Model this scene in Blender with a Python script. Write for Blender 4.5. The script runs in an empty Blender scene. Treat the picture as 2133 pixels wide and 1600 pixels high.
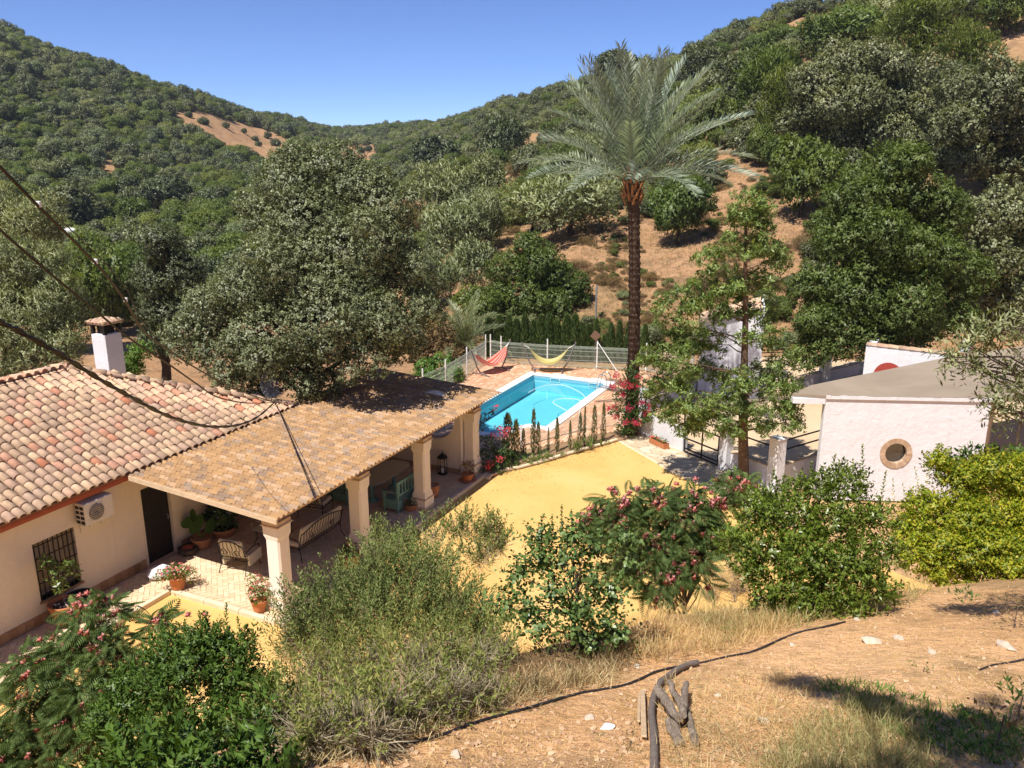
import bpy, math, random
import numpy as np
from mathutils import Vector, Matrix, Quaternion

sc = bpy.context.scene
COL = sc.collection
RNG = np.random.default_rng(7)
random.seed(7)
R = math.radians

# ------------------------------------------------------------------ camera, sky, sun, exposure
CAM_H, PITCH, FPX = 10.5, R(15.64), 1750.0
cam_d = bpy.data.cameras.new('camera')
cam = bpy.data.objects.new('camera', cam_d)
COL.objects.link(cam)
cam.location = (0, 0, CAM_H)
cam.rotation_euler = (R(90) - PITCH, 0, 0)
cam_d.sensor_width = 36.0
cam_d.lens = 36.0 * FPX / 2133.0
cam_d.clip_start = 0.05
cam_d.clip_end = 4000.0
sc.camera = cam

SUN_AZ, SUN_EL = R(217), R(60)
SUN = Vector((math.sin(SUN_AZ) * math.cos(SUN_EL), math.cos(SUN_AZ) * math.cos(SUN_EL), math.sin(SUN_EL)))
world = bpy.data.worlds.new('World')
sc.world = world
world.use_nodes = True
wn = world.node_tree
wn.nodes.clear()
sky_t = wn.nodes.new('ShaderNodeTexSky')
sky_t.sky_type = 'NISHITA'
sky_t.sun_disc = False
sky_t.sun_elevation = SUN_EL
sky_t.sun_rotation = SUN_AZ
sky_t.altitude = 2500
sky_t.air_density = 0.7
sky_t.dust_density = 0.0
sky_t.ozone_density = 10.0
bg = wn.nodes.new('ShaderNodeBackground')
bg.inputs['Strength'].default_value = 0.11
wo = wn.nodes.new('ShaderNodeOutputWorld')
sky_c = wn.nodes.new('ShaderNodeMix')      # one even tint over the whole sky
sky_c.data_type, sky_c.blend_type = 'RGBA', 'MULTIPLY'
sky_c.inputs[0].default_value = 1.0
sky_c.inputs[7].default_value = (1.0, 0.92, 0.98, 1)
wn.links.new(sky_t.outputs[0], sky_c.inputs[6])
wn.links.new(sky_c.outputs[2], bg.inputs[0])
wn.links.new(bg.outputs[0], wo.inputs[0])

sun_d = bpy.data.lights.new('sun', 'SUN')
sun_d.energy = 4.6
sun_d.angle = R(0.53)
sun_d.color = (1.0, 0.945, 0.86)
sun = bpy.data.objects.new('sun', sun_d)
sun.rotation_euler = (-SUN).to_track_quat('-Z', 'Y').to_euler()
sun.location = (-20, -20, 60)
COL.objects.link(sun)

sc.view_settings.view_transform = 'Standard'
sc.view_settings.look = 'None'
sc.view_settings.exposure = 0.62
sc.view_settings.gamma = 1.0
sc.view_settings.use_curve_mapping = False
sc.render.engine = 'CYCLES'
sc.cycles.max_bounces = 6
sc.cycles.diffuse_bounces = 3
sc.cycles.glossy_bounces = 3
sc.cycles.transmission_bounces = 4
sc.cycles.transparent_max_bounces = 8
sc.cycles.sample_clamp_indirect = 4.0
sc.cycles.caustics_reflective = False
sc.cycles.caustics_refractive = False

# ------------------------------------------------------------------ surveying: sight lines from the camera station to points of the site
_c, _s = math.cos(PITCH), math.sin(PITCH)
def ray(x, y):
    a = (x - 1066.5) / FPX
    b = -(y - 800) / FPX
    return np.array([a, _c + b * _s, -_s + b * _c])
def at(x, y, z=0.0):
    d = ray(x, y)
    t = (z - CAM_H) / d[2]
    return Vector((d[0] * t, d[1] * t, z))
def atY(x, y, Y):
    d = ray(x, y)
    t = Y / d[1]
    return Vector((d[0] * t, Y, CAM_H + d[2] * t))
def proj(X, Y, Z):
    z = Z - CAM_H
    dep = _c * Y - _s * z
    return 1066.5 + FPX * X / dep, 800 - FPX * (_s * Y + _c * z) / dep

# house frame: local x runs along the eaves, local y points away from the yard
HO = Vector((-5.30, 17.35, 0))
HA = R(64.5)
HU = Vector((math.cos(HA), math.sin(HA), 0))
HV = Vector((-math.sin(HA), math.cos(HA), 0))
def hw(u, y, z=0.0):
    return HO + HU * u + HV * y + Vector((0, 0, z))
def hl(p):
    d = Vector(p) - HO
    return d.dot(HU), d.dot(HV)

# ------------------------------------------------------------------ object helpers
def tag(o, label=None, cat=None, group=None, kind=None):
    if label: o['label'] = label
    if cat: o['category'] = cat
    if group: o['group'] = group
    if kind: o['kind'] = kind
    return o
def empty(name, loc=(0, 0, 0), rz=0.0, label=None, cat=None, group=None):
    o = bpy.data.objects.new(name, None)
    o.empty_display_size = 0.2
    o.location = loc
    o.rotation_euler = (0, 0, rz)
    COL.objects.link(o)
    return tag(o, label, cat, group)
def link(name, me, mat=None, parent=None, loc=None, rot=None):
    o = bpy.data.objects.new(name, me)
    if mat is not None and len(me.materials) == 0:
        me.materials.append(mat)
    if parent is not None: o.parent = parent
    if loc is not None: o.location = loc
    if rot is not None: o.rotation_euler = rot
    COL.objects.link(o)
    return o
def kids(o):
    return [c for c in bpy.data.objects if c.parent == o]
def copy_tree(o, parent=None, loc=None, rz=None, scale=None):
    c = o.copy()
    COL.objects.link(c)
    if parent is not None: c.parent = parent
    if loc is not None: c.location = loc
    if rz is not None: c.rotation_euler = (0, 0, rz)
    if scale is not None: c.scale = scale
    for ch in o.children:
        copy_tree(ch, c)
    return c

def np_mesh(name, V, Q=None, T=None, smooth=False, mats=None, midx=None, normals=None):
    """mesh straight from arrays: V (n,3), Q (m,4) quads, T (k,3) triangles"""
    V = np.asarray(V, dtype=np.float32)
    me = bpy.data.meshes.new(name)
    nq = 0 if Q is None else len(Q)
    nt = 0 if T is None else len(T)
    loops = []
    if nq: loops.append(np.asarray(Q, dtype=np.int32).ravel())
    if nt: loops.append(np.asarray(T, dtype=np.int32).ravel())
    loops = np.concatenate(loops)
    tot = np.concatenate([np.full(nq, 4, np.int32), np.full(nt, 3, np.int32)])
    start = np.zeros(nq + nt, np.int32)
    start[1:] = np.cumsum(tot)[:-1]
    me.vertices.add(len(V))
    me.vertices.foreach_set('co', V.ravel())
    me.loops.add(len(loops))
    me.loops.foreach_set('vertex_index', loops)
    me.polygons.add(nq + nt)
    me.polygons.foreach_set('loop_start', start)
    me.polygons.foreach_set('loop_total', tot)
    me.polygons.foreach_set('use_smooth', np.full(nq + nt, bool(smooth)))
    if mats:
        for m in mats: me.materials.append(m)
    if midx is not None:
        me.polygons.foreach_set('material_index', np.asarray(midx, np.int32))
    me.update(calc_edges=True)
    if normals is not None:
        me.polygons.foreach_set('use_smooth', np.ones(nq + nt, dtype=bool))
        me.normals_split_custom_set_from_vertices(np.asarray(normals, np.float32))
    return me

class MB:
    """collects simple shapes into one mesh"""
    def __init__(s):
        s.v, s.f, s.sm = [], [], []
    def add(s, vs, fs, smooth=False, M=None):
        b = len(s.v)
        if M is not None: vs = [M @ Vector(p) for p in vs]
        s.v += [tuple(p) for p in vs]
        s.f += [tuple(b + i for i in f) for f in fs]
        s.sm += [smooth] * len(fs)
        return s
    def box(s, x0, x1, y0, y1, z0, z1, M=None, b=0.0):
        if b <= 0:
            vs = [(x, y, z) for z in (z0, z1) for y in (y0, y1) for x in (x0, x1)]
            fs = [(0, 2, 3, 1), (4, 5, 7, 6), (0, 1, 5, 4), (2, 6, 7, 3), (0, 4, 6, 2), (1, 3, 7, 5)]
            return s.add(vs, fs, False, M)
        # chamfered top edge and corners
        def ring(i, z):
            a0, a1, c0, c1 = x0 + i, x1 - i, y0 + i, y1 - i
            k = b * 0.7
            return [(a0 + k, c0, z), (a1 - k, c0, z), (a1, c0 + k, z), (a1, c1 - k, z), (a1 - k, c1, z), (a0 + k, c1, z), (a0, c1 - k, z), (a0, c0 + k, z)]
        rs = [ring(b, z0), ring(0, z0 + b), ring(0, z1 - b), ring(b, z1)]
        vs = [p for r in rs for p in r]
        fs = []
        for r in range(3):
            for i in range(8):
                j = (i + 1) % 8
                fs.append((r * 8 + i, r * 8 + j, r * 8 + 8 + j, r * 8 + 8 + i))
        fs.append(tuple(range(7, -1, -1)))
        fs.append(tuple(range(24, 32)))
        return s.add(vs, fs, False, M)
    def prism(s, pts, z0, z1, M=None):
        n = len(pts)
        vs = [(p[0], p[1], z0) for p in pts] + [(p[0], p[1], z1) for p in pts]
        fs = [tuple(range(n - 1, -1, -1)), tuple(range(n, 2 * n))]
        fs += [(i, (i + 1) % n, n + (i + 1) % n, n + i) for i in range(n)]
        return s.add(vs, fs, False, M)
    def tube(s, pts, rad, n=8, M=None, cap=True, smooth=True):
        pts = [Vector(p) for p in pts]
        if not hasattr(rad, '__len__'): rad = [rad] * len(pts)
        vs, fs = [], []
        up = None
        for i, p in enumerate(pts):
            t = (pts[min(i + 1, len(pts) - 1)] - pts[max(i - 1, 0)]).normalized()
            if up is None:
                a = Vector((0, 0, 1)) if abs(t.z) < 0.9 else Vector((1, 0, 0))
                up = t.cross(a).normalized()
            else:
                up = (up - t * up.dot(t)).normalized()
            w = t.cross(up)
            for k in range(n):
                a = 2 * math.pi * k / n
                vs.append(p + (up * math.cos(a) + w * math.sin(a)) * rad[i])
        m = len(pts)
        for i in range(m - 1):
            for k in range(n):
                k2 = (k + 1) % n
                fs.append((i * n + k, i * n + k2, i * n + n + k2, i * n + n + k))
        s.add(vs, fs, smooth, M)
        if cap:
            s.add(vs[:n], [tuple(range(n - 1, -1, -1))], False, M)
            s.add(vs[-n:], [tuple(range(n))], False, M)
        return s
    def bar(s, a, b, w=0.02, M=None):
        return s.tube([a, b], w / 1.414, 4, M, True, False)
    def lathe(s, prof, n=20, M=None, smooth=True, closed=False):
        vs = []
        for r, z in prof:
            for k in range(n):
                a = 2 * math.pi * k / n
                vs.append((r * math.cos(a), r * math.sin(a), z))
        fs = []
        m = len(prof)
        for i in range(m - 1):
            for k in range(n):
                k2 = (k + 1) % n
                fs.append((i * n + k, i * n + k2, i * n + n + k2, i * n + n + k))
        s.add(vs, fs, smooth, M)
        if prof[0][0] > 1e-4: s.add(vs[:n], [tuple(range(n - 1, -1, -1))], False, M)
        if prof[-1][0] > 1e-4: s.add(vs[-n:], [tuple(range(n))], False, M)
        return s
    def mesh(s, name):
        me = bpy.data.meshes.new(name)
        me.from_pydata(s.v, [], s.f)
        me.polygons.foreach_set('use_smooth', s.sm)
        me.update()
        return me
    def build(s, name, mat, parent=None, loc=None, rot=None):
        return link(name, s.mesh(name), mat, parent, loc, rot)

# ------------------------------------------------------------------ materials
def srgb(r, g, b):
    f = lambda c: c / 12.92 if c <= 0.04045 else ((c + 0.055) / 1.055) ** 2.4
    return (f(r / 255), f(g / 255), f(b / 255), 1.0)
class NT:
    def __init__(s, name):
        s.m = bpy.data.materials.new(name)
        s.m.use_nodes = True
        s.t = s.m.node_tree
        s.b = s.t.nodes['Principled BSDF']
        s.o = s.t.nodes['Material Output']
    def n(s, typ, **kw):
        x = s.t.nodes.new(typ)
        for k, v in kw.items(): setattr(x, k, v)
        return x
    def l(s, a, b): s.t.links.new(a, b)
    def coord(s, out='Object'):
        return s.n('ShaderNodeTexCoord').outputs[out]
    def noise(s, vec, scale, detail=4, rough=0.6, dist=0.0):
        x = s.n('ShaderNodeTexNoise')
        x.inputs['Scale'].default_value = scale
        x.inputs['Detail'].default_value = detail
        x.inputs['Roughness'].default_value = rough
        x.inputs['Distortion'].default_value = dist
        if vec is not None: s.l(vec, x.inputs['Vector'])
        return x.outputs['Fac']
    def ramp(s, fac, stops, interp='LINEAR'):
        x = s.n('ShaderNodeValToRGB')
        x.color_ramp.interpolation = interp
        e = x.color_ramp.elements
        e[0].position, e[0].color = stops[0]
        e[1].position, e[1].color = stops[-1]
        for p, c in stops[1:-1]:
            k = e.new(p)
            k.color = c
        s.l(fac, x.inputs['Fac'])
        return x.outputs['Color']
    def mix(s, fac, a, b, mode='MIX'):
        x = s.n('ShaderNodeMix', data_type='RGBA', blend_type=mode)
        for sock, val in ((x.inputs[0], fac), (x.inputs[6], a), (x.inputs[7], b)):
            if hasattr(val, 'links') or hasattr(val, 'is_linked'): s.l(val, sock)
            elif isinstance(val, (int, float)): sock.default_value = val
            else: sock.default_value = val
        return x.outputs[2]
    def math(s, op, a, b=None):
        x = s.n('ShaderNodeMath', operation=op)
        for i, val in enumerate((a, b)):
            if val is None: continue
            if isinstance(val, (int, float)): x.inputs[i].default_value = val
            else: s.l(val, x.inputs[i])
        return x.outputs[0]
    def bump(s, h, strength=0.3, dist=0.02):
        x = s.n('ShaderNodeBump')
        x.inputs['Strength'].default_value = strength
        x.inputs['Distance'].default_value = dist
        s.l(h, x.inputs['Height'])
        s.l(x.outputs['Normal'], s.b.inputs['Normal'])
    def base(s, c):
        if isinstance(c, tuple): s.b.inputs['Base Color'].default_value = c
        else: s.l(c, s.b.inputs['Base Color'])
    def rough(s, v, spec=0.3):
        s.b.inputs['Roughness'].default_value = v
        s.b.inputs['Specular IOR Level'].default_value = spec

def sc4(c, k): return (c[0] * k, c[1] * k, c[2] * k, 1.0)
def mat_plain(name, col, rough=0.6, spec=0.3, metal=0.0, var=0.12, scale=6.0, bump=0.0):
    t = NT(name)
    n = t.noise(t.coord(), scale, 5, 0.65)
    t.base(t.ramp(n, [(0.3, sc4(col, 1 - var)), (0.7, sc4(col, 1 + var))]))
    t.rough(rough, spec)
    t.b.inputs['Metallic'].default_value = metal
    if bump: t.bump(t.noise(t.coord(), scale * 4, 5, 0.7), bump, 0.01)
    return t.m
def mat_leaf(name, cols, trans=0.35, rough=0.5, spec=0.35, hue=0.12, gain=1.0, through=(1.3, 1.3, .55, 1)):
    """leaf: per-leaf colour from a ramp, light passing through the blade"""
    t = NT(name)
    g = t.n('ShaderNodeNewGeometry')
    oi = t.n('ShaderNodeObjectInfo')
    cols = [tuple(min(.86, v * gain) for v in c[:3]) + (1,) for c in cols]
    n = len(cols)
    c = t.ramp(g.outputs['Random Per Island'], [(i / (n - 1), cols[i]) for i in range(n)])
    big = t.noise(t.coord(), 0.9, 3, 0.6)
    c = t.mix(1.0, c, t.ramp(big, [(0.3, (0.78, 0.80, 0.80, 1)), (0.7, (1.18, 1.16, 1.1, 1))]), 'MULTIPLY')
    c = t.mix(1.0, c, t.ramp(oi.outputs['Random'], [(0.0, (1 - hue, 1 - hue * 0.8, 1 - hue, 1)), (0.5, (1 + hue, 1 + hue * .6, 1 - hue * .5, 1)), (1.0, (1 - hue * .3, 1 + hue * .3, 1 + hue * .6, 1))]), 'MULTIPLY')
    t.base(c)
    t.rough(rough, spec)
    tr = t.n('ShaderNodeBsdfTranslucent')
    t.l(t.mix(1.0, c, through, 'MULTIPLY'), tr.inputs['Color'])
    mx = t.n('ShaderNodeMixShader')
    mx.inputs[0].default_value = trans
    t.l(t.b.outputs[0], mx.inputs[1])
    t.l(tr.outputs[0], mx.inputs[2])
    t.l(mx.outputs[0], t.o.inputs['Surface'])
    return t.m
# ------------------------------------------------------------------ foliage tools
def unit(a):
    return a / np.maximum(np.linalg.norm(a, axis=-1, keepdims=True), 1e-9)
def leaf_quads(P, A, N, L, Wd, fold=0.25, back=0.0):
    """one folded four-point blade per leaf: P base, A axis, N face normal"""
    n = len(P)
    A = unit(A)
    S = unit(np.cross(A, N))
    N2 = np.cross(S, A)
    L = np.broadcast_to(np.asarray(L, float).reshape(-1, 1) if np.ndim(L) else np.full((1, 1), L), (n, 1))
    Wd = np.broadcast_to(np.asarray(Wd, float).reshape(-1, 1) if np.ndim(Wd) else np.full((1, 1), Wd), (n, 1))
    mid = P + A * L * 0.5 + N2 * Wd * fold
    V = np.empty((n, 4, 3))
    V[:, 0] = P
    V[:, 1] = mid + S * Wd * 0.5
    V[:, 2] = P + A * L - N2 * L * back
    V[:, 3] = mid - S * Wd * 0.5
    Q = np.arange(n * 4).reshape(n, 4)
    return V.reshape(-1, 3), Q
def leaf_round(P, A, N, L, Wd):
    """six-point rounded blade"""
    n = len(P)
    A = unit(A); S = unit(np.cross(A, N)); N2 = np.cross(S, A)
    L = np.asarray(L).reshape(-1, 1) * np.ones((n, 1)); Wd = np.asarray(Wd).reshape(-1, 1) * np.ones((n, 1))
    V = np.empty((n, 6, 3))
    V[:, 0] = P
    for k, (a, b) in enumerate([(0.3, 0.48), (0.75, 0.42), (1.0, 0), (0.75, -0.42), (0.3, -0.48)]):
        V[:, k + 1] = P + A * L * a + S * Wd * b + N2 * Wd * abs(b) * 0.3
    i = np.arange(n)[:, None] * 6
    Q = np.concatenate([i + np.array([0, 1, 2, 3]), i + np.array([0, 3, 4, 5])])
    return V.reshape(-1, 3), Q
def sphere_pts(n, rng):
    return unit(rng.normal(size=(n, 3)))
def lobes_in(rng, center, radii, k, lobe=0.36, shell=0.55, flat=0.85):
    """k clump centres inside an ellipsoid, pushed towards its surface"""
    d = sphere_pts(k * 2, rng)
    d = d[d[:, 2] > -0.75][:k]
    r = shell + (1 - shell) * rng.random((len(d), 1)) ** 0.7
    c = np.asarray(center) + d * r * np.asarray(radii) * (1 - lobe * 0.6)
    s = np.mean(radii) * lobe * rng.uniform(0.65, 1.25, len(d))
    return [(c[i], np.array([s[i], s[i], s[i] * flat])) for i in range(len(d))]
def shell_points(rng, lobes, dens, lo=0.55, under=-0.7):
    """points in the outer shell of each lobe, with outward normals; dens = points per square metre"""
    Ps, Ns = [], []
    for c, r in lobes:
        n = max(6, int(dens * 4 * math.pi * np.mean(r) ** 2))
        d = sphere_pts(n, rng)
        d = d[d[:, 2] > under - rng.random(len(d)) * 0.4]
        q = lo + (1.08 - lo) * rng.random((len(d), 1)) ** 0.6
        Ps.append(c + d * r * q)
        Ns.append(unit(d / r))
    P, N = np.concatenate(Ps), np.concatenate(Ns)
    if len(P) == 0: P, N = np.array([lobes[0][0]]), np.array([[0, 0, 1.0]])
    return P, N
SOFT = {}
def tufts(rng, P, N, k, leaf, wid, up=0.35, spread=0.9, shape='quad', jitter=0.6, length=0.0, droop=0.0):
    """k leaves at each point, fanning out round the point's own shoot direction"""
    n = len(P)
    D = unit(N + np.array([0, 0, up]) + rng.normal(size=N.shape) * 0.35)
    P2 = np.repeat(P, k, axis=0)
    D2 = np.repeat(D, k, axis=0)
    t = np.tile(np.linspace(0, 1, k), n)[:, None]
    rad = unit(np.cross(D2, rng.normal(size=D2.shape)))
    A = unit(D2 * (1 - spread * (1 - t * 0.5)) + rad * spread + rng.normal(size=D2.shape) * jitter * 0.3 - np.array([0, 0, droop]))
    base = P2 + D2 * length * t + rng.normal(size=D2.shape) * leaf * 0.15
    Nn = unit(D2 + np.array([0, 0, 0.5]) + rng.normal(size=D2.shape) * jitter)
    out = np.repeat(unit(N + np.array([0, 0, .25])), k, axis=0)
    Nn = np.where((Nn * out).sum(1, keepdims=True) < 0, -Nn, Nn)
    L = leaf * rng.uniform(0.65, 1.25, len(base))
    # shading normals lean towards the clump's own outward direction
    SOFT['n'] = np.repeat(unit(unit(Nn) * .55 + out * .75), 6 if shape == 'round' else 4, axis=0)
    f = leaf_round if shape == 'round' else leaf_quads
    return f(base, A, Nn, L, L * wid)
def merge(parts):
    Vs, Qs, b = [], [], 0
    for V, Q in parts:
        Vs.append(V); Qs.append(np.asarray(Q) + b); b += len(V)
    return np.concatenate(Vs), np.concatenate(Qs)
def curve_pts(a, b, rng, n=5, sag=0.1, wob=0.06):
    a, b = np.asarray(a, float), np.asarray(b, float)
    L = np.linalg.norm(b - a)
    out = []
    for i in range(n):
        t = i / (n - 1)
        p = a + (b - a) * t
        w = math.sin(math.pi * t)
        p = p + np.array([0, 0, 1.0]) * sag * L * w + rng.normal(size=3) * wob * L * w
        out.append(p)
    return out
def limbs(mb, rng, base, height, r0, targets, top=None, n=7, lean=(0, 0), reach=0):
    """tapered trunk up from the base with limbs to the clumps"""
    base = np.asarray(base, float)
    tp = base + np.array([lean[0], lean[1], height])
    pts = curve_pts(base, tp, rng, 6, 0.0, 0.03)
    rr = [r0 * (1.25 - 0.8 * i / 5) for i in range(6)]
    rr[0] *= 1.25
    mb.tube(pts, rr, n)
    for c in targets:
        c = np.asarray(c)
        if reach and np.linalg.norm(c - base) > reach: continue
        f = np.clip(0.35 + 0.6 * (c[2] - base[2]) / max(height * 1.6, 0.1), 0.3, 1.0)
        i = min(5, int(f * 5))
        s = np.asarray(pts[i])
        q = curve_pts(s, c, rng, 5, 0.08, 0.07)
        ra = r0 * 0.45 * (1.2 - 0.7 * f)
        mb.tube(q, [ra, ra * .75, ra * .55, ra * .35, ra * .15], 5, cap=False)
def make_tree(name, label, cat, group, base, lobes, leafmat, barkmat, rng, dens=20, k=6, leaf=0.12, wid=0.5, up=0.35, spread=0.9,
              trunk_h=None, trunk_r=0.2, shape='quad', length=0.0, droop=0.0, nlimb=14, lo=0.55, under=-0.7, jitter=0.6, lean=(0, 0), reach=0):
    base = np.asarray(base, float)
    root = empty(name, tuple(base), 0, label, cat, group)
    P, N = shell_points(rng, lobes, dens, lo, under)
    V, Q = tufts(rng, P, N, k, leaf, wid, up, spread, shape, jitter, length, droop)
    me = np_mesh(name + '_crown', V - base, Q, normals=SOFT['n'])
    link('crown', me, leafmat, root)
    cs = [c for c, r in lobes]
    zc = np.mean([c[2] for c in cs])
    if trunk_h is None: trunk_h = max(0.3, (zc - base[2]) * 0.75)
    mb = MB()
    idx = rng.permutation(len(cs))[:nlimb]
    limbs(mb, rng, (0, 0, -0.25), trunk_h + 0.25, trunk_r, [cs[i] - base for i in idx], lean=lean, reach=reach)
    mb.build('trunk', barkmat, root)
    return root
def px_lobe(x, y, r, Y, flat=0.85, deep=1.0):
    """a clump seen at a sight line (x, y), r sight-pixels wide, Y metres out"""
    p = atY(x, y, Y)
    s = r / FPX * Y * 1.03
    return (np.array(p), np.array([s, s * deep, s * flat]))
def split_lobes(rng, lobes, k=6, f=0.5):
    """break large clumps into smaller ones on their surface, so the outline is uneven"""
    out = []
    for c, r in lobes:
        d = sphere_pts(k, rng)
        for q in d:
            out.append((c + q * r * rng.uniform(0.5, 0.82), r * f * rng.uniform(0.7, 1.2)))
        out.append((c, r * 0.75))
    return out
# ------------------------------------------------------------------ material set
M = {}
M['holm'] = mat_leaf('holm_oak_leaf', [(.044, .052, .026, 1), (.080, .090, .046, 1), (.140, .150, .088, 1)], .2, .45, .4, gain=2.05)
M['holm_dark'] = mat_leaf('dark_oak_leaf', [(.034, .042, .020, 1), (.062, .074, .036, 1), (.100, .112, .060, 1)], .2, .45, .4, gain=1.8)
M['olive'] = mat_leaf('olive_leaf', [(.066, .078, .034, 1), (.118, .132, .064, 1), (.190, .205, .118, 1)], .2, .5, .4, gain=1.95)
M['green'] = mat_leaf('green_leaf', [(.040, .062, .012, 1), (.078, .108, .026, 1), (.135, .160, .060, 1)], .35, .45, .35, gain=1.65)
M['pine'] = mat_leaf('pine_needle', [(.042, .060, .012, 1), (.082, .104, .022, 1), (.125, .150, .040, 1)], .3, .5, .3, gain=1.5)
M['bright'] = mat_leaf('bright_shrub_leaf', [(.05, .10, .02, 1), (.10, .18, .035, 1), (.16, .25, .06, 1)], .4, .5, .3, gain=1.3)
M['scrub'] = mat_leaf('mixed_scrub_leaf', [(.050, .064, .018, 1), (.085, .102, .030, 1), (.130, .142, .052, 1)], .3, .5, .3, gain=2.2)
M['dry'] = mat_leaf('dry_scrub', [(.16, .10, .055, 1), (.26, .175, .10, 1), (.22, .19, .10, 1)], .25, .7, .1)
M['silk'] = mat_leaf('slender_tree_leaf', [(.045, .075, .022, 1), (.085, .125, .040, 1), (.16, .20, .075, 1)], .35, .45, .35, gain=2.0)
M['laurel'] = mat_leaf('laurel_leaf', [(.026, .052, .008, 1), (.052, .095, .016, 1), (.095, .150, .030, 1)], .25, .42, .3, gain=1.55)
M['carob'] = mat_leaf('carob_leaf', [(.038, .062, .016, 1), (.066, .100, .028, 1), (.110, .150, .048, 1)], .25, .35, .45, gain=1.9)
M['mimosa'] = mat_leaf('feathery_leaf', [(.034, .058, .018, 1), (.056, .088, .028, 1), (.088, .124, .044, 1)], .3, .6, .2, gain=1.8)
M['citrus'] = mat_leaf('citrus_leaf', [(.055, .085, .010, 1), (.100, .145, .020, 1), (.170, .220, .045, 1)], .35, .35, .45, gain=1.5)
M['yellow'] = mat_leaf('yellow_green_leaf', [(.10, .15, .014, 1), (.19, .25, .020, 1), (.32, .34, .03, 1), (.46, .38, .04, 1)], .4, .45, .35, gain=1.3)
M['broom'] = mat_leaf('broom_twig', [(.068, .092, .022, 1), (.115, .140, .038, 1), (.20, .20, .075, 1)], .2, .6, .2, gain=1.5)
M['greytwig'] = mat_leaf('grey_dry_twig', [(.22, .185, .13, 1), (.36, .30, .22, 1), (.50, .42, .31, 1)], .15, .8, .1)
M['straw'] = mat_leaf('straw', [(.40, .29, .15, 1), (.58, .44, .24, 1), (.70, .56, .34, 1)], .3, .6, .2)
M['greengrass'] = mat_leaf('green_grass', [(.28, .27, .12, 1), (.40, .37, .18, 1), (.56, .47, .26, 1)], .3, .6, .2)
M['cypress'] = mat_leaf('cypress_spray', [(.028, .050, .016, 1), (.055, .085, .026, 1), (.085, .120, .040, 1)], .2, .6, .2, gain=1.6)
M['cypress_dry'] = mat_leaf('young_cypress_spray', [(.05, .06, .025, 1), (.09, .10, .045, 1), (.15, .14, .07, 1)], .2, .6, .2, gain=1.5)
M['palm'] = mat_leaf('palm_leaflet', [(.115, .145, .110, 1), (.185, .220, .175, 1), (.28, .31, .25, 1)], .35, .4, .45, gain=1.35, through=(1.15, 1.3, .85, 1))
M['smallpalm'] = mat_leaf('young_palm_leaflet', [(.090, .110, .055, 1), (.140, .165, .085, 1), (.22, .23, .13, 1)], .25, .4, .4, gain=1.3)
M['boug'] = mat_leaf('bougainvillea_leaf', [(.025, .055, .012, 1), (.050, .095, .025, 1), (.09, .14, .045, 1)], .35, .45, .3, gain=1.4)
M['magenta'] = mat_leaf('magenta_bract', [(.42, .02, .09, 1), (.60, .04, .14, 1), (.70, .12, .20, 1)], .45, .6, .2)
M['pinkred'] = mat_leaf('coral_pink_bract', [(.62, .05, .12, 1), (.78, .12, .20, 1), (.80, .24, .28, 1)], .45, .6, .2)
M['pom'] = mat_leaf('pink_powder_puff', [(.72, .20, .25, 1), (.80, .33, .37, 1), (.82, .52, .52, 1)], .4, .7, .1)
M['vinca'] = mat_leaf('pink_petal', [(.75, .12, .25, 1), (.80, .28, .38, 1), (.85, .55, .55, 1)], .4, .6, .2)
M['redpetal'] = mat_leaf('red_petal', [(.55, .02, .03, 1), (.70, .06, .07, 1), (.78, .30, .25, 1)], .4, .6, .2)
M['bark'] = mat_plain('bark', (.075, .055, .040), .9, .1, 0, .35, 9, .6)
M['greybark'] = mat_plain('grey_bark', (.16, .13, .105), .9, .1, 0, .3, 12, .5)
M['brownbark'] = mat_plain('brown_bark', (.13, .085, .058), .9, .1, 0, .3, 12, .5)

def m_wall(name, col, bump=.25, dirt=.10, sc_=1.5):
    t = NT(name)
    c = t.coord()
    n = t.noise(c, sc_, 6, .6)
    f = t.noise(c, sc_ * 12, 4, .7)
    k = t.ramp(n, [(.25, sc4(col, 1 - dirt)), (.55, col + (1,) if len(col) == 3 else col), (.8, sc4(col, 1 + dirt * .3))])
    k = t.mix(.25, k, t.ramp(f, [(.3, sc4(col, .88)), (.7, sc4(col, 1.06))]))
    mp = t.n('ShaderNodeMapping'); mp.inputs['Scale'].default_value = (5.0, 5.0, .45)
    t.l(c, mp.inputs['Vector'])
    st = t.noise(mp.outputs[0], 1.0, 5, .65)
    k = t.mix(t.ramp(st, [(.52, (0, 0, 0, 1)), (.75, (.35, .35, .35, 1))]), k, sc4(col, .74))
    g = t.noise(c, sc_ * 3.5, 5, .6, .8)
    k = t.mix(t.ramp(g, [(.60, (0, 0, 0, 1)), (.72, (.3, .3, .3, 1))]), k, sc4(col, .84))
    t.base(k); t.rough(.85, .15)
    h = t.math('ADD', t.math('MULTIPLY', n, 1.6), t.math('ADD', t.math('MULTIPLY', f, .35), g))
    t.bump(h, bump, .05)
    return t.m
M['cream'] = m_wall('cream_render', (.68, .595, .50))
M['pillar'] = m_wall('pale_cream_render', (.78, .72, .65), .15, .06)
M['whitewash'] = m_wall('whitewash', (.70, .705, .74), .4, .10, 1.0)
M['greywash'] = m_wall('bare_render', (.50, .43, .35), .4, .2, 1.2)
M['sandstone'] = mat_plain('sandstone_trim', (.55, .42, .28), .8, .2, 0, .15, 8, .2)
M['terracotta'] = mat_plain('terracotta', (.46, .175, .075), .75, .25, 0, .18, 7, .15)
M['terracotta_old'] = mat_plain('weathered_terracotta', (.40, .19, .10), .8, .2, 0, .25, 9, .2)
M['iron'] = mat_plain('dark_iron', (.018, .013, .011), .55, .4, .3, .3, 20)
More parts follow.
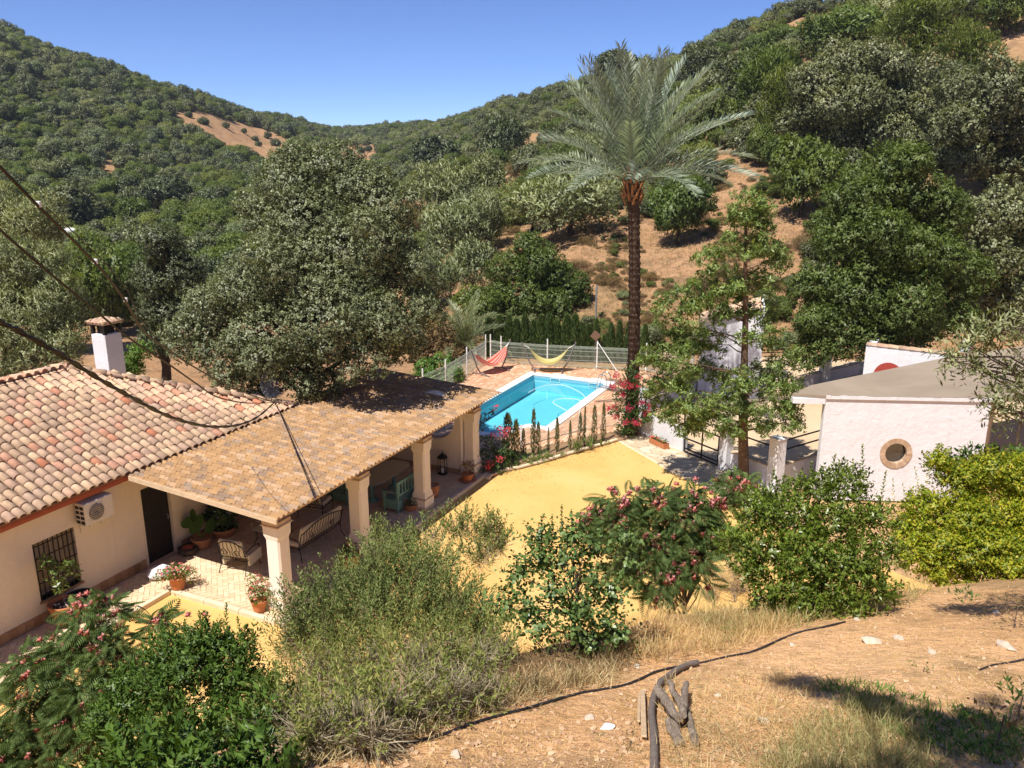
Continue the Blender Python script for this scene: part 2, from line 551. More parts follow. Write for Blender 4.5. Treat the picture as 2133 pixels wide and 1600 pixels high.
M['black'] = mat_plain('black_metal', (.010, .009, .009), .5, .4, .2, .2, 20)
M['blackplastic'] = mat_plain('black_hose', (.022, .020, .024), .5, .4, 0, .35, 30)
M['greypipe'] = mat_plain('grey_brown_pipe', (.17, .135, .115), .65, .3, 0, .25, 14, .1)
M['whitepaint'] = mat_plain('white_paint', (.80, .78, .74), .5, .4, 0, .06, 10)
M['wiremesh'] = mat_plain('pale_green_wire', (.62, .68, .58), .5, .4, 0, .08, 10)
M['steel'] = mat_plain('polished_steel', (.62, .62, .60), .18, .5, 1.0, .05, 10)
M['greysteel'] = mat_plain('galvanised_steel', (.34, .35, .36), .45, .4, .5, .15, 20)
M['darkwood'] = mat_plain('dark_door_wood', (.016, .010, .007), .6, .3, 0, .4, 5, .2)
M['cushion'] = mat_plain('cream_cushion', (.62, .54, .41), .9, .1, 0, .08, 9, .15)
M['turquoise'] = mat_plain('turquoise_paint', (.16, .32, .28), .6, .3, 0, .15, 9)
M['redgutter'] = mat_plain('red_brown_eaves', (.33, .075, .03), .6, .3, 0, .15, 6)
M['acwhite'] = mat_plain('offwhite_casing', (.62, .58, .52), .5, .4, 0, .05, 6)
M['acdark'] = mat_plain('dark_fan_grille', (.16, .14, .12), .6, .3, 0, .15, 20)
M['soil'] = mat_plain('pot_soil', (.06, .045, .035), .95, .05, 0, .4, 20, .5)
M['whitebag'] = mat_plain('white_cloth_bag', (.82, .82, .84), .8, .2, 0, .04, 8, .3)
def m_log():
    t = NT('weathered_log')
    mp = t.n('ShaderNodeMapping'); mp.inputs['Scale'].default_value = (40, 12, 12)
    t.l(t.coord(), mp.inputs['Vector'])
    a = t.noise(mp.outputs[0], 1.0, 6, .75, 1.5)
    b = t.noise(t.coord(), 16, 5, .7)
    k = t.ramp(a, [(.30, (.16, .12, .09, 1)), (.46, (.36, .29, .225, 1)), (.62, (.50, .41, .33, 1)), (.8, (.58, .50, .41, 1))])
    k = t.mix(1, k, t.ramp(b, [(.35, (.70, .68, .66, 1)), (.65, (1.08, 1.06, 1.04, 1))]), 'MULTIPLY')
    t.base(k); t.rough(.95, .05)
    t.bump(t.math('ADD', a, b), 1.0, .02)
    return t.m
M['log'] = m_log()
M['plank'] = mat_plain('pale_plank', (.55, .39, .24), .85, .1, 0, .2, 14, .3)
M['palestone'] = mat_plain('pale_stone', (.54, .45, .35), .9, .1, 0, .2, 8, .4)
M['candle'] = mat_plain('white_candle', (.75, .72, .65), .6, .3, 0, .04, 5)
M['brownboard'] = mat_plain('brown_board', (.20, .12, .075), .8, .2, 0, .2, 8)
M['redpaint'] = mat_plain('red_paint', (.34, .055, .04), .7, .2, 0, .1, 5)
M['bluegrid'] = mat_plain('slate_blue_mesh', (.26, .29, .38), .5, .4, .2, .15, 20)
M['hammockgrey'] = mat_plain('grey_tube', (.20, .17, .17), .5, .4, .2, .15, 14)
M['rope'] = mat_plain('white_rope', (.66, .62, .52), .8, .2, 0, .1, 20)

def m_tile(name, island):
    t = NT(name)
    if island: rnd = t.n('ShaderNodeNewGeometry').outputs['Random Per Island']
    else: rnd = t.n('ShaderNodeObjectInfo').outputs['Random']
    k = t.ramp(rnd, [(0, srgb(178, 152, 130)), (.18, srgb(202, 172, 144)), (.40, srgb(214, 186, 154)), (.58, srgb(206, 174, 146)), (.74, srgb(190, 162, 142)), (.84, srgb(208, 172, 148)), (.92, srgb(204, 158, 134)), (.97, srgb(198, 144, 118)), (1, srgb(192, 128, 98))])
    gp = t.n('ShaderNodeNewGeometry').outputs['Position']
    n1 = t.noise(gp, 5, 6, .7)
    n2 = t.noise(gp, 28, 5, .75)
    k = t.mix(1, k, t.ramp(n1, [(.3, (.74, .72, .70, 1)), (.6, (1.03, 1.02, 1, 1)), (.8, (1.15, 1.12, 1.0, 1))]), 'MULTIPLY')
    k = t.mix(t.ramp(n2, [(.56, (0, 0, 0, 1)), (.70, (.38, .38, .38, 1))]), k, srgb(120, 100, 86))
    k = t.mix(t.ramp(t.noise(gp, 11, 3, .6), [(.66, (0, 0, 0, 1)), (.74, (.35, .35, .35, 1))]), k, srgb(206, 186, 140))
    t.base(k); t.rough(.85, .15)
    t.bump(n2, .35, .01)
    return t.m
M['tile'] = m_tile('clay_tile', False)
M['tile_mass'] = m_tile('clay_tile_mass', True)
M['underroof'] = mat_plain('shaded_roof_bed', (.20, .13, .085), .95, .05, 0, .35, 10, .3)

def m_sheet():
    """printed tile-effect roofing sheet: blocks of ochre, cream and grey-brown along each wave"""
    t = NT('tile_effect_sheet')
    sep = t.n('ShaderNodeSeparateXYZ')
    t.l(t.coord(), sep.inputs[0])
    a = t.math('FLOOR', t.math('DIVIDE', sep.outputs['X'], .17))
    rowoff = t.math('MULTIPLY', t.math('MODULO', t.math('ADD', a, 400.0), 2.0), .17)
    b = t.math('FLOOR', t.math('DIVIDE', t.math('ADD', sep.outputs['Y'], rowoff), .26))
    cb = t.n('ShaderNodeCombineXYZ')
    t.l(a, cb.inputs[0]); t.l(b, cb.inputs[1])
    w = t.n('ShaderNodeTexWhiteNoise', noise_dimensions='2D')
    t.l(cb.outputs[0], w.inputs['Vector'])
    k = t.ramp(w.outputs['Value'], [(0, srgb(136, 114, 96)), (.2, srgb(150, 120, 88)), (.45, srgb(162, 127, 88)), (.7, srgb(168, 134, 95)), (.86, srgb(180, 150, 120)), (1, srgb(142, 122, 106))])
    n = t.noise(t.coord(), 3.0, 5, .65)
    k = t.mix(1, k, t.ramp(n, [(.3, (.86, .84, .82, 1)), (.7, (1.1, 1.08, 1.04, 1))]), 'MULTIPLY')
    f = t.noise(t.coord(), 30, 4, .7)
    k = t.mix(t.ramp(f, [(.55, (0, 0, 0, 1)), (.75, (.35, .35, .35, 1))]), k, srgb(132, 104, 82))
    t.base(k); t.rough(.6, .25)
    return t.m
M['sheet'] = m_sheet()

def m_brick(name, stops, rough=.85):
    t = NT(name)
    g = t.n('ShaderNodeNewGeometry')
    oi = t.n('ShaderNodeObjectInfo')
    r = t.math('FRACT', t.math('ADD', g.outputs['Random Per Island'], oi.outputs['Random']))
    k = t.ramp(r, stops)
    n = t.noise(g.outputs['Position'], 9, 5, .7)
    k = t.mix(1, k, t.ramp(n, [(.3, (.86, .85, .84, 1)), (.7, (1.1, 1.1, 1.1, 1))]), 'MULTIPLY')
    t.base(k); t.rough(rough, .2)
    t.bump(n, .2, .01)
    return t.m
M['paving'] = m_brick('pale_paving_brick', [(0, (.62, .46, .29, 1)), (.4, (.68, .52, .34, 1)), (.75, (.72, .57, .39, 1)), (.9, (.66, .46, .29, 1)), (1, (.74, .60, .43, 1))])
M['deckbrick'] = m_brick('terracotta_deck_brick', [(0, (.50, .27, .155, 1)), (.4, (.60, .335, .20, 1)), (.8, (.66, .40, .25, 1)), (1, (.70, .48, .33, 1))])
M['plinthtile'] = m_brick('plinth_tile', [(0, (.24, .13, .065, 1)), (.5, (.34, .20, .105, 1)), (1, (.42, .27, .16, 1))])
M['ringbrick'] = m_brick('ring_brick', [(0, (.38, .26, .17, 1)), (.5, (.47, .34, .23, 1)), (1, (.56, .43, .31, 1))])
M['pathstone'] = m_brick('path_stone', [(0, (.46, .37, .25, 1)), (.5, (.58, .48, .34, 1)), (1, (.68, .58, .44, 1))])
M['kerb'] = mat_plain('kerb_stone', (.66, .54, .38), .85, .15, 0, .12, 3, .2)
M['joint'] = mat_plain('joint_mortar', (.56, .42, .28), .95, .05, 0, .15, 6, .2)
M['coping'] = mat_plain('white_coping', (.84, .82, .79), .7, .2, 0, .03, 2)

def m_ground():
    """dry hillside: orange earth, pale dust, straw and brown litter"""
    t = NT('dry_earth')
    p = t.n('ShaderNodeNewGeometry').outputs['Position']
    n0 = t.noise(p, .035, 4, .6)
    n1 = t.noise(p, .22, 6, .65)
    n2 = t.noise(p, 1.6, 7, .7)
    n3 = t.noise(p, 9.0, 6, .75)
    k = t.ramp(n1, [(.30, (.40, .235, .125, 1)), (.48, (.52, .325, .180, 1)), (.60, (.56, .36, .21, 1)), (.75, (.46, .33, .18, 1))])
    k = t.mix(t.ramp(n2, [(.48, (0, 0, 0, 1)), (.64, (.75, .75, .75, 1))]), k, (.30, .185, .095, 1))
    k = t.mix(t.ramp(n0, [(.48, (0, 0, 0, 1)), (.62, (.5, .5, .5, 1))]), k, (.33, .26, .12, 1))
    k = t.mix(t.ramp(n3, [(.5, (0, 0, 0, 1)), (.7, (.6, .6, .6, 1))]), k, (.63, .44, .27, 1))
    k = t.mix(t.ramp(t.noise(p, 26, 4, .7), [(.58, (0, 0, 0, 1)), (.68, (.6, .6, .6, 1))]), k, (.17, .10, .055, 1))
    sp = t.n('ShaderNodeSeparateXYZ'); t.l(p, sp.inputs[0])
    n4 = t.noise(p, .55, 5, .7)
    k = t.mix(t.ramp(n4, [(.50, (0, 0, 0, 1)), (.60, (.62, .62, .62, 1))]), k, (.235, .165, .105, 1))
    k = t.mix(t.ramp(t.noise(p, 3.2, 5, .75), [(.56, (0, 0, 0, 1)), (.66, (.55, .55, .55, 1))]), k, (.27, .21, .125, 1))
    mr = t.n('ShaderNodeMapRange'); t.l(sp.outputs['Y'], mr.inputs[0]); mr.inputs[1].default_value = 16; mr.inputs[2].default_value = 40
    k = t.mix(1, k, t.mix(mr.outputs[0], (1.62, 1.50, 1.30, 1), (.80, .74, .70, 1)), 'MULTIPLY')  # near soil paler; light painted in to offset its tilt from the sun
    t.base(k); t.rough(.95, .05)
    t.bump(t.math('ADD', n3, t.math('MULTIPLY', n2, 2.0)), 1.0, .07)
    return t.m
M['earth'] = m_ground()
def m_sand(name, c0, c1, c2, speck):
    t = NT(name)
    p = t.n('ShaderNodeNewGeometry').outputs['Position']
    n1 = t.noise(p, .45, 6, .62, .4)
    n2 = t.noise(p, 5, 6, .7)
    k = t.ramp(n1, [(.3, c0), (.52, c1), (.75, c2)])
    k = t.mix(t.ramp(n2, [(.5, (0, 0, 0, 1)), (.75, (.35, .35, .35, 1))]), k, c0)
    n3 = t.noise(p, 17, 3, .6)
    k = t.mix(t.ramp(n3, [(.68, (0, 0, 0, 1)), (.73, (.7, .7, .7, 1))]), k, speck)
    t.base(k); t.rough(.95, .05)
    t.bump(t.math('ADD', n2, n3), .35, .02)
    return t.m
M['sand'] = m_sand('yellow_sand', (.60, .355, .115, 1), (.66, .41, .145, 1), (.70, .46, .19, 1), (.34, .20, .09, 1))
M['arena'] = m_sand('riding_sand', (.50, .37, .235, 1), (.57, .43, .28, 1), (.62, .49, .33, 1), (.36, .26, .16, 1))
M['bedsoil'] = m_sand('bed_soil', (.22, .13, .07, 1), (.30, .19, .11, 1), (.38, .26, .15, 1), (.14, .09, .05, 1))
M['concrete'] = m_sand('roof_concrete', (.26, .205, .155, 1), (.305, .245, .185, 1), (.35, .29, .225, 1), (.26, .21, .17, 1))

def m_water():
    t = NT('pool_water')
    p = t.n('ShaderNodeNewGeometry').outputs['Position']
    tr = t.n('ShaderNodeBsdfTransparent')
    tr.inputs['Color'].default_value = (.62, .92, .97, 1)
    gl = t.n('ShaderNodeBsdfGlossy')
    gl.inputs['Roughness'].default_value = .03
    bp = t.n('ShaderNodeBump')
    bp.inputs['Strength'].default_value = .12
    bp.inputs['Distance'].default_value = .02
    t.l(t.noise(p, 3.0, 3, .5), bp.inputs['Height'])
    t.l(bp.outputs[0], gl.inputs['Normal'])
    fr = t.n('ShaderNodeFresnel')
    fr.inputs['IOR'].default_value = 1.33
    mx = t.n('ShaderNodeMixShader')
    t.l(fr.outputs[0], mx.inputs[0]); t.l(tr.outputs[0], mx.inputs[1]); t.l(gl.outputs[0], mx.inputs[2])
    t.l(mx.outputs[0], t.o.inputs['Surface'])
    return t.m
M['water'] = m_water()
M['basin'] = mat_plain('pool_lining', (.30, .66, .76), .6, .2, 0, .04, 1.5)
M['basinline'] = mat_plain('pool_tile_band', (.22, .48, .60), .5, .3, 0, .08, 12)
def m_glass(name, tint, rough=.02, mixf=.75):
    t = NT(name)
    gl = t.n('ShaderNodeBsdfGlossy')
    gl.inputs['Roughness'].default_value = rough
    gl.inputs['Color'].default_value = (.85, .9, 1, 1)
    t.b.inputs['Base Color'].default_value = tint
    t.b.inputs['Roughness'].default_value = .1
    mx = t.n('ShaderNodeMixShader')
    mx.inputs[0].default_value = mixf
    t.l(t.b.outputs[0], mx.inputs[1]); t.l(gl.outputs[0], mx.inputs[2])
    t.l(mx.outputs[0], t.o.inputs['Surface'])
    return t.m
M['tableglass'] = m_glass('table_glass', (.25, .30, .36, 1), .03, .45)
M['windowglass'] = m_glass('dark_window_glass', (.02, .022, .024, 1), .05, .08)
M['shutter'] = mat_plain('tan_shutter', (.34, .27, .20), .7, .2, 0, .12, 4)
def m_stripe(name, cols, pitch):
    t = NT(name)
    sep = t.n('ShaderNodeSeparateXYZ')
    t.l(t.coord('UV'), sep.inputs[0])
    f = t.math('FRACT', t.math('MULTIPLY', sep.outputs['X'], pitch))
    t.base(t.ramp(f, cols, 'CONSTANT')); t.rough(.9, .1)
    tr = t.n('ShaderNodeBsdfTranslucent')
    t.l(t.ramp(f, cols, 'CONSTANT'), tr.inputs['Color'])
    mx = t.n('ShaderNodeMixShader'); mx.inputs[0].default_value = .35
    t.l(t.b.outputs[0], mx.inputs[1]); t.l(tr.outputs[0], mx.inputs[2]); t.l(mx.outputs[0], t.o.inputs['Surface'])
    return t.m
M['redstripe'] = m_stripe('red_striped_cloth', [(0, (.68, .14, .10, 1)), (.3, (.74, .55, .46, 1)), (.42, (.66, .16, .13, 1)), (.75, (.75, .58, .48, 1)), (.85, (.70, .22, .16, 1))], 2.5)
M['yellowcloth'] = m_stripe('yellow_striped_cloth', [(0, (.66, .56, .20, 1)), (.3, (.74, .66, .38, 1)), (.42, (.60, .54, .18, 1)), (.75, (.72, .66, .42, 1)), (.85, (.64, .56, .22, 1))], 2.0)
# ------------------------------------------------------------------ terrain
PROFILE = {  # sight column: (metres out, sight row) of the bare ground
    -700: [(40, -1.), (90, 570), (130, 400), (180, 200), (250, 0), (330, -20), (500, 60)],
    0: [(40, -1.), (90, 560), (130, 430), (180, 270), (255, 72), (330, 60), (500, 120)],
    200: [(45, -1.), (95, 545), (140, 430), (200, 290), (275, 140), (340, 132), (520, 170)],
    400: [(52, -1.), (105, 515), (150, 430), (220, 320), (300, 212), (350, 206), (560, 220)],
    570: [(55, -.8), (120, 470), (200, 370), (290, 300), (380, 258), (430, 254), (700, 262)],
    720: [(50, -.4), (130, 440), (250, 350), (380, 310), (520, 286), (700, 281), (1000, 290)],
    820: [(48, 0.), (80, 530), (140, 410), (260, 330), (400, 292), (560, 275), (1000, 280)],
    900: [(45, 0.), (70, 545), (110, 440), (180, 360), (300, 300), (400, 272), (800, 280)],
    1066: [(44, 0.), (55, 590), (75, 480), (110, 380), (160, 310), (265, 222), (500, 235)],
    1236: [(44, 0.), (52, 600), (62, 495), (85, 392), (120, 300), (165, 232), (215, 176), (400, 190)],
    1371: [(44, 0.), (52, 600), (60, 520), (75, 412), (100, 312), (140, 220), (185, 145), (350, 160)],
    1544: [(44, 0.), (50, 605), (58, 505), (70, 395), (85, 295), (110, 185), (145, 72), (300, 70)],
    1663: [(44, 0.), (50, 595), (58, 490), (70, 382), (85, 275), (105, 160), (135, 28), (300, 20)],
    1900: [(43, 0.), (48, 605), (56, 485), (66, 375), (80, 245), (100, 110), (122, -40), (300, -80)],
    2133: [(41, 0.), (46, 605), (54, 485), (64, 355), (78, 215), (95, 65), (118, -80), (300, -120)],
    2900: [(36, 0.), (42, 590), (50, 460), (60, 330), (74, 190), (92, 30), (115, -120), (300, -160)],
}
PD = np.concatenate([np.linspace(30, 130, 101), np.linspace(134, 330, 50), np.linspace(340, 1000, 34)])
PX = np.array(sorted(PROFILE))
PTX = (PX - 1066.5) / 1790.0
PZ = []
for x in PX:
    ds, zs = [30], [0.0]
    for i, (d, y) in enumerate(PROFILE[x]):
        ds.append(d)
        zs.append(y if i == 0 else atY(x, y, d).z)
    zs[0] = zs[1]
    PZ.append(np.interp(PD, ds, zs))
PZ = np.array(PZ)
for _ in range(2):
    PZ[:, 1:-1] = (PZ[:, :-2] + 2 * PZ[:, 1:-1] + PZ[:, 2:]) / 4

NZ = np.random.default_rng(3)
_ph = NZ.random((24, 2)) * 6.28
_fr = NZ.normal(size=(24, 2))
def wob(X, Y, scale, k=8, o=0):
    r = 0
    for i in range(k):
        f = _fr[(i + o) % 24] * scale * (1 + i * 0.35)
        r = r + np.sin(X * f[0] + Y * f[1] + _ph[(i + o) % 24][0]) / (1 + i * 0.35)
    return r / 3.0
CREST = np.array([(-30, -16), (-6, -.8), (-2.6, 2.3), (-1.3, 4.3), (0, 6.0), (1.7, 8.0), (6, 9.6), (12, 12.2), (40, 20)], float)
def crest_s(X, Y):
    """signed distance beyond the brow of the bank (positive downhill, towards the yard)"""
    best = np.full(np.shape(X), 1e9)
    sign = np.zeros(np.shape(X))
    for a, b in zip(CREST[:-1], CREST[1:]):
        d = b - a
        L = np.hypot(*d)
        t = np.clip(((X - a[0]) * d[0] + (Y - a[1]) * d[1]) / L ** 2, 0, 1)
        px, py = a[0] + d[0] * t, a[1] + d[1] * t
        dist = np.hypot(X - px, Y - py)
        s = np.sign((-(d[1]) * (X - a[0]) + d[0] * (Y - a[1])))
        m = dist < best
        best = np.where(m, dist, best)
        sign = np.where(m, s, sign)
    return best * sign
def z_near(X, Y):
    zp = 8.9 - 0.40 * Y + 0.035 * np.maximum(X - 2, 0)
    zp = np.minimum(zp, 17.0)
    s = crest_s(X, Y)
    g = np.where(s > 0, 0.45 * s + 0.30 * np.maximum(s - .8, 0), 0)
    return zp - g + 0.055 * wob(X, Y, 1.3) + 0.022 * wob(X, Y, 4.2, 8, 9)
def z_far(X, Y):
    Ys = np.maximum(Y, 1.0)
    tx = np.clip(X / Ys, PTX[0], PTX[-1])
    i = np.clip(np.searchsorted(PTX, tx) - 1, 0, len(PTX) - 2)
    f = (tx - PTX[i]) / (PTX[i + 1] - PTX[i])
    f = f * f * (3 - 2 * f) * .5 + f * .5
    d = np.clip(Ys, PD[0], PD[-1])
    j = np.clip(np.searchsorted(PD, d) - 1, 0, len(PD) - 2)
    g = (d - PD[j]) / (PD[j + 1] - PD[j])
    z = (PZ[i, j] * (1 - g) + PZ[i, j + 1] * g) * (1 - f) + (PZ[i + 1, j] * (1 - g) + PZ[i + 1, j + 1] * g) * f
    amp = np.clip((z + .2) * 0.12, 0, .35) + np.clip((Ys - 120) * .006, 0, 1.2)
    return np.where(Y > 30, z + amp * wob(X, Y, .16), 0)
def ground_z(X, Y):
    X, Y = np.asarray(X, float), np.asarray(Y, float)
    near = z_near(X, Y)
    far = z_far(X, Y)
    base = np.where(Y > 42, far, np.minimum(far, 0) * np.clip((Y - 30) / 8, 0, 1) + np.maximum(far, 0)) - 0.05
    return np.maximum(near, base)
def gz(x, y):
    return float(ground_z(x, y))

def build_ground():
    rad = np.concatenate([[0.25], np.geomspace(0.6, 60, 170), np.geomspace(61, 760, 95)])
    az = np.concatenate([np.linspace(-180, -50, 60, endpoint=False), np.linspace(-50, 50, 380, endpoint=False), np.linspace(50, 180, 60, endpoint=False)]) * math.pi / 180
    A, D = np.meshgrid(az, rad)
    X, Y = D * np.sin(A), D * np.cos(A)
    Z = ground_z(X, Y)
    du = (X - HO.x) * HU.x + (Y - HO.y) * HU.y
    dy = (X - HO.x) * HV.x + (Y - HO.y) * HV.y
    pool = (du > 12.2) & (du < 23.4) & (dy < 4.7) & (dy > -1.0)
    Z = np.where(pool, -2.4, Z)
    n, m = len(rad), len(az)
    global TOP_Z, LOW_Z
    TOP_Z, LOW_Z = float(Z.max()), float(Z.min())
    V = np.stack([X, Y, Z], -1).reshape(-1, 3)
    r, c = np.meshgrid(np.arange(n - 1), np.arange(m), indexing='ij')
    c2 = (c + 1) % m
    Q = np.stack([r * m + c, r * m + c2, (r + 1) * m + c2, (r + 1) * m + c], -1).reshape(-1, 4)[:, ::-1]
    V = np.vstack([V, [[0, 0, gz(0, 0)]]])
    T = np.array([[len(V) - 1, (k + 1) % m, k] for k in range(m)])[:, ::-1]
    me = np_mesh('ground', V, Q, T, smooth=True)
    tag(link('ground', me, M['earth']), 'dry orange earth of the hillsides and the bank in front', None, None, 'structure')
build_ground()

# ------------------------------------------------------------------ flat sheets
from mathutils.geometry import tessellate_polygon
def sheet_mesh(name, poly, z, holes=(), thick=0.0):
    loops = [[Vector((p[0], p[1], 0)) for p in poly]] + [[Vector((p[0], p[1], 0)) for p in h] for h in holes]
    flat = [p for l in loops for p in l]
    tris = tessellate_polygon(loops)
    vs = [(p.x, p.y, z) for p in flat]
    fs = []
    for t in tris:
        a, b, c = (flat[i] for i in t)
        fs.append(tuple(t) if (b - a).cross(c - a).z > 0 else tuple(reversed(t)))
    if thick:
        b = 0
        for l in loops:
            n = len(l)
            k = len(vs)
            vs += [(p.x, p.y, z - thick) for p in l]
            fs += [(b + i, k + i, k + (i + 1) % n, b + (i + 1) % n) for i in range(n)]
            b += n
    me = bpy.data.meshes.new(name)
    me.from_pydata(vs, [], fs)
    me.update()
    return me
def inside(poly, x, y):
    c = False
    n = len(poly)
    for i in range(n):
        x1, y1 = poly[i][0], poly[i][1]
        x2, y2 = poly[(i + 1) % n][0], poly[(i + 1) % n][1]
        if (y1 > y) != (y2 > y) and x < (x2 - x1) * (y - y1) / (y2 - y1) + x1: c = not c
    return c
def v2(p): return (p[0], p[1])

KERB_CURVE = [v2(hw(10.35, -0.20))] + [v2(at(x, y)) for x, y in [(1012, 1000), (1050, 984), (1085, 978), (1130, 966), (1180, 951), (1230, 937), (1275, 924), (1288, 920)]]
PATH_EDGE = [v2(at(x, y)) for x, y in [(1288, 920), (1318, 938), (1360, 962), (1400, 985), (1460, 1012), (1530, 1045), (1600, 1085)]]
yard_poly = [(-20, 2), v2(hw(-9, 4)), v2(hw(10.2, 4))] + KERB_CURVE + PATH_EDGE[1:] + [(11, 18), (8, 12), (0, 6), (-8, 2)]
tag(link('courtyard', sheet_mesh('courtyard', yard_poly, 0.0), M['sand']), 'yellow raked sand of the courtyard', None, None, 'structure')

WALL_PTS = [v2(at(x, y)) for x, y in [(1335, 906), (1421, 941), (1497, 975), (1605, 1018)]]
path_poly = [PATH_EDGE[0]] + PATH_EDGE[1:] + [v2(at(1700, 1075)), WALL_PTS[3], WALL_PTS[2], WALL_PTS[1], WALL_PTS[0], v2(at(1310, 905))]
pth = tag(link('path', sheet_mesh('path', path_poly, 0.012), M['joint']), 'pale flagstone path between the sand and the white wall', None, None, 'structure')

deck_poly = [v2(p) for p in [at(1008, 754), at(1243, 770), at(1345, 775), at(1480, 815), at(1400, 860), at(1338, 880), at(1305, 893), at(1240, 905), at(1150, 925), at(1090, 938), at(1030, 955), hw(10.45, .3), hw(10.45, 4.6), at(882, 834), at(929, 811), at(973, 784)]]
arena_poly = [WALL_PTS[1], WALL_PTS[2], WALL_PTS[3], (9.4, 25.0), (16, 27.5), (30, 34), (28, 42.5), (12, 43.5), v2(at(1480, 815)), v2(at(1400, 860)), v2(at(1342, 882))]
tag(link('riding_arena', sheet_mesh('riding_arena', arena_poly, -0.01), M['arena']), 'tan sand riding ground behind the white wall', None, None, 'structure')

bed_poly = [v2(at(1004, 985))] + KERB_CURVE[1:] + [v2(at(1335, 910)), v2(at(1318, 893)), v2(at(1240, 909)), v2(at(1150, 929)), v2(at(1090, 942)), v2(at(1025, 962))]
tag(link('garden_bed', sheet_mesh('garden_bed', bed_poly, .05, (), .08), M['bedsoil']), 'narrow planting bed between the pool and the sand', None, None, 'structure')

def strip(path, w, z0, z1, name, parent, mat, gap=0.01, maxlen=1.0, side=1):
    """kerb stones laid along a path, each a stone of its own"""
    for a, b in zip(path[:-1], path[1:]):
        a, b = Vector((a[0], a[1], 0)), Vector((b[0], b[1], 0))
        d = b - a
        L = d.length
        if L < 0.02: continue
        d.normalize()
        nrm = Vector((-d.y, d.x, 0)) * side
        k = max(1, int(round(L / maxlen)))
        for i in range(k):
            p = a + d * (L * i / k + gap * .5)
            q = a + d * (L * (i + 1) / k - gap * .5)
            mb = MB()
            rot = math.atan2(d.y, d.x)
            mb.box(0, (q - p).length, min(0, side * w), max(0, side * w), 0, z1 - z0 + random.uniform(-.006, .006), None, .012)
            mb.build(name, mat, parent, (p.x, p.y, z0), (0, 0, rot))

kb = empty('sand_kerb', v2(at(1150, 960)) + (0,), 0, 'curved pale stone kerb along the pool side of the sand', 'kerb')
kb.location = (0, 0, 0)
strip(KERB_CURVE, .13, -.02, .11, 'kerb_stone', kb, M['kerb'], side=1)
kb2 = empty('path_kerb', (0, 0, 0), 0, 'low stone edging between the sand and the flagstone path', 'kerb')
strip(PATH_EDGE, .09, -.02, .035, 'kerb_stone', kb2, M['kerb'], side=1)

# flagstones, each with its own outline
def flagstones(parent, poly, sx, sy, z, ang, limit=300):
    x0, x1 = min(p[0] for p in poly), max(p[0] for p in poly)
    y0, y1 = min(p[1] for p in poly), max(p[1] for p in poly)
    rg = random.Random(5)
    nx, ny = int((x1 - x0) * 1.6 / sx), int((y1 - y0) * 1.6 / sy)
    cx, cy = (x0 + x1) / 2, (y0 + y1) / 2
    ca, sa = math.cos(ang), math.sin(ang)
    J = {}
    def node(i, j):
        if (i, j) not in J:
            x = (i - nx / 2 + (j % 2) * .4 + rg.uniform(-.2, .2)) * sx
            y = (j - ny / 2 + rg.uniform(-.2, .2)) * sy
            J[(i, j)] = (cx + x * ca - y * sa, cy + x * sa + y * ca)
        return J[(i, j)]
    k = 0
    for i in range(nx):
        for j in range(ny):
            q = [node(i, j), node(i + 1, j), node(i + 1, j + 1), node(i, j + 1)]
            mx, my = sum(p[0] for p in q) / 4, sum(p[1] for p in q) / 4
            if not all(inside(poly, p[0] * .95 + mx * .05, p[1] * .95 + my * .05) for p in q) or k >= limit: continue
            pts = []
            for a, b in zip(q, q[1:] + q[:1]):
                for t in (.12, .88):
                    x, y = a[0] + (b[0] - a[0]) * t, a[1] + (b[1] - a[1]) * t
                    pts.append(((x - mx) * .95, (y - my) * .95))
            MB().prism(pts, 0, .022 + rg.uniform(0, .01)).build('flagstone', M['pathstone'], parent, (mx, my, z))
            k += 1
flagstones(pth, path_poly, .42, .30, .012, R(-30))

# ------------------------------------------------------------------ terrace paving
terr_poly_l = [(-12, 4.9), (-12, 3.32), (-.25, 3.32), (-.25, -.16), (10.35, -.16), (10.35, 4.9)]
terr_poly = [v2(hw(u, y)) for u, y in terr_poly_l]
terrace = tag(link('terrace', sheet_mesh('terrace', terr_poly, .085, (), .12), M['joint']), 'brick terrace under the porch and along the house wall', None, None, 'structure')
tk = empty('terrace_kerb', (0, 0, 0), 0, 'pale stone kerb edging the terrace along the sand', 'kerb')
strip([v2(hw(10.35, -.16)), v2(hw(-.37, -.16))], .13, -.02, .118, 'kerb_stone', tk, M['kerb'], side=1)
strip([v2(hw(-.25, -.03)), v2(hw(-.25, 3.19))], .12, -.02, .118, 'kerb_stone', tk, M['kerb'], side=1)
strip([v2(hw(-.37, 3.32)), v2(hw(-9, 3.32))], .12, -.02, .118, 'kerb_stone', tk, M['kerb'], side=1)

def herring(u0, u1, y0, y1, W, ok):
    out = []
    n = int(max(u1 - u0, y1 - y0) / W) + 6
    c, s = math.cos(R(45)), math.sin(R(45))
    for i in range(-n, n):
        for j in range(-n, n):
            r = (i - j) % 4
            if r == 0: x, y, a = (i + 1) * W, (j + .5) * W, 0
            elif r == 3: x, y, a = (i + .5) * W, (j + 1) * W, 90
            else: continue
            X, Y = x * c - y * s + (u0 + u1) / 2, x * s + y * c + (y0 + y1) / 2
            if u0 < X < u1 and y0 < Y < y1 and ok(X, Y): out.append((X, Y, R(45 + a)))
    return out
BL, BW = .26, .13
tl = terr_poly_l
cells = herring(-6.5, 10.3, -.05, 4.6, BW, lambda x, y: inside(tl, x, y) and (inside(tl, x - .1, y - .1) and inside(tl, x + .1, y - .1)))
cells.sort(key=lambda c: (hw(c[0], c[1]).xy - Vector((0, 0))).length if (c[0] < .3 and c[1] > .2) else 40 + c[0])
bme = MB().box(-BL / 2 + .005, BL / 2 - .005, -BW / 2 + .005, BW / 2 - .005, 0, .014).mesh('paving_brick')
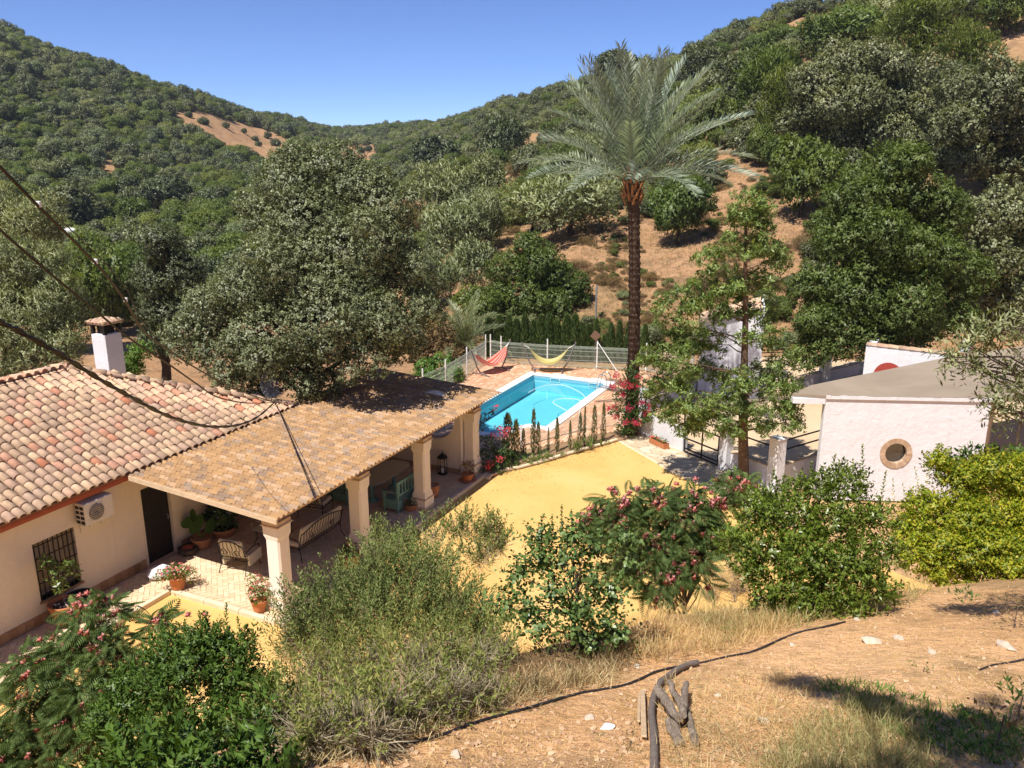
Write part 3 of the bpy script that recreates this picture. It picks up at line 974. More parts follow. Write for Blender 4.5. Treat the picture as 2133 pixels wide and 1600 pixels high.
bme.materials.append(M['paving'])
V0 = np.array([v.co[:] for v in bme.vertices])
Q0 = np.array([p.vertices[:] for p in bme.polygons])
def mass(name, me, placements, mat, parent=None, kind='stuff', label=None):
    """many copies of one small mesh joined into a single one; placements are 4x4 matrices"""
    V0 = np.array([v.co[:] for v in me.vertices])
    T0 = [p.vertices[:] for p in me.polygons]
    Q4 = np.array([t for t in T0 if len(t) == 4]).reshape(-1, 4)
    Q3 = np.array([t for t in T0 if len(t) == 3]).reshape(-1, 3)
    Ms = np.array([np.array(m) for m in placements])
    V = np.einsum('nij,vj->nvi', Ms[:, :3, :3], V0) + Ms[:, None, :3, 3]
    off = (np.arange(len(Ms)) * len(V0))[:, None, None]
    Q = (Q4[None] + off).reshape(-1, 4) if len(Q4) else None
    T = (Q3[None] + off).reshape(-1, 3) if len(Q3) else None
    o = link(name, np_mesh(name, V.reshape(-1, 3), Q, T), mat, parent)
    return tag(o, label, None, None, kind)
for i, (x, y, r) in enumerate(cells[:300]):
    p = hw(x, y)
    link('brick', bme, None, terrace, (p.x, p.y, .085 + random.uniform(-.003, .003)), (0, 0, HA + r))
mass('brick_paving', bme, [Matrix.Translation((hw(x, y).x, hw(x, y).y, .085 + random.uniform(-.003, .003))) @ Matrix.Rotation(HA + r, 4, 'Z') for x, y, r in cells[300:]], M['paving'], terrace)

# ------------------------------------------------------------------ pool and its deck
def poly_pool(grow):
    g = grow
    u0, u1, y0, y1 = 15.35, 22.35, -.02, 3.62
    b0, b1, bu = 1.15, 2.75, 13.75
    pts = [(u0 - g, y0 - g), (u1 + g, y0 - g), (u1 + g, y1 + g), (u0 - g, y1 + g)]
    for t in np.linspace(0, 1, 7):
        a = t * math.pi / 2
        pts.append((u0 - .55 * math.sin(a) * 1.0 - (0 if t < 1 else 0) - g * .9, b1 + .45 * (1 - math.sin(a)) + g * .4 * (1 - t) + g * t * .9))
    pts += [(bu + .25 - g * .7, b1 + g * .9), (bu - g, b1 - .25 + g * .4), (bu - g, b0 + .25 - g * .4), (bu + .25 - g * .7, b0 - g * .9)]
    for t in np.linspace(1, 0, 7):
        a = t * math.pi / 2
        pts.append((u0 - .55 * math.sin(a) - g * .9, b0 - .45 * (1 - math.sin(a)) - g * .4 * (1 - t) - g * t * .9))
    return pts
pin_l, pout_l = poly_pool(0.0), poly_pool(.38)
pin = [v2(hw(u, y)) for u, y in pin_l]
pout = [v2(hw(u, y)) for u, y in pout_l]
deck = tag(link('pool_deck', sheet_mesh('pool_deck', deck_poly, .0, [pout], .3), M['joint']), 'terracotta brick deck round the swimming pool', None, None, 'structure')
dl = [hl((p[0], p[1], 0)) for p in deck_poly]
du0, du1 = min(p[0] for p in dl), max(p[0] for p in dl)
dy0, dy1 = min(p[1] for p in dl), max(p[1] for p in dl)
place = []
dbr = MB().box(-.135, .135, -.0625, .0625, 0, .02).mesh('deck_brick')
j = 0
y = dy0
while y < dy1:
    x = du0 + (j % 2) * .14
    while x < du1:
        if inside(dl, x, y) and not inside(pout_l, x, y):
            p = hw(x, y)
            place.append(Matrix.Translation((p.x, p.y, random.uniform(-.004, .002))) @ Matrix.Rotation(HA, 4, 'Z'))
        x += .28
    y += .135
    j += 1
mass('brick_paving', dbr, place, M['deckbrick'], deck)

pool = empty('swimming_pool', tuple(hw(18.8, 1.8)), HA, 'turquoise swimming pool with white coping and stepped end bay', 'swimming pool')
def ploc(l): return [(u - 18.8, y - 1.8) for u, y in l]
# basin shell
def basin():
    top = ploc(pin_l)
    n = len(top)
    vs, fs = [], []
    for z in (.0, -.20, -.80):
        vs += [(p[0], p[1], z) for p in top]
    mi = []
    for r in range(2):
        for i in range(n):
            k = (i + 1) % n
            fs.append((r * n + i, r * n + n + i, r * n + n + k, r * n + k)); mi.append(1 if r == 0 else 0)
    fl = tessellate_polygon([[Vector((p[0], p[1], 0)) for p in top]])
    for t in fl:
        a, b, c = (Vector((top[i][0], top[i][1], 0)) for i in t)
        t = tuple(t) if (b - a).cross(c - a).z > 0 else tuple(reversed(t))
        fs.append(tuple(2 * n + i for i in t)); mi.append(0)
    me = bpy.data.meshes.new('basin')
    me.from_pydata(vs, [], fs)
    me.materials.append(M['basin']); me.materials.append(M['basinline'])
    me.polygons.foreach_set('material_index', mi)
    me.update()
    return me
link('basin', basin(), None, pool)
st = MB()
for i, d in enumerate((.28, .45, .62)):
    st.box(13.76 - 18.8 + .38 * i, 13.76 - 18.8 + .38 * (i + 1), 1.2 - 1.8, 2.7 - 1.8, -.79, -d)
st.build('entry_steps', M['basin'], pool)
link('water', sheet_mesh('water', ploc(pin_l), -.13), M['water'], pool)
# coping stones
def coping():
    a, b = ploc(pin_l), ploc(pout_l)
    n = len(a)
    for i in range(n):
        k = (i + 1) % n
        A, B = Vector((a[i][0], a[i][1], 0)), Vector((a[k][0], a[k][1], 0))
        C, D = Vector((b[i][0], b[i][1], 0)), Vector((b[k][0], b[k][1], 0))
        m = max(1, int((B - A).length / .6))
        for s in range(m):
            t0, t1 = s / m, (s + 1) / m
            e = .004 / max((B - A).length, .05)
            t0, t1 = t0 + e, t1 - e
            q = [A.lerp(B, t0), A.lerp(B, t1), C.lerp(D, t1), C.lerp(D, t0)]
            c = sum(q, Vector()) / 4
            pts = [(p.x - c.x, p.y - c.y) for p in q]
            if (Vector(pts[1] + (0,)) - Vector(pts[0] + (0,))).cross(Vector(pts[2] + (0,)) - Vector(pts[0] + (0,))).z < 0: pts.reverse()
            MB().prism(pts, -.04, .05).build('coping_stone', M['coping'], pool, (c.x, c.y, 0))
coping()
for uu, yy in ((22.33, 1.0 + 1.5), (22.33, .55)):
    f = MB()
    cx = uu - 18.8 - .012; cy = yy - 1.8
    f.box(cx - .01, cx, cy - .24, cy + .24, -.04, -.015).box(cx - .01, cx, cy - .24, cy + .24, -.22, -.195)
    f.box(cx - .01, cx, cy - .24, cy - .215, -.195, -.04).box(cx - .01, cx, cy + .215, cy + .24, -.195, -.04)
    f.build('skimmer_frame', M['whitepaint'], pool)
    MB().box(22.35 - 18.8 + .37, 22.35 - 18.8 + .62, cy - .32, cy + .32, .0, .046).build('skimmer_slab', M['coping'], pool)
# ------------------------------------------------------------------ house
house = empty('house', tuple(hw(0, 4.7)), HA, 'low cream house with a clay-tiled hip roof and grilled window', 'house')
WY, EZ, EY = 0.0, 2.90, -.32          # wall line, eaves height and overhang in the house's own frame (y grows into the house)
HX1 = 5.62                             # far end wall
EU = HX1 + .33
RISE, RUN = 1.74, 4.34
DEPTH = 2 * (RUN - .32)
X0 = -9.0
# long wall with openings for the window and the door
WIN = (-2.62, -1.57, .62, 2.02)
DOOR = (.36, 1.26, .085, 2.20)
def wall_mesh():
    mb = MB()
    t = .35
    xs = [X0, WIN[0], WIN[1], DOOR[0], DOOR[1], HX1]
    mb.box(xs[0], xs[1], 0, t, -.1, 2.86)
    mb.box(xs[1], xs[2], 0, t, -.1, WIN[2]).box(xs[1], xs[2], 0, t, WIN[3], 2.86)
    mb.box(xs[2], xs[3], 0, t, -.1, 2.86)
    mb.box(xs[3], xs[4], 0, t, DOOR[3], 2.86)
    mb.box(xs[4], xs[5], 0, t, -.1, 2.86)
    mb.box(HX1 - t, HX1 - .002, t, DEPTH, -.1, 2.86)
    mb.box(X0, HX1 - t, DEPTH - t, DEPTH, -.1, 2.86)
    mb.box(X0, X0 + t, t, DEPTH - t, -.1, 2.86)
    return mb
wall_mesh().build('wall', M['cream'], house)
w = empty('window', (WIN[0], 0, WIN[2])); w.parent = house
ww, wh = WIN[1] - WIN[0], WIN[3] - WIN[2]
MB().box(.02, ww - .02, .24, .26, .02, wh - .02).build('shutter', M['shutter'], w)
fr = MB()
for x in (0, ww / 2 - .03, ww - .06): fr.box(x, x + .06, .2, .25, .0, wh)
fr.box(.06, ww - .06, .2, .25, 0, .06).box(.06, ww - .06, .2, .25, wh - .06, wh)
fr.build('frame', M['greywash'], w)
MB().box(-.04, ww + .04, -.05, .2, -.06, .0, None, .01).build('sill', M['plinthtile'], w)
for k in range(9):
    x = .05 + (ww - .1) * k / 8
    MB().box(x - .011, x + .011, .03, .052, .0, wh).build('grille_bar', M['iron'], w)
for k in range(5):
    z = .1 + (wh - .2) * k / 4
    MB().box(0, ww, .022, .058, z - .008, z + .008).build('grille_rail', M['iron'], w)
d = empty('door', (DOOR[0], 0, DOOR[2])); d.parent = house
dw, dh = DOOR[1] - DOOR[0], DOOR[3] - DOOR[2]
for k in range(6):
    MB().box(dw * k / 6 + .004, dw * (k + 1) / 6 - .004, .10, .14, 0, dh, None, .006).build('plank', M['darkwood'], d)
MB().tube([(dw - .1, .09, 1.0), (dw - .1, .05, 1.0), (dw - .1, .05, 1.12), (dw - .1, .09, 1.12)], .009, 6).build('handle', M['greysteel'], d)
# skirting of brown tiles
skm = MB().box(0, .19, -.025, -.002, .09, .33, None, .006).mesh('plinth_tile')
skm.materials.append(M['plinthtile'])
x = -6.2
while x < HX1 - .2:
    if not (DOOR[0] - .19 < x < DOOR[1]): link('plinth_tile', skm, None, house, (x, 0, random.uniform(-.004, .004)))
    x += .196
# roof
def roof_z(u, y):
    """height of the tile bed in the house frame"""
    a = EZ + (y - EY) * RISE / RUN
    b = EZ + (EU - u) * RISE / RUN
    c = EZ + (DEPTH + .32 - y) * RISE / RUN
    return min(a, b, c)
yr = EY + RUN
bed = MB()
vs = [(X0, EY, EZ), (EU, EY, EZ), (EU - RUN, yr, EZ + RISE), (X0, yr, EZ + RISE), (EU, DEPTH + .32, EZ), (X0, DEPTH + .32, EZ)]
bed.add(vs, [(0, 1, 2, 3), (1, 4, 2), (3, 2, 4, 5)])
bed.add([(p[0], p[1], p[2] - .09) for p in vs], [(3, 2, 1, 0), (2, 4, 1), (5, 4, 2, 3)])
bed.add([vs[0], vs[1], (EU, EY, EZ - .09), (X0, EY, EZ - .09)], [(3, 2, 1, 0)])
bed.add([vs[1], vs[4], (EU, DEPTH + .32, EZ - .09), (EU, EY, EZ - .09)], [(3, 2, 1, 0)])
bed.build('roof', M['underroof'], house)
MB().box(X0, EU - .05, EY + .03, -.003, EZ - .13, EZ - .085).box(X0, EU - .05, EY + .0, EY + .028, EZ - .17, EZ - .03).build('eaves_board', M['redgutter'], house)

def barrel(L, r0, r1, th=.014, n=7, sx=1.0):
    """a half-round clay tile lying along +x (x = 0 low end), with thickness"""
    vs = []
    for x, r in ((0, r0), (L, r1)):
        for rr in (r, r - th):
            for k in range(n):
                a = math.pi * k / (n - 1)
                vs.append((x, -rr * math.cos(a), rr * math.sin(a) * .82))
    fs = []
    for k in range(n - 1):
        fs.append((k, k + 1, 2 * n + k + 1, 2 * n + k))               # outer
        fs.append((n + k + 1, n + k, 3 * n + k, 3 * n + k + 1))       # inner
        fs.append((k + 1, k, n + k, n + k + 1))                       # low end
    me = bpy.data.meshes.new('tile')
    me.from_pydata(vs, [], fs)
    me.polygons.foreach_set('use_smooth', [i % 3 == 0 for i in range(len(fs))])
    me.update()
    return me
PITCHX, EXPO = .243, .30
sl = math.atan2(RISE, RUN)
tile_me = barrel(.385, .106, .087)
tile_me.materials.append(M['tile'])
tilts = []
cnt = 0
nrow = int(RUN / math.cos(sl) / EXPO) + 1
u = EU - .12
cols = []
while u > -9:
    cols.append(u); u -= PITCHX
for ci, u in enumerate(cols):
    for r in range(nrow):
        s = r * EXPO - .05
        y = EY + s * math.cos(sl)
        if y > EY + (EU - u) + .02 or y > yr - .1: break
        tilts.append((u + random.uniform(-.012, .012), y, EZ + (y - EY) * RISE / RUN + .018 + random.uniform(0, .01), ci))
def tmat(u, y, z):
    return Matrix.Translation((u, y, z)) @ Matrix.Rotation(R(90) + random.uniform(-.035, .035), 4, 'Z') @ Matrix.Rotation(-sl + random.uniform(-.012, .012) + .03, 4, 'Y')
def near_key(t):
    p = hw(t[0], t[1] + 4.7)
    px, py = proj(p.x, p.y, t[2])
    return (0 if px > -5 else 50) + p.length
tilts.sort(key=near_key)
for t in tilts[:280]:
    o = link('tile', tile_me, None, house)
    o.matrix_local = tmat(*t[:3])
mass('roof_tiles', tile_me, [tmat(*t[:3]) for t in tilts[280:]], M['tile_mass'], house)
# far slopes: the same tiles, joined
back = []
v = EY + .12
while v < DEPTH + .3:
    for r in range(nrow):
        s = r * EXPO - .05
        uu = EU - s * math.cos(sl)
        lim = min(v - EY, DEPTH + .32 - v)
        if (EU - uu) > lim + .02: break
        back.append(Matrix.Translation((uu, v, EZ + (EU - uu) * RISE / RUN + .02)) @ Matrix.Rotation(R(180), 4, 'Z') @ Matrix.Rotation(-sl + .03, 4, 'Y'))
    v += PITCHX
for u in cols:
    for r in range(nrow):
        y = DEPTH + .32 - r * EXPO * math.cos(sl)
        if (DEPTH + .32 - y) > (EU - u) or y < yr + .1: break
        back.append(Matrix.Translation((u, y, EZ + (DEPTH + .32 - y) * RISE / RUN + .02)) @ Matrix.Rotation(R(-90), 4, 'Z') @ Matrix.Rotation(-sl + .03, 4, 'Y'))
mass('rear_tiles', tile_me, back, M['tile_mass'], house)
rid = barrel(.44, .125, .112)
rid.materials.append(M['tile'])
apex = Vector((EU - RUN, yr, EZ + RISE + .07))
corner = Vector((EU, EY, EZ + .07))
corner2 = Vector((EU, DEPTH + .32, EZ + .07))
def ridge(a, b):
    dd = b - a
    L = dd.length
    k = int(L / .37)
    q = dd.to_track_quat('X', 'Z').to_matrix().to_4x4()
    for i in range(k):
        o = link('ridge_tile', rid, None, house)
        o.matrix_local = Matrix.Translation(a + dd * (i / k) + Vector((0, 0, random.uniform(-.01, .01)))) @ q @ Matrix.Rotation(.05, 4, 'Y')
ridge(corner, apex)
ridge(corner2, apex)
ridge(Vector((X0 + 1, yr, EZ + RISE + .07)), apex)
# chimney
cl = Vector(hl(atY(222, 700, 25.3)) + (0,)) - Vector((0, 4.7, 0))
ch = empty('chimney', (cl.x, cl.y, 3.2)); ch.parent = house
MB().box(-.30, .30, -.30, .30, 0, 1.86, None, .015).build('shaft', M['whitewash'], ch)
hd = MB()
for sx in (-1, 1):
    for sy in (-1, 1): hd.box(sx * .25 - .05, sx * .25 + .05, sy * .25 - .05, sy * .25 + .05, 1.86, 2.16)
hd.box(-.17, .17, -.17, .17, 1.86, 2.12)
hd.build('vent', M['black'], ch)
MB().box(-.36, .36, -.36, .36, 2.16, 2.20).build('cap_slab', M['sandstone'], ch)
ct = barrel(.40, .075, .05, .012, 6)
ct.materials.append(M['tile'])
for k in range(5):
    for sd in range(4):
        o = link('cap_tile', ct, None, ch)
        off = (k - 2) * .15
        ln = 1.0 - abs(k - 2) * .25
        o.matrix_local = Matrix.Rotation(R(90 * sd), 4, 'Z') @ Matrix.Translation((-.40, off, 2.20)) @ Matrix.Rotation(-R(20), 4, 'Y') @ Matrix.Diagonal((ln, 1, 1, 1))

# ------------------------------------------------------------------ air conditioner on the wall
ac = empty('air_conditioner', tuple(hw(-1.12, 4.69, 2.05)), HA, 'off-white air conditioning box mounted on the cream wall under the eaves', 'air conditioner')
MB().box(-.39, .39, -.36, -.04, 0, .56, None, .015).build('casing', M['acwhite'], ac)
g = MB().lathe([(.20, 0), (.20, .012), (.05, .012), (.05, 0)], 24, Matrix.Translation((-.08, -.362, .28)) @ Matrix.Rotation(R(90), 4, 'X'))
g.build('fan_disc', M['acdark'], ac)
fg = MB()
for k in range(8): fg.box(-.08 - .19, -.08 + .19, -.378, -.372, .10 + k * .05, .107 + k * .05)
fg.build('fan_guard', M['acwhite'], ac)
for k in range(4):
    for j in range(2):
        MB().box(-.394, -.389, -.33 + j * .15, -.21 + j * .15, .05 + k * .12, .13 + k * .12).build('side_louvre', M['black'], ac)
br = MB()
for x in (-.28, .28): br.box(x - .02, x + .02, -.36, -.0, -.03, -.002).box(x - .02, x + .02, -.02, .0, -.25, -.03)
br.build('bracket', M['acwhite'], ac)

# ------------------------------------------------------------------ porch
porch = empty('porch', tuple(hw(0, 0)), HA, 'open porch with tile-patterned roof on four cream pillars', 'porch')
def pz(y): return 2.60 + (y + .22) * (2.86 - 2.60) / 4.6
def sheet(u0, u1, y0, y1):
    """one corrugated roofing sheet with stepped courses"""
    nu = int(round((u1 - u0) / .17))
    us, hs = [], []
    for i in range(nu * 8 + 1):
        ph = i / 8.0
        f = ph % 1.0
        h = .052 * math.sin(math.pi * min(f / .68, 1)) if f < .68 else -.006 * math.sin(math.pi * (f - .68) / .32)
        us.append(u0 + (u1 - u0) * i / (nu * 8)); hs.append(h)
    rows = []
    y = y0
    while y < y1 - .01:
        e = min(y + .34, y1)
        rows += [(y, .014), (e - .002, .0)]
        y = e
    V = np.array([[[u, yy, pz(yy) + h + st] for u, h in zip(us, hs)] for yy, st in rows])
    n, m = V.shape[:2]
    r, c = np.meshgrid(np.arange(n - 1), np.arange(m - 1), indexing='ij')
    Q = np.stack([r * m + c, r * m + c + 1, (r + 1) * m + c + 1, (r + 1) * m + c], -1).reshape(-1, 4)
    V2 = V.reshape(-1, 3)
    Vb = V2 - np.array([0, 0, .012])
    Q = np.vstack([Q, Q[:, ::-1] + len(V2)])
    k = np.arange(m - 1)
    Q = np.vstack([Q, np.stack([k, k + len(V2), k + 1 + len(V2), k + 1], -1)])
    for j in (0, m - 1):
        a = np.arange(n - 1) * m + j
        q = np.stack([a, a + m, a + m + len(V2), a + len(V2)], -1)
        Q = np.vstack([Q, q if j == 0 else q[:, ::-1]])
    return np_mesh('roof_sheet', np.vstack([V2, Vb]), Q)
u = -.25
while u < 10.3:
    link('roof_sheet', sheet(u, u + 1.02 + .0, -.25, 4.36 if u < 5.3 else 4.66), M['sheet'], porch, (0, 0, random.uniform(0, .006)))
    u += 1.02
# beams and end fascia
MB().box(-.12, 10.3, .08, .30, 2.36, 2.55).build('beam', M['sandstone'], porch)
MB().box(-.262, -.215, -.24, 4.30, 0, .12).add([], []).build('verge_board', M['sandstone'], porch, (0, 0, 2.52), (math.atan2(.26, 4.6), 0, 0))
for k in range(7):
    x = .6 + k * 1.5
    MB().box(x, x + .08, .3, 4.3, -.12, -.0).build('rafter', M['darkwood'], porch, (0, 0, 2.58), (math.atan2(.26, 4.6), 0, 0))
def pillar(u, z=0.085):
    c = empty('pillar', (u, .24, z)); c.parent = porch
    MB().box(-.29, .29, -.27, .27, 0, .10, None, .01).build('footing', M['sandstone'], c)
    MB().box(-.26, .26, -.24, .24, .10, .34, None, .008).build('plinth', M['pillar'], c)
    MB().box(-.275, .275, -.255, .255, .34, .375, None, .006).build('moulding', M['sandstone'], c)
    s = MB()
    # chamfered shaft, square at both ends
    def sec(h, k, z): return [(-h + k, -h, z), (h - k, -h, z), (h, -h + k, z), (h, h - k, z), (h - k, h, z), (-h + k, h, z), (-h, h - k, z), (-h, -h + k, z)]
    secs = [sec(.222, .004, .375), sec(.218, .004, .50), sec(.200, .045, .58), sec(.200, .045, 1.80), sec(.218, .008, 1.90), sec(.226, .004, 2.14)]
    vs = [p for q in secs for p in q]
    fs = []
    for r in range(len(secs) - 1):
        for i in range(8): fs.append((r * 8 + i, r * 8 + (i + 1) % 8, r * 8 + 8 + (i + 1) % 8, r * 8 + 8 + i))
    s.add(vs, fs)
    s.build('shaft', M['pillar'], c)
    MB().box(-.26, .26, -.25, .25, 2.14, 2.18, None, .006).box(-.235, .235, -.225, .225, 2.18, 2.272).build('capital', M['sandstone'], c)
for u in (.26, 3.40, 6.58, 9.72): pillar(u)
# end wall with a round opening
def ringwall(name, W, H, cx, cz, r, t, mat, parent, loc, top=None):
    """upright wall panel in the local x-z plane with a round hole"""
    n = 48
    hole = [Vector((cx + r * math.cos(2 * math.pi * k / n), cz + r * math.sin(2 * math.pi * k / n), 0)) for k in range(n)]
    outer = [Vector((0, 0, 0)), Vector((W, 0, 0)), Vector((W, H if top is None else top, 0)), Vector((0, H, 0))]
    flat = outer + hole
    tris = tessellate_polygon([outer, hole])
    vs = [(p.x, 0, p.y) for p in flat] + [(p.x, t, p.y) for p in flat]
    N = len(flat)
    fs = []
    for q in tris:
        a, b, c = (flat[i] for i in q)
        q = tuple(q) if (b - a).cross(c - a).z > 0 else tuple(reversed(q))
        fs.append(q); fs.append(tuple(N + i for i in reversed(q)))
    for i in range(4): fs.append((i, N + i, N + (i + 1) % 4, (i + 1) % 4))
    for i in range(n):
        a, b = 4 + i, 4 + (i + 1) % n
        fs.append((a, b, N + b, N + a))
    me = bpy.data.meshes.new(name)
    me.from_pydata(vs, [], fs)
    me.update()
    import bmesh
    bm = bmesh.new(); bm.from_mesh(me)
    bmesh.ops.recalc_face_normals(bm, faces=bm.faces)
    bm.to_mesh(me); bm.free()
    return link(name, me, mat, parent, loc)
ew = ringwall('end_wall', 4.2, 2.56, 1.02, 1.95, .80, .22, M['pillar'], porch, (9.62, .47, .05), 2.78)
ew.rotation_euler = (0, 0, R(90))
rim = MB()
pts = [(.0, 1.02 + .80 * math.cos(2 * math.pi * k / 40), 1.95 + .80 * math.sin(2 * math.pi * k / 40)) for k in range(41)]
rim.tube([(x - .0, y, z) for x, y, z in pts], .035, 6, None, False)
rim.build('round_trim', M['sandstone'], porch, (9.62, .47, .05))
MB().box(9.36, 9.398, .5, 4.6, .085, .26).build('skirting', M['plinthtile'], porch)

# ------------------------------------------------------------------ satellite dish on the eaves corner
dp = at(558, 826, 3.05)
dish = empty('satellite_dish', tuple(dp), R(20), 'slate-blue mesh satellite dish on the far corner of the tiled roof', 'satellite dish')
MB().tube([(0, 0, -.1), (0, 0, .42), (.04, 0, .62)], .022, 6).build('mast', M['greysteel'], dish)
db = MB()
nr, na = 7, 20
for i in range(1, nr + 1):
    rr = .40 * i / nr
    db.tube([(.30 * rr * rr, rr * .72 * math.cos(2 * math.pi * k / na), rr * math.sin(2 * math.pi * k / na)) for k in range(na + 1)], .009, 4, None, False)
for k in range(na):
    a = 2 * math.pi * k / na
    db.tube([(.30 * (r_ * .4) ** 2, r_ * .4 * .72 * math.cos(a), r_ * .4 * math.sin(a)) for r_ in (0, .5, 1)], .008, 4, None, False)
db.build('grid_reflector', M['bluegrid'], dish, (.05, 0, .38), (0, R(-8), R(-65)))
MB().tube([(0, 0, .38), (.32, -.12, .16)], .01, 5).tube([(.32, -.12, .12), (.34, -.12, .20)], .03, 6).build('feed_arm', M['greysteel'], dish)
# ------------------------------------------------------------------ white shed with the round window
def poly_walls(mb, pts, z0, z1, t=.22):
    for a, b in zip(pts[:-1], pts[1:]):
        a, b = Vector(a).to_3d(), Vector(b).to_3d()
        d = (b - a); L = d.length
        mb.box(0, L, 0, t, z0, z1, Matrix.Translation(a) @ Matrix.Rotation(math.atan2(d.y, d.x), 4, 'Z'))
SB = Vector(at(1720, 829, 3.28)); SC = Vector(at(2066, 836, 3.28))
fa = math.atan2(SC.y - SB.y, SC.x - SB.x)
FW = (SC - SB).length
shed = empty('white_shed', (SB.x, SB.y, 0), fa, 'whitewashed shed with a flat slab roof and a brick-ringed round window', 'shed')
import bmesh
wc = Vector(at(1866, 943, 1.5))
# centre of the round window on the wall face
def on_face(x, y):
    d = ray(x, y)
    n = Vector((-math.sin(fa), math.cos(fa), 0))
    o = Vector((0, 0, CAM_H))
    t = (SB - o).dot(n) / Vector(d).dot(n)
    p = o + Vector(d) * t
    return (p - SB).dot(Vector((math.cos(fa), math.sin(fa), 0))), p.z
wx, wz = on_face(1866, 944)
WR = .34
fw = ringwall('wall', FW, 3.26, wx, wz, WR, .25, M['whitewash'], shed, (0, 0, -.0))
# side walls: the left one follows the riding ground, the right one runs back
la = R(38) ; ra = R(52)
sw = MB()
sw.box(.0, 8.5, -.24, -.001, 0, 3.10, Matrix.Translation((.26, .251, 0)) @ Matrix.Rotation(la, 4, 'Z') @ Matrix.Translation((0, .24, 0)))
sw.build('side_wall', M['whitewash'], shed)
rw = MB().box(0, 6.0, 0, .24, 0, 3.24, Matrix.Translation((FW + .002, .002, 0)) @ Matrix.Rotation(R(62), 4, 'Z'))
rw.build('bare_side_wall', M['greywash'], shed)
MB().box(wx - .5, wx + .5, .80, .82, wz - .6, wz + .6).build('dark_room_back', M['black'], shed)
pane = MB().lathe([(.0, 0), (WR, 0), (WR, .012), (0, .012)], 32, Matrix.Translation((wx, .16, wz)) @ Matrix.Rotation(R(90), 4, 'X'), False)
pane.build('window_pane', M['windowglass'], shed)
NBR = 34
bm_ = MB()
bm_.add([(-.032, -.03, WR - .02), (.032, -.03, WR - .02), (.042, -.03, WR + .135), (-.042, -.03, WR + .135), (-.032, .12, WR - .02), (.032, .12, WR - .02), (.042, .0, WR + .135), (-.042, .0, WR + .135)],
        [(0, 1, 2, 3), (5, 4, 7, 6), (4, 0, 3, 7), (1, 5, 6, 2), (3, 2, 6, 7), (4, 5, 1, 0)])
bme2 = bm_.mesh('ring_brick')
bme2.materials.append(M['ringbrick'])
for k in range(NBR):
    link('brick', bme2, None, shed, (wx, random.uniform(-.006, .004), wz), (0, 2 * math.pi * k / NBR, 0))
rl = lambda p: shed_inv @ Vector(p)
shed_inv = (Matrix.Translation((SB.x, SB.y, 0)) @ Matrix.Rotation(fa, 4, 'Z')).inverted()
rp = [shed_inv @ Vector(at(x, y, 3.30)) for x, y in [(1650, 824), (1716, 828), (2092, 834), (2300, 790), (2420, 742), (2133, 724), (1985, 745), (1690, 806)]]
for p in rp[1:3]: p.y = -.03
rpts = [(p.x, p.y) for p in rp]
a_ = sum((rpts[i][0] * rpts[(i + 1) % 8][1] - rpts[(i + 1) % 8][0] * rpts[i][1]) for i in range(8))
if a_ < 0: rpts.reverse()
rf = MB().prism(rpts, 3.27, 3.36)
rf.build('roof_slab', M['concrete'], shed)
fb = [shed_inv @ Vector(at(1650, 824, 3.30)), shed_inv @ Vector(at(1716, 828, 3.30))]
MB().box(fb[0].x, -.012, -.04, .2, 3.10, 3.262, Matrix.Identity(4)).build('overhang_fascia', M['whitewash'], shed)
# weathered plaster lip along the roof edge
lp = MB()
x = 0
while x < FW:
    w_ = random.uniform(.08, .3)
    lp.box(x, min(FW, x + w_), -.055, -.031, 3.262, 3.345 + random.uniform(.0, .03))
    x += w_ + .002
lp.build('roof_edge_plaster', M['whitewash'], shed)
# pole lamp at the corner of the shed
lc = at(2082, 945, .6)
pl = empty('propped_pole', (SC.x + .45, SC.y - .75, 0), 0, 'dark prop poles tied with a cross stick beside the shed corner', 'poles')
zt = 3.3
pm = MB()
pm.tube([(0, 0, 0), (.10, .1, zt)], .045, 6)
pm.build('pole', M['bark'], pl)
MB().tube([(-.14, .02, 0), (-.10, .04, 2.05)], .03, 6).build('pole', M['bark'], pl)
for z in (1.25, 2.05): MB().tube([(-.28, -.03, z), (.34, .04, z + .02)], .05, 6).build('cross_stick', M['greybark'], pl)

# ------------------------------------------------------------------ low white walls, posts and rails of the riding ground
def rail(mb, a, b, r=.026): mb.tube([a, b], r, 6)
def seg(name, label, cat, a, b, h, t, capmat=True, group=None):
    a, b = Vector((a[0], a[1], 0)), Vector((b[0], b[1], 0))
    d = b - a
    o = empty(name, tuple(a), math.atan2(d.y, d.x), label, cat, group)
    L = d.length
    MB().box(0, L, 0, t, -.1, h, None, .015).build('wall_body', M['whitewash'], o)
    k = max(1, int(L / .5))
    for i in range(k):
        MB().box(L * i / k + .004, L * (i + 1) / k - .004, -.03, t + .03, h + .001, h + .045, None, .008).build('coping_tile', M['sandstone'], o)
    return o, L
W0, W1, W2, W3 = [Vector(p) for p in WALL_PTS]
o, L = seg('low_white_wall', 'low white wall with stone coping behind the flower box', 'wall', W0, W1, 1.0, .25)
rr = MB(); rail(rr, (0, .12, 1.48), (L, .12, 1.48)); rr.build('rail', M['black'], o)
for x in (.05, L - .08): MB().box(x - .02, x + .02, .10, .14, 1.04, 1.5).build('rail_post', M['black'], o)
def post(p, h, label, w=.34, rz=0.0, group='white posts of the riding ground fence'):
    o = empty('white_post', (p[0], p[1], 0), rz, label, 'post', group)
    MB().box(-w / 2, w / 2, -w / 2, w / 2, -.1, h, None, .02).build('shaft', M['whitewash'], o)
    MB().box(-w / 2 - .02, w / 2 + .02, -w / 2 - .02, w / 2 + .02, h + .001, h + .05, None, .01).build('cap', M['whitewash'], o)
    return o
ga = math.atan2((W2 - W1).y, (W2 - W1).x)
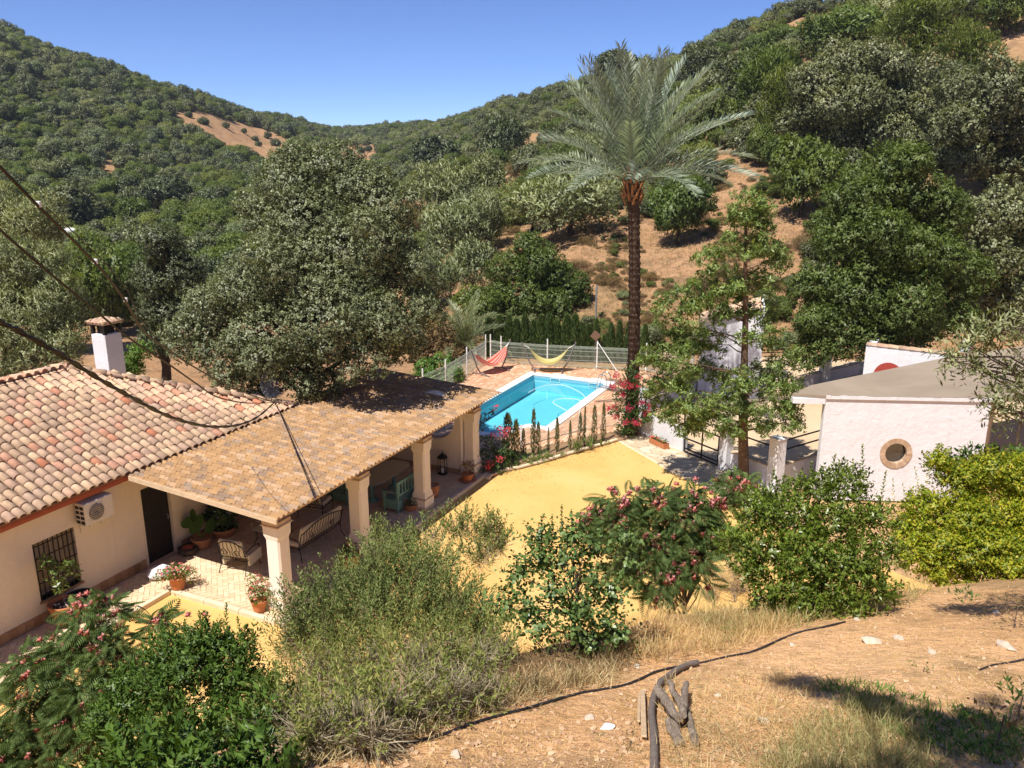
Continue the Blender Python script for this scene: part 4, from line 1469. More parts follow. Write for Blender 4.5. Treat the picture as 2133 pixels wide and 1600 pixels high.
post(at(1510, 980), 1.55, 'white post on the far side of the black gate', .36, ga)
post(at(1612, 1022), 1.75, 'white corner post right of the slender tree trunk', .38, ga)
pw = post(at(1339, 872), 1.2, 'white post by the palm trunk at the end of the low wall', .26, ga)
o, L = seg('low_white_wall', 'low dappled white wall behind the slender tree trunk', 'wall', Vector(v2(at(1519, 984))), Vector(v2(at(1600, 1017))), .72, .24)
rr = MB(); rail(rr, (0, .12, 1.38), (L, .12, 1.38)); rr.build('rail', M['black'], o)
pc = Vector(v2(at(1616, 1018)))
o, L = seg('low_white_wall', 'shaded low white wall between the corner post and the shed', 'wall', pc + Vector((.12, .1)), pc + Vector((2.6, 1.75)), .72, .24)
rr = MB(); rail(rr, (0, .12, 1.2), (L, .12, 1.2)); rr.build('rail', M['black'], o)
rr = MB(); rail(rr, (0, .12, 1.52), (L, .12, 1.52)); rr.build('rail', M['black'], o)
# gate
g0, g1 = Vector(v2(at(1425, 944))).to_3d(), Vector(v2(at(1494, 973))).to_3d()
gd = g1 - g0
gate = empty('metal_gate', tuple(g0), math.atan2(gd.y, gd.x), 'black tubular metal gate between the low white wall and a white post', 'gate')
L = gd.length
for nm, a, b in [('stile', (0, 0, .06), (0, 0, 1.12)), ('stile', (L, 0, .06), (L, 0, 1.12)), ('stile', (L * .52, 0, .06), (L * .52, 0, 1.12)),
                 ('gate_rail', (0, 0, 1.10), (L, 0, 1.10)), ('gate_rail', (0, 0, .58), (L, 0, .58)), ('gate_rail', (0, 0, .20), (L, 0, .20)), ('gate_rail', (0, 0, .08), (L, 0, .08))]:
    MB().tube([a, b], .028, 6).build(nm, M['black'], gate)
# wall and rails running on from the palm
far = [at(1345, 862), at(1400, 835), at(1470, 812)]
o, L = seg('low_white_wall', 'low white wall running back from the palm trunk', 'wall', v2(far[0]), v2(far[2]), .55, .22)
for z in (.95, 1.3):
    rr = MB(); rail(rr, (0, .11, z), (L, .11, z)); rr.build('rail', M['black'], o)
# far side of the riding ground
fpts = [at(1655, 812), at(1715, 797), at(1790, 778)]
o, L = seg('low_white_wall', 'far low white wall beyond the shed roof', 'wall', v2(fpts[0]), v2(fpts[2]), .5, .22)
for z in (.9, 1.3):
    rr = MB(); rail(rr, (0, .11, z), (L, .11, z)); rr.build('rail', M['black'], o)
post(at(1716, 797), 2.0, 'tall white post standing under the big green tree', .42, 0)
fpts = [at(1500, 796), at(1640, 790)]
o, L = seg('low_white_wall', 'low white wall in the shade behind the slender tree', 'wall', v2(fpts[0]), v2(fpts[1]), .5, .22)
for z in (.9, 1.3):
    rr = MB(); rail(rr, (0, .11, z), (L, .11, z)); rr.build('rail', M['black'], o)
# small white pavilion with tiled slope, behind the slender tree
pv = at(1452, 822)
pav = empty('white_pavilion', (pv.x, pv.y, 0), R(-14), 'small white pavilion with a tiled roof, half hidden by the slender tree', 'pavilion')
PW, PD_ = 2.6, 2.2
pvm = MB()
pvm.add([(0, 0, -.1), (PW, 0, -.1), (PW, 0, 4.05), (0, 0, 3.2), (0, PD_, -.1), (PW, PD_, -.1), (PW, PD_, 4.05), (0, PD_, 3.2)],
        [(0, 1, 2, 3), (5, 4, 7, 6), (1, 5, 6, 2), (4, 0, 3, 7), (3, 2, 6, 7), (4, 5, 1, 0)])
pvm.build('wall', M['whitewash'], pav)
sl2 = math.atan2(.85, PW)
for i in range(9):
    for r in range(7):
        o = link('roof_tile', tile_me, None, pav)
        o.matrix_local = Matrix.Translation((-.1 + r * .37 , -.1 + i * .27, 3.2 + r * .37 * math.tan(sl2) + .03)) @ Matrix.Rotation(-sl2 + .03, 4, 'Y')
# outbuilding with the red disc
ob0, ob1 = at(1803, 800, 0), None
obt0, obt1 = at(1805, 713, 3.0), at(2012, 736, 3.0)
oa = math.atan2(obt1.y - obt0.y, obt1.x - obt0.x)
OL = (obt1 - obt0).length
outb = empty('white_outbuilding', (obt0.x, obt0.y, 0), oa, 'white outbuilding with a tile-capped wall and a red painted disc', 'outbuilding')
MB().box(0, OL, 0, .3, -.1, 2.9, None, .01).box(0, .3, .301, 3.2, -.1, 2.9).box(OL - .3, OL, .301, 3.2, -.1, 2.9).build('wall', M['whitewash'], outb)
ct2 = barrel(.46, .09, .08)
ct2.materials.append(M['tile'])
x = 0
while x < OL - .1:
    o = link('coping_tile', ct2, None, outb)
    o.matrix_local = Matrix.Translation((x, .15, 2.90)) @ Matrix.Rotation(.03, 4, 'Y') @ Matrix.Diagonal((1, 2.2, 1.2, 1))
    x += .40
def on_plane(o, ang, x, y):
    d = Vector(ray(x, y)); n = Vector((-math.sin(ang), math.cos(ang), 0))
    c = Vector((0, 0, CAM_H))
    t = (o - c).dot(n) / d.dot(n)
    p = c + d * t
    return (p - o).dot(Vector((math.cos(ang), math.sin(ang), 0))), p.z
dx, dz = on_plane(Vector((obt0.x, obt0.y, 0)), oa, 1850, 784)
MB().lathe([(0, 0), (.56, 0), (.56, .02), (0, .02)], 32, Matrix.Translation((dx, -.001, dz)) @ Matrix.Rotation(R(90), 4, 'X'), False).build('red_disc', M['redpaint'], outb)

# ------------------------------------------------------------------ pool fence: each run of panels between two posts is one fence
def fence_run(pts, h, label_base, lean_posts=()):
    pass
def fence_panel_mesh(L, h):
    mb = MB()
    k = int(L / .058)
    t = .0035
    for i in range(k + 1):
        x = L * i / k
        mb.add([(x - t, 0, .06), (x + t, 0, .06), (x, t * 1.7, .06), (x - t, 0, h), (x + t, 0, h), (x, t * 1.7, h)], [(0, 1, 4, 3), (1, 2, 5, 4), (2, 0, 3, 5)])
    for z in (.08, .13, h * .36, h * .56, h * .78, h - .10, h - .05, h - .005):
        mb.box(0, L, -.006, -.001, z - .005, z + .005)
    return mb
def fpost(p, h, parent, z=0.0):
    mb = MB().tube([(0, 0, 0), (0, 0, h)], .034, 8)
    mb.tube([(0, 0, .10), (0, 0, .14)], .05, 8).tube([(0, 0, h * .72), (0, 0, h * .75)], .045, 8)
    mb.build('fence_post', M['whitepaint'], parent, tuple(p))
def fence(name, label, pts, h=1.12, hp=1.42, last=True):
    root = empty(name, (0, 0, 0), 0, label, 'fence')
    root.location = (pts[0][0], pts[0][1], 0)
    o = Vector((pts[0][0], pts[0][1], 0))
    for i, (a, b) in enumerate(zip(pts[:-1], pts[1:])):
        a, b = Vector((a[0], a[1], 0)), Vector((b[0], b[1], 0))
        d = b - a
        pn = fence_panel_mesh(d.length, h).build('wire_panel', M['wiremesh'], root, tuple(a - o), (0, 0, math.atan2(d.y, d.x)))
        fpost(a - o, hp, root)
    if last: fpost(Vector((pts[-1][0], pts[-1][1], 0)) - o, hp, root)
    return root
rear = fence('wire_fence', 'pale wire mesh fence behind the hammocks at the far end of the pool', [at(1022, 753), at(1044, 757), at(1140, 764), at(1243, 769), at(1345, 774), at(1440, 795), at(1520, 812)])
left = fence('wire_fence', 'wire mesh fence running beside the shrubs left of the pool', [at(1012, 754), at(973, 783), at(929, 812), at(882, 834)])
frontf = fence('wire_fence', 'low wire mesh fence between the pool and the young cypresses', [at(1086, 932), at(1207, 899), at(1302, 886)], .62, .86)
# brace of the rear fence post and the small board behind it
bp_ = at(1243, 769); b2 = at(1287, 777)
brc = MB().tube([(0, 0, 1.38), (b2.x - bp_.x, b2.y - bp_.y, .03)], .02, 6)
brc.build('diagonal_brace', M['whitepaint'], rear, (bp_.x - rear.location.x, bp_.y - rear.location.y, 0))
bb = empty('signboard', (bp_.x + .02, bp_.y + 1.2, 0), 0, 'small brown diamond-shaped board on a stake behind the wire fence', 'board')
MB().box(-.20, .20, -.02, .02, -.20, .20, None, .01).build('board', M['brownboard'], bb, (0, 0, 1.42), (0, R(40), 0))
MB().tube([(0, .04, -.1), (0, .04, 1.5)], .025, 5).build('stake', M['greybark'], bb)
# thin grey post on the hillside
hp = at(1240, 700, 1.0)
sp = MB().tube([(0, 0, -.3), (0, 0, 2.1)], .05, 8)
po = atY(1241, 672, 47.5)
q = empty('grey_post', (po.x, po.y, gz(po.x, po.y)), 0, 'thin grey metal post at the foot of the bare slope', 'post')
sp.build('shaft', M['greysteel'], q)
MB().tube([(-.12, 0, 1.95), (.12, 0, 1.95)], .02, 5).build('crosspiece', M['greysteel'], q)

# ------------------------------------------------------------------ hammocks
def hammock(label, a, b, h0, h1, cloth, wid=.85, dip=.75):
    """a, b: ends of the foot bar; arms lean outward; cloth slung between"""
    a, b = Vector(a), Vector(b)
    c = (a + b) / 2
    d = b - a
    L = d.length
    root = empty('hammock', (c.x, c.y, .02), math.atan2(d.y, d.x), label, 'hammock', 'hammocks by the pool')
    e = L / 2
    MB().tube([(-e, 0, .12), (e, 0, .12)], .035, 8).build('foot_bar', M['hammockgrey'], root)
    for s, h in ((-1, h0), (1, h1)):
        MB().tube([(s * e, 0, .12), (s * (e + .22), 0, .42), (s * (e + .62), 0, h)], [.035, .035, .028], 8).build('arm', M['hammockgrey'], root)
        MB().tube([(s * (e - .05), -.55, .03), (s * e, 0, .10), (s * (e - .05), .55, .03)], .03, 6).build('foot', M['hammockgrey'], root)
    nu, nv = 28, 8
    V, UV = [], []
    xa, xb = -(e + .25), (e + .25)
    for i in range(nu + 1):
        t = i / nu
        x = xa + (xb - xa) * t
        s = abs(2 * t - 1)
        zc = .34 + (min(h0, h1) - .62) * s ** 2.2
        w = wid * .5 * (1 - s ** 3 * .86)
        for j in range(nv + 1):
            f = j / nv * 2 - 1
            V.append((x, w * f, zc + .20 * abs(f) ** 2 * (1 - s ** 2) + .02 * math.sin(f * 9 + t * 5) * (1 - s)))
    V = np.array(V)
    i, j = np.meshgrid(np.arange(nu), np.arange(nv), indexing='ij')
    Q = np.stack([i * (nv + 1) + j, (i + 1) * (nv + 1) + j, (i + 1) * (nv + 1) + j + 1, i * (nv + 1) + j + 1], -1).reshape(-1, 4)
    me = np_mesh('cloth', V, Q, smooth=True)
    uv = me.uv_layers.new(name='uv')
    lu = np.zeros(len(me.loops), np.int32)
    me.loops.foreach_get('vertex_index', lu)
    uv.data.foreach_set('uv', np.stack([(lu % (nv + 1)) / nv, (lu // (nv + 1)) / nu], -1).astype(np.float32).ravel())
    link('cloth', me, cloth, root)
    for s, h in ((-1, h0), (1, h1)):
        rp_ = MB()
        x1 = s * (e + .25)
        for f in np.linspace(-1, 1, 7):
            rp_.tube([(x1, wid * .07 * f, .34 + min(h0, h1) - .62), (s * (e + .55), 0, h - .14)], .007, 4)
        rp_.build('suspension_cords', M['rope'], root)
    return root
hammock('red striped hammock on a dark bow stand in the fence corner', at(1001, 783), at(1046, 770), 1.35, 1.42, M['redstripe'], .9)
hammock('yellow striped hammock on a grey bow stand at the end of the pool', at(1113, 774), at(1172, 775), 1.45, 1.5, M['yellowcloth'], .9)

# ------------------------------------------------------------------ pool ladder and floating hose
pr = hw(21.45, -.05)
lad = empty('pool_ladder', tuple(pr), HA, 'polished steel pool ladder on the white coping in the far corner', 'pool ladder')
for dx_ in (-.26, .26):
    pts = [(dx_, -.42, .05), (dx_, -.42, .45)] + [(dx_, -.21 + .21 * math.cos(a), .50 + .26 * math.sin(a)) for a in np.linspace(math.pi, 0, 9)] + [(dx_, .03, .4), (dx_, .12, -.3), (dx_, .14, -1.1)]
    MB().tube([(x, y, z) for x, y, z in pts], .022, 8).build('handrail', M['steel'], lad)
for z in (-.35, -.65, -.95): MB().box(-.26, .26, .08, .18, z, z + .03).build('tread', M['steel'], lad)
hs = MB()
pts = []
for x, y in [(1180, 855), (1152, 838), (1172, 830), (1200, 832), (1222, 838), (1214, 822), (1198, 812), (1174, 803), (1146, 802), (1120, 808), (1100, 818)]:
    p = at(x, y, -.11); pts.append(p)
def smooth_path(pts, k=6):
    out = []
    n = len(pts)
    for i in range(n - 1):
        p0, p1, p2, p3 = pts[max(i - 1, 0)], pts[i], pts[i + 1], pts[min(i + 2, n - 1)]
        for j in range(k):
            t = j / k
            out.append(0.5 * ((2 * p1) + (-p0 + p2) * t + (2 * p0 - 5 * p1 + 4 * p2 - p3) * t * t + (-p0 + 3 * p1 - 3 * p2 + p3) * t ** 3))
    out.append(pts[-1])
    return out
hose = hs.tube(smooth_path(pts), .012, 6)
tag(hose.build('pool_hose', M['whitepaint']), 'thin white cleaning hose looping on the pool water', 'hose')
# ------------------------------------------------------------------ big trees near the buildings
def rng_(k): return np.random.default_rng(1000 + k)

# holm oak behind the porch
r = rng_(1)
L0 = [px_lobe(x, y, w, Y - 3.6) for x, y, w, Y in [(600, 375, 80, 31.5), (690, 350, 75, 32), (560, 450, 70, 31.5), (640, 460, 100, 30.5), (800, 430, 85, 31), (745, 400, 80, 31.5), (740, 520, 120, 30), (850, 560, 78, 30.5), (620, 560, 100, 29.5), (520, 600, 85, 30),
                                (440, 650, 78, 30), (395, 700, 62, 30), (560, 700, 105, 29.2), (690, 660, 120, 28.5), (800, 670, 95, 29), (872, 640, 55, 30), (480, 750, 75, 29.5), (765, 745, 62, 28.2), (640, 760, 80, 29.5), (835, 725, 50, 29.5), (560, 780, 60, 30)]]
base = (atY(700, 900, 28.0).x - .8, 28.0, 0)
L1 = split_lobes(r, L0, 6, .40)
make_tree('holm_oak', 'huge grey-green holm oak spreading behind the porch roof', 'tree', None, (base[0], base[1], gz(base[0], base[1])), L1, M['holm'], M['bark'], r,
          dens=50, k=7, leaf=.085, wid=.62, up=.3, trunk_h=4.0, trunk_r=.42, nlimb=26, lo=.6, length=.12)
r = rng_(2)
L0 = [px_lobe(*a) for a in [(345, 515, 55, 36), (375, 570, 55, 36), (325, 590, 45, 36), (350, 650, 55, 36), (400, 640, 40, 36), (330, 700, 45, 36)]]
b = atY(350, 800, 36.5)
make_tree('holm_oak', 'narrow dark holm oak to the left of the huge oak', 'tree', None, (b.x, 36.5, gz(b.x, 36.5)), split_lobes(r, L0, 6, .5), M['holm_dark'], M['bark'], r,
          dens=44, k=6, leaf=.10, wid=.6, trunk_h=3.2, trunk_r=.25, nlimb=14, length=.12)
# two olives at the left edge
r = rng_(3)
L0 = [px_lobe(*a) for a in [(20, 460, 65, 46), (80, 470, 55, 46), (-40, 480, 70, 46), (45, 510, 45, 46)]]
b = atY(20, 620, 46)
make_tree('olive_tree', 'silvery olive tree at the far left, upper one of two', 'tree', 'olives', (b.x, 46, gz(b.x, 46)), split_lobes(r, L0, 6, .5), M['olive'], M['greybark'], r,
          dens=20, k=7, leaf=.20, wid=.24, up=.9, spread=.55, trunk_h=2.4, trunk_r=.25, nlimb=14, length=.25)
r = rng_(4)
L0 = [px_lobe(*a) for a in [(30, 570, 75, 35), (100, 560, 50, 35), (120, 640, 60, 34.5), (40, 660, 90, 34), (-50, 620, 90, 35), (110, 720, 60, 34), (30, 750, 70, 34)]]
b = atY(30, 860, 35)
make_tree('olive_tree', 'large silvery olive tree behind the tiled roof at the left edge', 'tree', 'olives', (b.x, 35, gz(b.x, 35)), split_lobes(r, L0, 6, .5), M['olive'], M['greybark'], r,
          dens=26, k=7, leaf=.17, wid=.24, up=.9, spread=.55, trunk_h=2.6, trunk_r=.3, nlimb=16, length=.25)
# bright shrubs behind the chimney
for i, (lab, pts, Y, mt) in enumerate([
        ('bright green shrub just right of the chimney', [(265, 755, 32, 33), (285, 730, 22, 33), (250, 780, 30, 33)], 33, 'bright'),
        ('small bright green shrub left of the chimney', [(140, 775, 24, 33), (165, 790, 24, 33)], 33, 'bright'),
        ('bright leafy shrub outside the left pool fence', [(890, 775, 30, 38.5), (925, 772, 32, 38.5), (905, 800, 34, 37.5), (940, 790, 24, 37.8), (880, 815, 34, 36)], 38, 'bright'),
        ('dry brown shrub beside the young palm', [(905, 700, 36, 42), (935, 735, 30, 42), (880, 730, 30, 42)], 42, 'dry')]):
    r = rng_(20 + i)
    L0 = [px_lobe(*a) for a in pts]
    b = L0[0][0]
    make_tree('shrub', lab, 'shrub', None, (b[0], b[1] + .2, gz(b[0], b[1])), split_lobes(r, L0, 5, .55), M[mt], M['bark'], r, dens=36, k=6, leaf=.11, wid=.55, trunk_h=.6, trunk_r=.05, nlimb=8, length=.08)

# slender layered tree in front of the white wall
r = rng_(5)
tb = at(1550, 1012)
def layered(name, label, base, H, pts, Y, leafmat, r, dens, leaf, k=9):
    root = empty(name, tuple(base), 0, label, 'tree')
    B = np.array(base)
    mb = MB()
    top = np.array(atY(pts[0][0], pts[0][1] + 10, Y)) - B
    n = 9
    tr = [np.array([0, 0, -.2]) + (top - np.array([0, 0, -.2])) * (i / (n - 1)) + r.normal(size=3) * .03 * (0 < i < n - 1) for i in range(n)]
    mb.tube(tr, [.16 * (1.12 - i / (n - 1)) + .012 for i in range(n)], 8)
    P, N = [], []
    for (x, y, w, dy) in pts:
        c = np.array(atY(x, y, Y + dy)) - B
        s = w / FPX * Y * 1.22
        # limb rising out of the trunk towards the clump
        hz = max(.6, c[2] - s * .2 - .18 * np.hypot(c[0] - top[0], c[1] - top[1]))
        f = np.clip((hz + .2) / (top[2] + .2), .05, .98)
        st = tr[0] + (tr[-1] - tr[0]) * f
        q = curve_pts(st, c, r, 5, .06, .04)
        mb.tube(q, [.05 * (1.1 - f), .035 * (1.1 - f), .025 * (1.1 - f), .014, .006], 5, cap=False)
        for _ in range(9):
            cc = c + unit(r.normal(size=3)) * s * np.array([.85, .85, .72])
            p_, n_ = shell_points(r, [(cc, np.array([s * .36, s * .36, s * .28]))], dens, .3, -.5)
            P.append(p_); N.append(n_)
    P, N = np.concatenate(P), np.concatenate(N)
    V, Q = tufts(r, P, N, k, leaf, .36, .05, .85, 'quad', .5, .10, .28)
    link('crown', np_mesh(name + '_crown', V, Q, normals=SOFT['n']), leafmat, root)
    mb.build('trunk', M['brownbark'], root)
    return root
pts = [(1553, 425, 26, 0), (1535, 470, 30, 0), (1585, 450, 26, .2), (1600, 430, 20, 0), (1590, 500, 28, 0), (1520, 515, 26, 0), (1560, 520, 22, -.3), (1478, 545, 24, -.2), (1610, 545, 24, .2), (1625, 525, 18, 0), (1500, 590, 36, 0), (1560, 590, 26, .4),
       (1600, 590, 22, 0), (1440, 615, 32, .2), (1400, 640, 28, 0), (1470, 650, 34, -.4), (1530, 640, 30, .5), (1590, 650, 26, .3), (1395, 680, 24, 0), (1440, 700, 32, .2), (1490, 715, 24, .5), (1555, 700, 18, -.5), (1600, 700, 26, 0), (1375, 750, 30, 0),
       (1425, 760, 34, -.4), (1480, 780, 30, .6), (1540, 790, 22, -.8), (1600, 770, 34, .3), (1640, 745, 22, .2), (1345, 745, 22, .2), (1395, 815, 36, -.2), (1450, 835, 36, -.7), (1505, 850, 36, -.8), (1560, 830, 34, -1.0), (1615, 830, 36, -.3),
       (1640, 880, 26, -.4), (1590, 880, 26, -1.0), (1525, 885, 28, -1.0), (1420, 875, 30, -.4), (1465, 890, 24, -.6), (1375, 850, 24, .1), (1650, 800, 22, .2)]
layered('slender_tree', 'slender tree with tiered drooping foliage in front of the white wall', (tb.x, tb.y, 0), 9, pts, tb.y, M['silk'], r, 48, .12)
# big fresh-green tree behind the riding ground
r = rng_(6)
L0 = [px_lobe(*a) for a in [(1850, 350, 70, 37), (1800, 420, 75, 36.5), (1900, 400, 85, 37), (1960, 440, 70, 37), (1760, 500, 70, 36), (1840, 510, 95, 35.5), (1930, 530, 90, 36), (2000, 560, 60, 36.5), (1720, 590, 60, 35.5), (1790, 610, 90, 35), (1880, 640, 100, 35),
                                (1970, 650, 70, 36), (1700, 670, 55, 35), (1760, 690, 70, 34.8), (1840, 700, 55, 35), (1690, 735, 40, 34.5)]]
b = atY(1840, 800, 36.5)
make_tree('broadleaf_tree', 'big fresh-green broadleaf tree rising behind the shed roof', 'tree', None, (b.x, 36.5, gz(b.x, 36.5)), split_lobes(r, L0, 7, .42), M['green'], M['bark'], r,
          dens=19, k=8, leaf=.16, wid=.46, up=.15, spread=.8, trunk_h=5, trunk_r=.3, nlimb=26, length=.2, droop=.25, lo=.5)
# green tree beyond the hedge
r = rng_(7)
L0 = [px_lobe(*a) for a in [(1060, 560, 48, 50), (1120, 560, 58, 50), (1180, 590, 50, 50), (1090, 620, 60, 49), (1160, 640, 50, 49), (1205, 610, 34, 50), (1040, 620, 38, 49), (1100, 515, 32, 50)]]
b = atY(1110, 700, 50)
make_tree('carob_tree', 'round dark green tree just beyond the cypress hedge', 'tree', None, (b.x, 50, gz(b.x, 50)), split_lobes(r, L0, 7, .45), M['green'], M['bark'], r, dens=18, k=7, leaf=.165, wid=.52, trunk_h=2.5, trunk_r=.25, nlimb=16, length=.2)

# ------------------------------------------------------------------ the tall date palm
def frond_mesh(r, Lf, nl, ll, lw, arch, twist=0.0):
    """rachis arching along +x, leaflets in a V"""
    mb = MB()
    pts, dirs = [], []
    n = 16
    p = np.zeros(3)
    for i in range(n):
        t = i / (n - 1)
        a = -arch * t ** 1.5
        pts.append(p.copy())
        dirs.append(np.array([math.cos(a), 0, math.sin(a)]))
        p = p + dirs[-1] * Lf / (n - 1)
    pts = np.array(pts); dirs = np.array(dirs)
    mb.tube([tuple(q) for q in pts], [.028 * (1 - .88 * i / (n - 1)) + .003 for i in range(n)], 4)
    P, A, N, L, Wd = [], [], [], [], []
    for s in (-1, 1):
        for i in range(nl):
            t = .12 + .88 * (i + r.random() * .6) / nl
            f = t * (n - 1)
            j = min(int(f), n - 2)
            g = f - j
            q = pts[j] * (1 - g) + pts[j + 1] * g
            d = unit(dirs[j] * (1 - g) + dirs[j + 1] * g)
            up = np.array([-d[2], 0, d[0]])
            fw = .55 + .6 * t + r.normal() * .08
            a = unit(d * fw + np.array([0, s, 0]) * (.85 - .25 * t) + up * (.42 + r.normal() * .12))
            P.append(q); A.append(a); N.append(up + np.array([0, -s * .5, 0]))
            L.append(ll * (.55 + .75 * math.sin(math.pi * min(1, t * .85 + .12))) * (1 + r.normal() * .08)); Wd.append(lw)
    V, Q = leaf_quads(np.array(P), np.array(A), np.array(N), np.array(L), np.array(Wd), .15, .10)
    b = len(mb.v)
    V = np.vstack([np.array(mb.v), V])
    fq = [f for f in mb.f if len(f) == 4]
    Q = np.vstack([np.array(fq), Q + b])
    return np_mesh('frond', V, Q)
r = rng_(8)
pb = at(1314, 905)
palm = empty('date_palm', (pb.x, pb.y, 0), 0, 'tall date palm with a rough dark trunk beside the pool', 'palm')
ptop = np.array(atY(1318, 372, pb.y + .1)) - np.array([pb.x, pb.y, 0])
tm = MB()
rings, nn = 92, 12
vs = []
for i in range(rings):
    t = i / (rings - 1)
    c = ptop * t + np.array([.10 * math.sin(t * 3.0), 0, 0])
    rad = .265 - .04 * min(1, t * 3) - .02 * t + (.15 * max(0, (t - .88) / .12) ** 1.2) + .05 * max(0, 1 - t * 8)
    for k in range(nn):
        a = 2 * math.pi * (k + .5 * (i % 2)) / nn
        q = rad * (1 + (.07 if i % 2 else -.07) + r.normal() * .05)
        vs.append((c[0] + q * math.cos(a), c[1] + q * math.sin(a), c[2] - .2 * (1 - t) + (.03 if i % 2 else 0)))
fs = []
for i in range(rings - 1):
    for k in range(nn): fs.append((i * nn + k, i * nn + (k + 1) % nn, i * nn + nn + (k + 1) % nn, i * nn + nn + k))
fs.append(tuple(range((rings - 1) * nn, rings * nn)))
tm.add(vs, fs)
M['palmbark'] = mat_plain('palm_bark', (.080, .052, .036), .95, .05, 0, .5, 9, .8)
tm.build('trunk', M['palmbark'], palm)
stub = MB()
stub.add([(0, -.055, 0), (0, .055, 0), (.05, .045, 0), (.05, -.045, 0), (.17, -.03, .34), (.17, .03, .34), (.20, .025, .33), (.20, -.025, .33)], [(0, 1, 5, 4), (1, 2, 6, 5), (2, 3, 7, 6), (3, 0, 4, 7), (4, 5, 6, 7)])
M['stub'] = mat_plain('cut_leaf_base', (.36, .17, .075), .9, .05, 0, .35, 6, .4)
sme = stub.mesh('leaf_base'); sme.materials.append(M['stub'])
for k in range(44):
    a = k * 2.39996
    z = ptop[2] - .95 + k * .026
    o = link('leaf_base', sme, None, palm, (ptop[0] + .23 * math.cos(a), ptop[1] + .23 * math.sin(a), z), (0, 0, a))
fms = [frond_mesh(r, 4.1, 46, .52, .050, ar) for ar in (.45, .62, .80, 1.0, .32)]
for m_ in fms: m_.materials.append(M['palm'])
nf = 46
for k in range(nf):
    a = k * 2.39996 + r.normal() * .15
    t = (k / (nf - 1))
    el = R(86 - 78 * t ** 1.1 + r.normal() * 4)
    m_ = fms[4 if t < .25 else (0 if t < .5 else (1 if t < .75 else 2))]
    o = link('frond', m_, None, palm)
    s = r.uniform(.95, 1.1) * (1.0 if t > .08 else .9)
    o.matrix_local = Matrix.Translation((ptop[0] + .16 * math.cos(a), ptop[1] + .16 * math.sin(a), ptop[2] + .10 - .25 * t)) @ Matrix.Rotation(a, 4, 'Z') @ Matrix.Rotation(-el, 4, 'Y') @ Matrix.Rotation(r.normal() * .35, 4, 'X') @ Matrix.Scale(s, 4)
# young palm by the fence corner
yb = at(965, 745)
yp = empty('young_palm', (yb.x, yb.y + .6, gz(yb.x, yb.y + .6) + .1), 0, 'young palm with arching fronds outside the fence corner', 'palm')
fm2 = [frond_mesh(r, 3.0, 36, .42, .04, ar) for ar in (.7, 1.0, 1.3)]
for m_ in fm2: m_.materials.append(M['smallpalm'])
for k in range(30):
    a = k * 2.39996
    t = k / 29
    o = link('frond', fm2[k % 3], None, yp)
    o.matrix_local = Matrix.Translation((0, 0, .35)) @ Matrix.Rotation(a, 4, 'Z') @ Matrix.Rotation(-R(80 - 62 * t), 4, 'Y') @ Matrix.Rotation(r.normal() * .3, 4, 'X') @ Matrix.Scale(r.uniform(.8, 1.1), 4)
MB().lathe([(.22, -.1), (.24, .2), (.16, .5), (.0, .55)], 10).build('trunk', M['palmbark'], yp)

# ------------------------------------------------------------------ cypresses
def cypress_mesh(r, H, W, n, leaf):
    z = r.random(n) ** .9 * H
    f = z / H
    rad = W * np.clip(np.minimum(1.0, (f + .05) * 5) * (1 - f) ** .55, .03, 1) * (.55 + .5 * r.random(n))
    a = r.random(n) * 6.283
    P = np.stack([rad * np.cos(a), rad * np.sin(a), z], -1)
    out = np.stack([np.cos(a), np.sin(a), np.zeros(n)], -1)
    V, Q = [], []
    A = unit(np.array([0, 0, 1.0]) + out * .35 + r.normal(size=(n, 3)) * .18)
    return leaf_quads(P, A, out + r.normal(size=(n, 3)) * .4, leaf * r.uniform(.7, 1.3, n), leaf * .3, .2)
cyv = []
for i in range(4):
    V, Q = cypress_mesh(r, 1.0, .15 + .015 * i, 1500, .10)
    me = np_mesh('cypress_foliage', V, Q); me.materials.append(M['cypress']); cyv.append(me)
stem = MB().tube([(0, 0, -.1), (0, 0, .5)], [.02, .008], 5).mesh('stem'); stem.materials.append(M['bark'])
def cypress(p, h, w, label, group, me, name='cypress'):
    o = empty(name, tuple(p), random.uniform(0, 6), label, 'cypress', group)
    link('foliage', me, None, o).scale = (w, w, h)
    link('stem', stem, None, o).scale = (1, 1, h)
    return o
hx = [(1018, 1.75), (1040, 1.9), (1060, 1.9), (1076, 1.75), (1094, 1.95), (1112, 1.7), (1128, 1.95), (1145, 2.0), (1162, 1.75), (1182, 2.0), (1200, 2.05), (1216, 1.7), (1229, 1.65), (1245, 1.9), (1262, 1.2), (1276, 1.75), (1294, 1.85), (1313, 1.8), (1348, 1.75), (1268, 1.3)]
for i, (x, h) in enumerate(hx):
    p = at(x, 752 + (x - 1010) * .052)
    c = Vector((p.x, p.y + 1.1, 0)); c.z = gz(c.x, c.y)
    cypress(c, h * 1.12, h * (1.15 if 1230 > x else .9), 'clipped green cypress in the row behind the wire fence', 'cypress row behind the pool fence', cyv[i % 4])
young = []
for i in range(3):
    V, Q = cypress_mesh(r, 1.0, .13 + .03 * i, 420, .10)
    me = np_mesh('young_cypress_foliage', V, Q); me.materials.append(M['cypress_dry']); young.append(me)
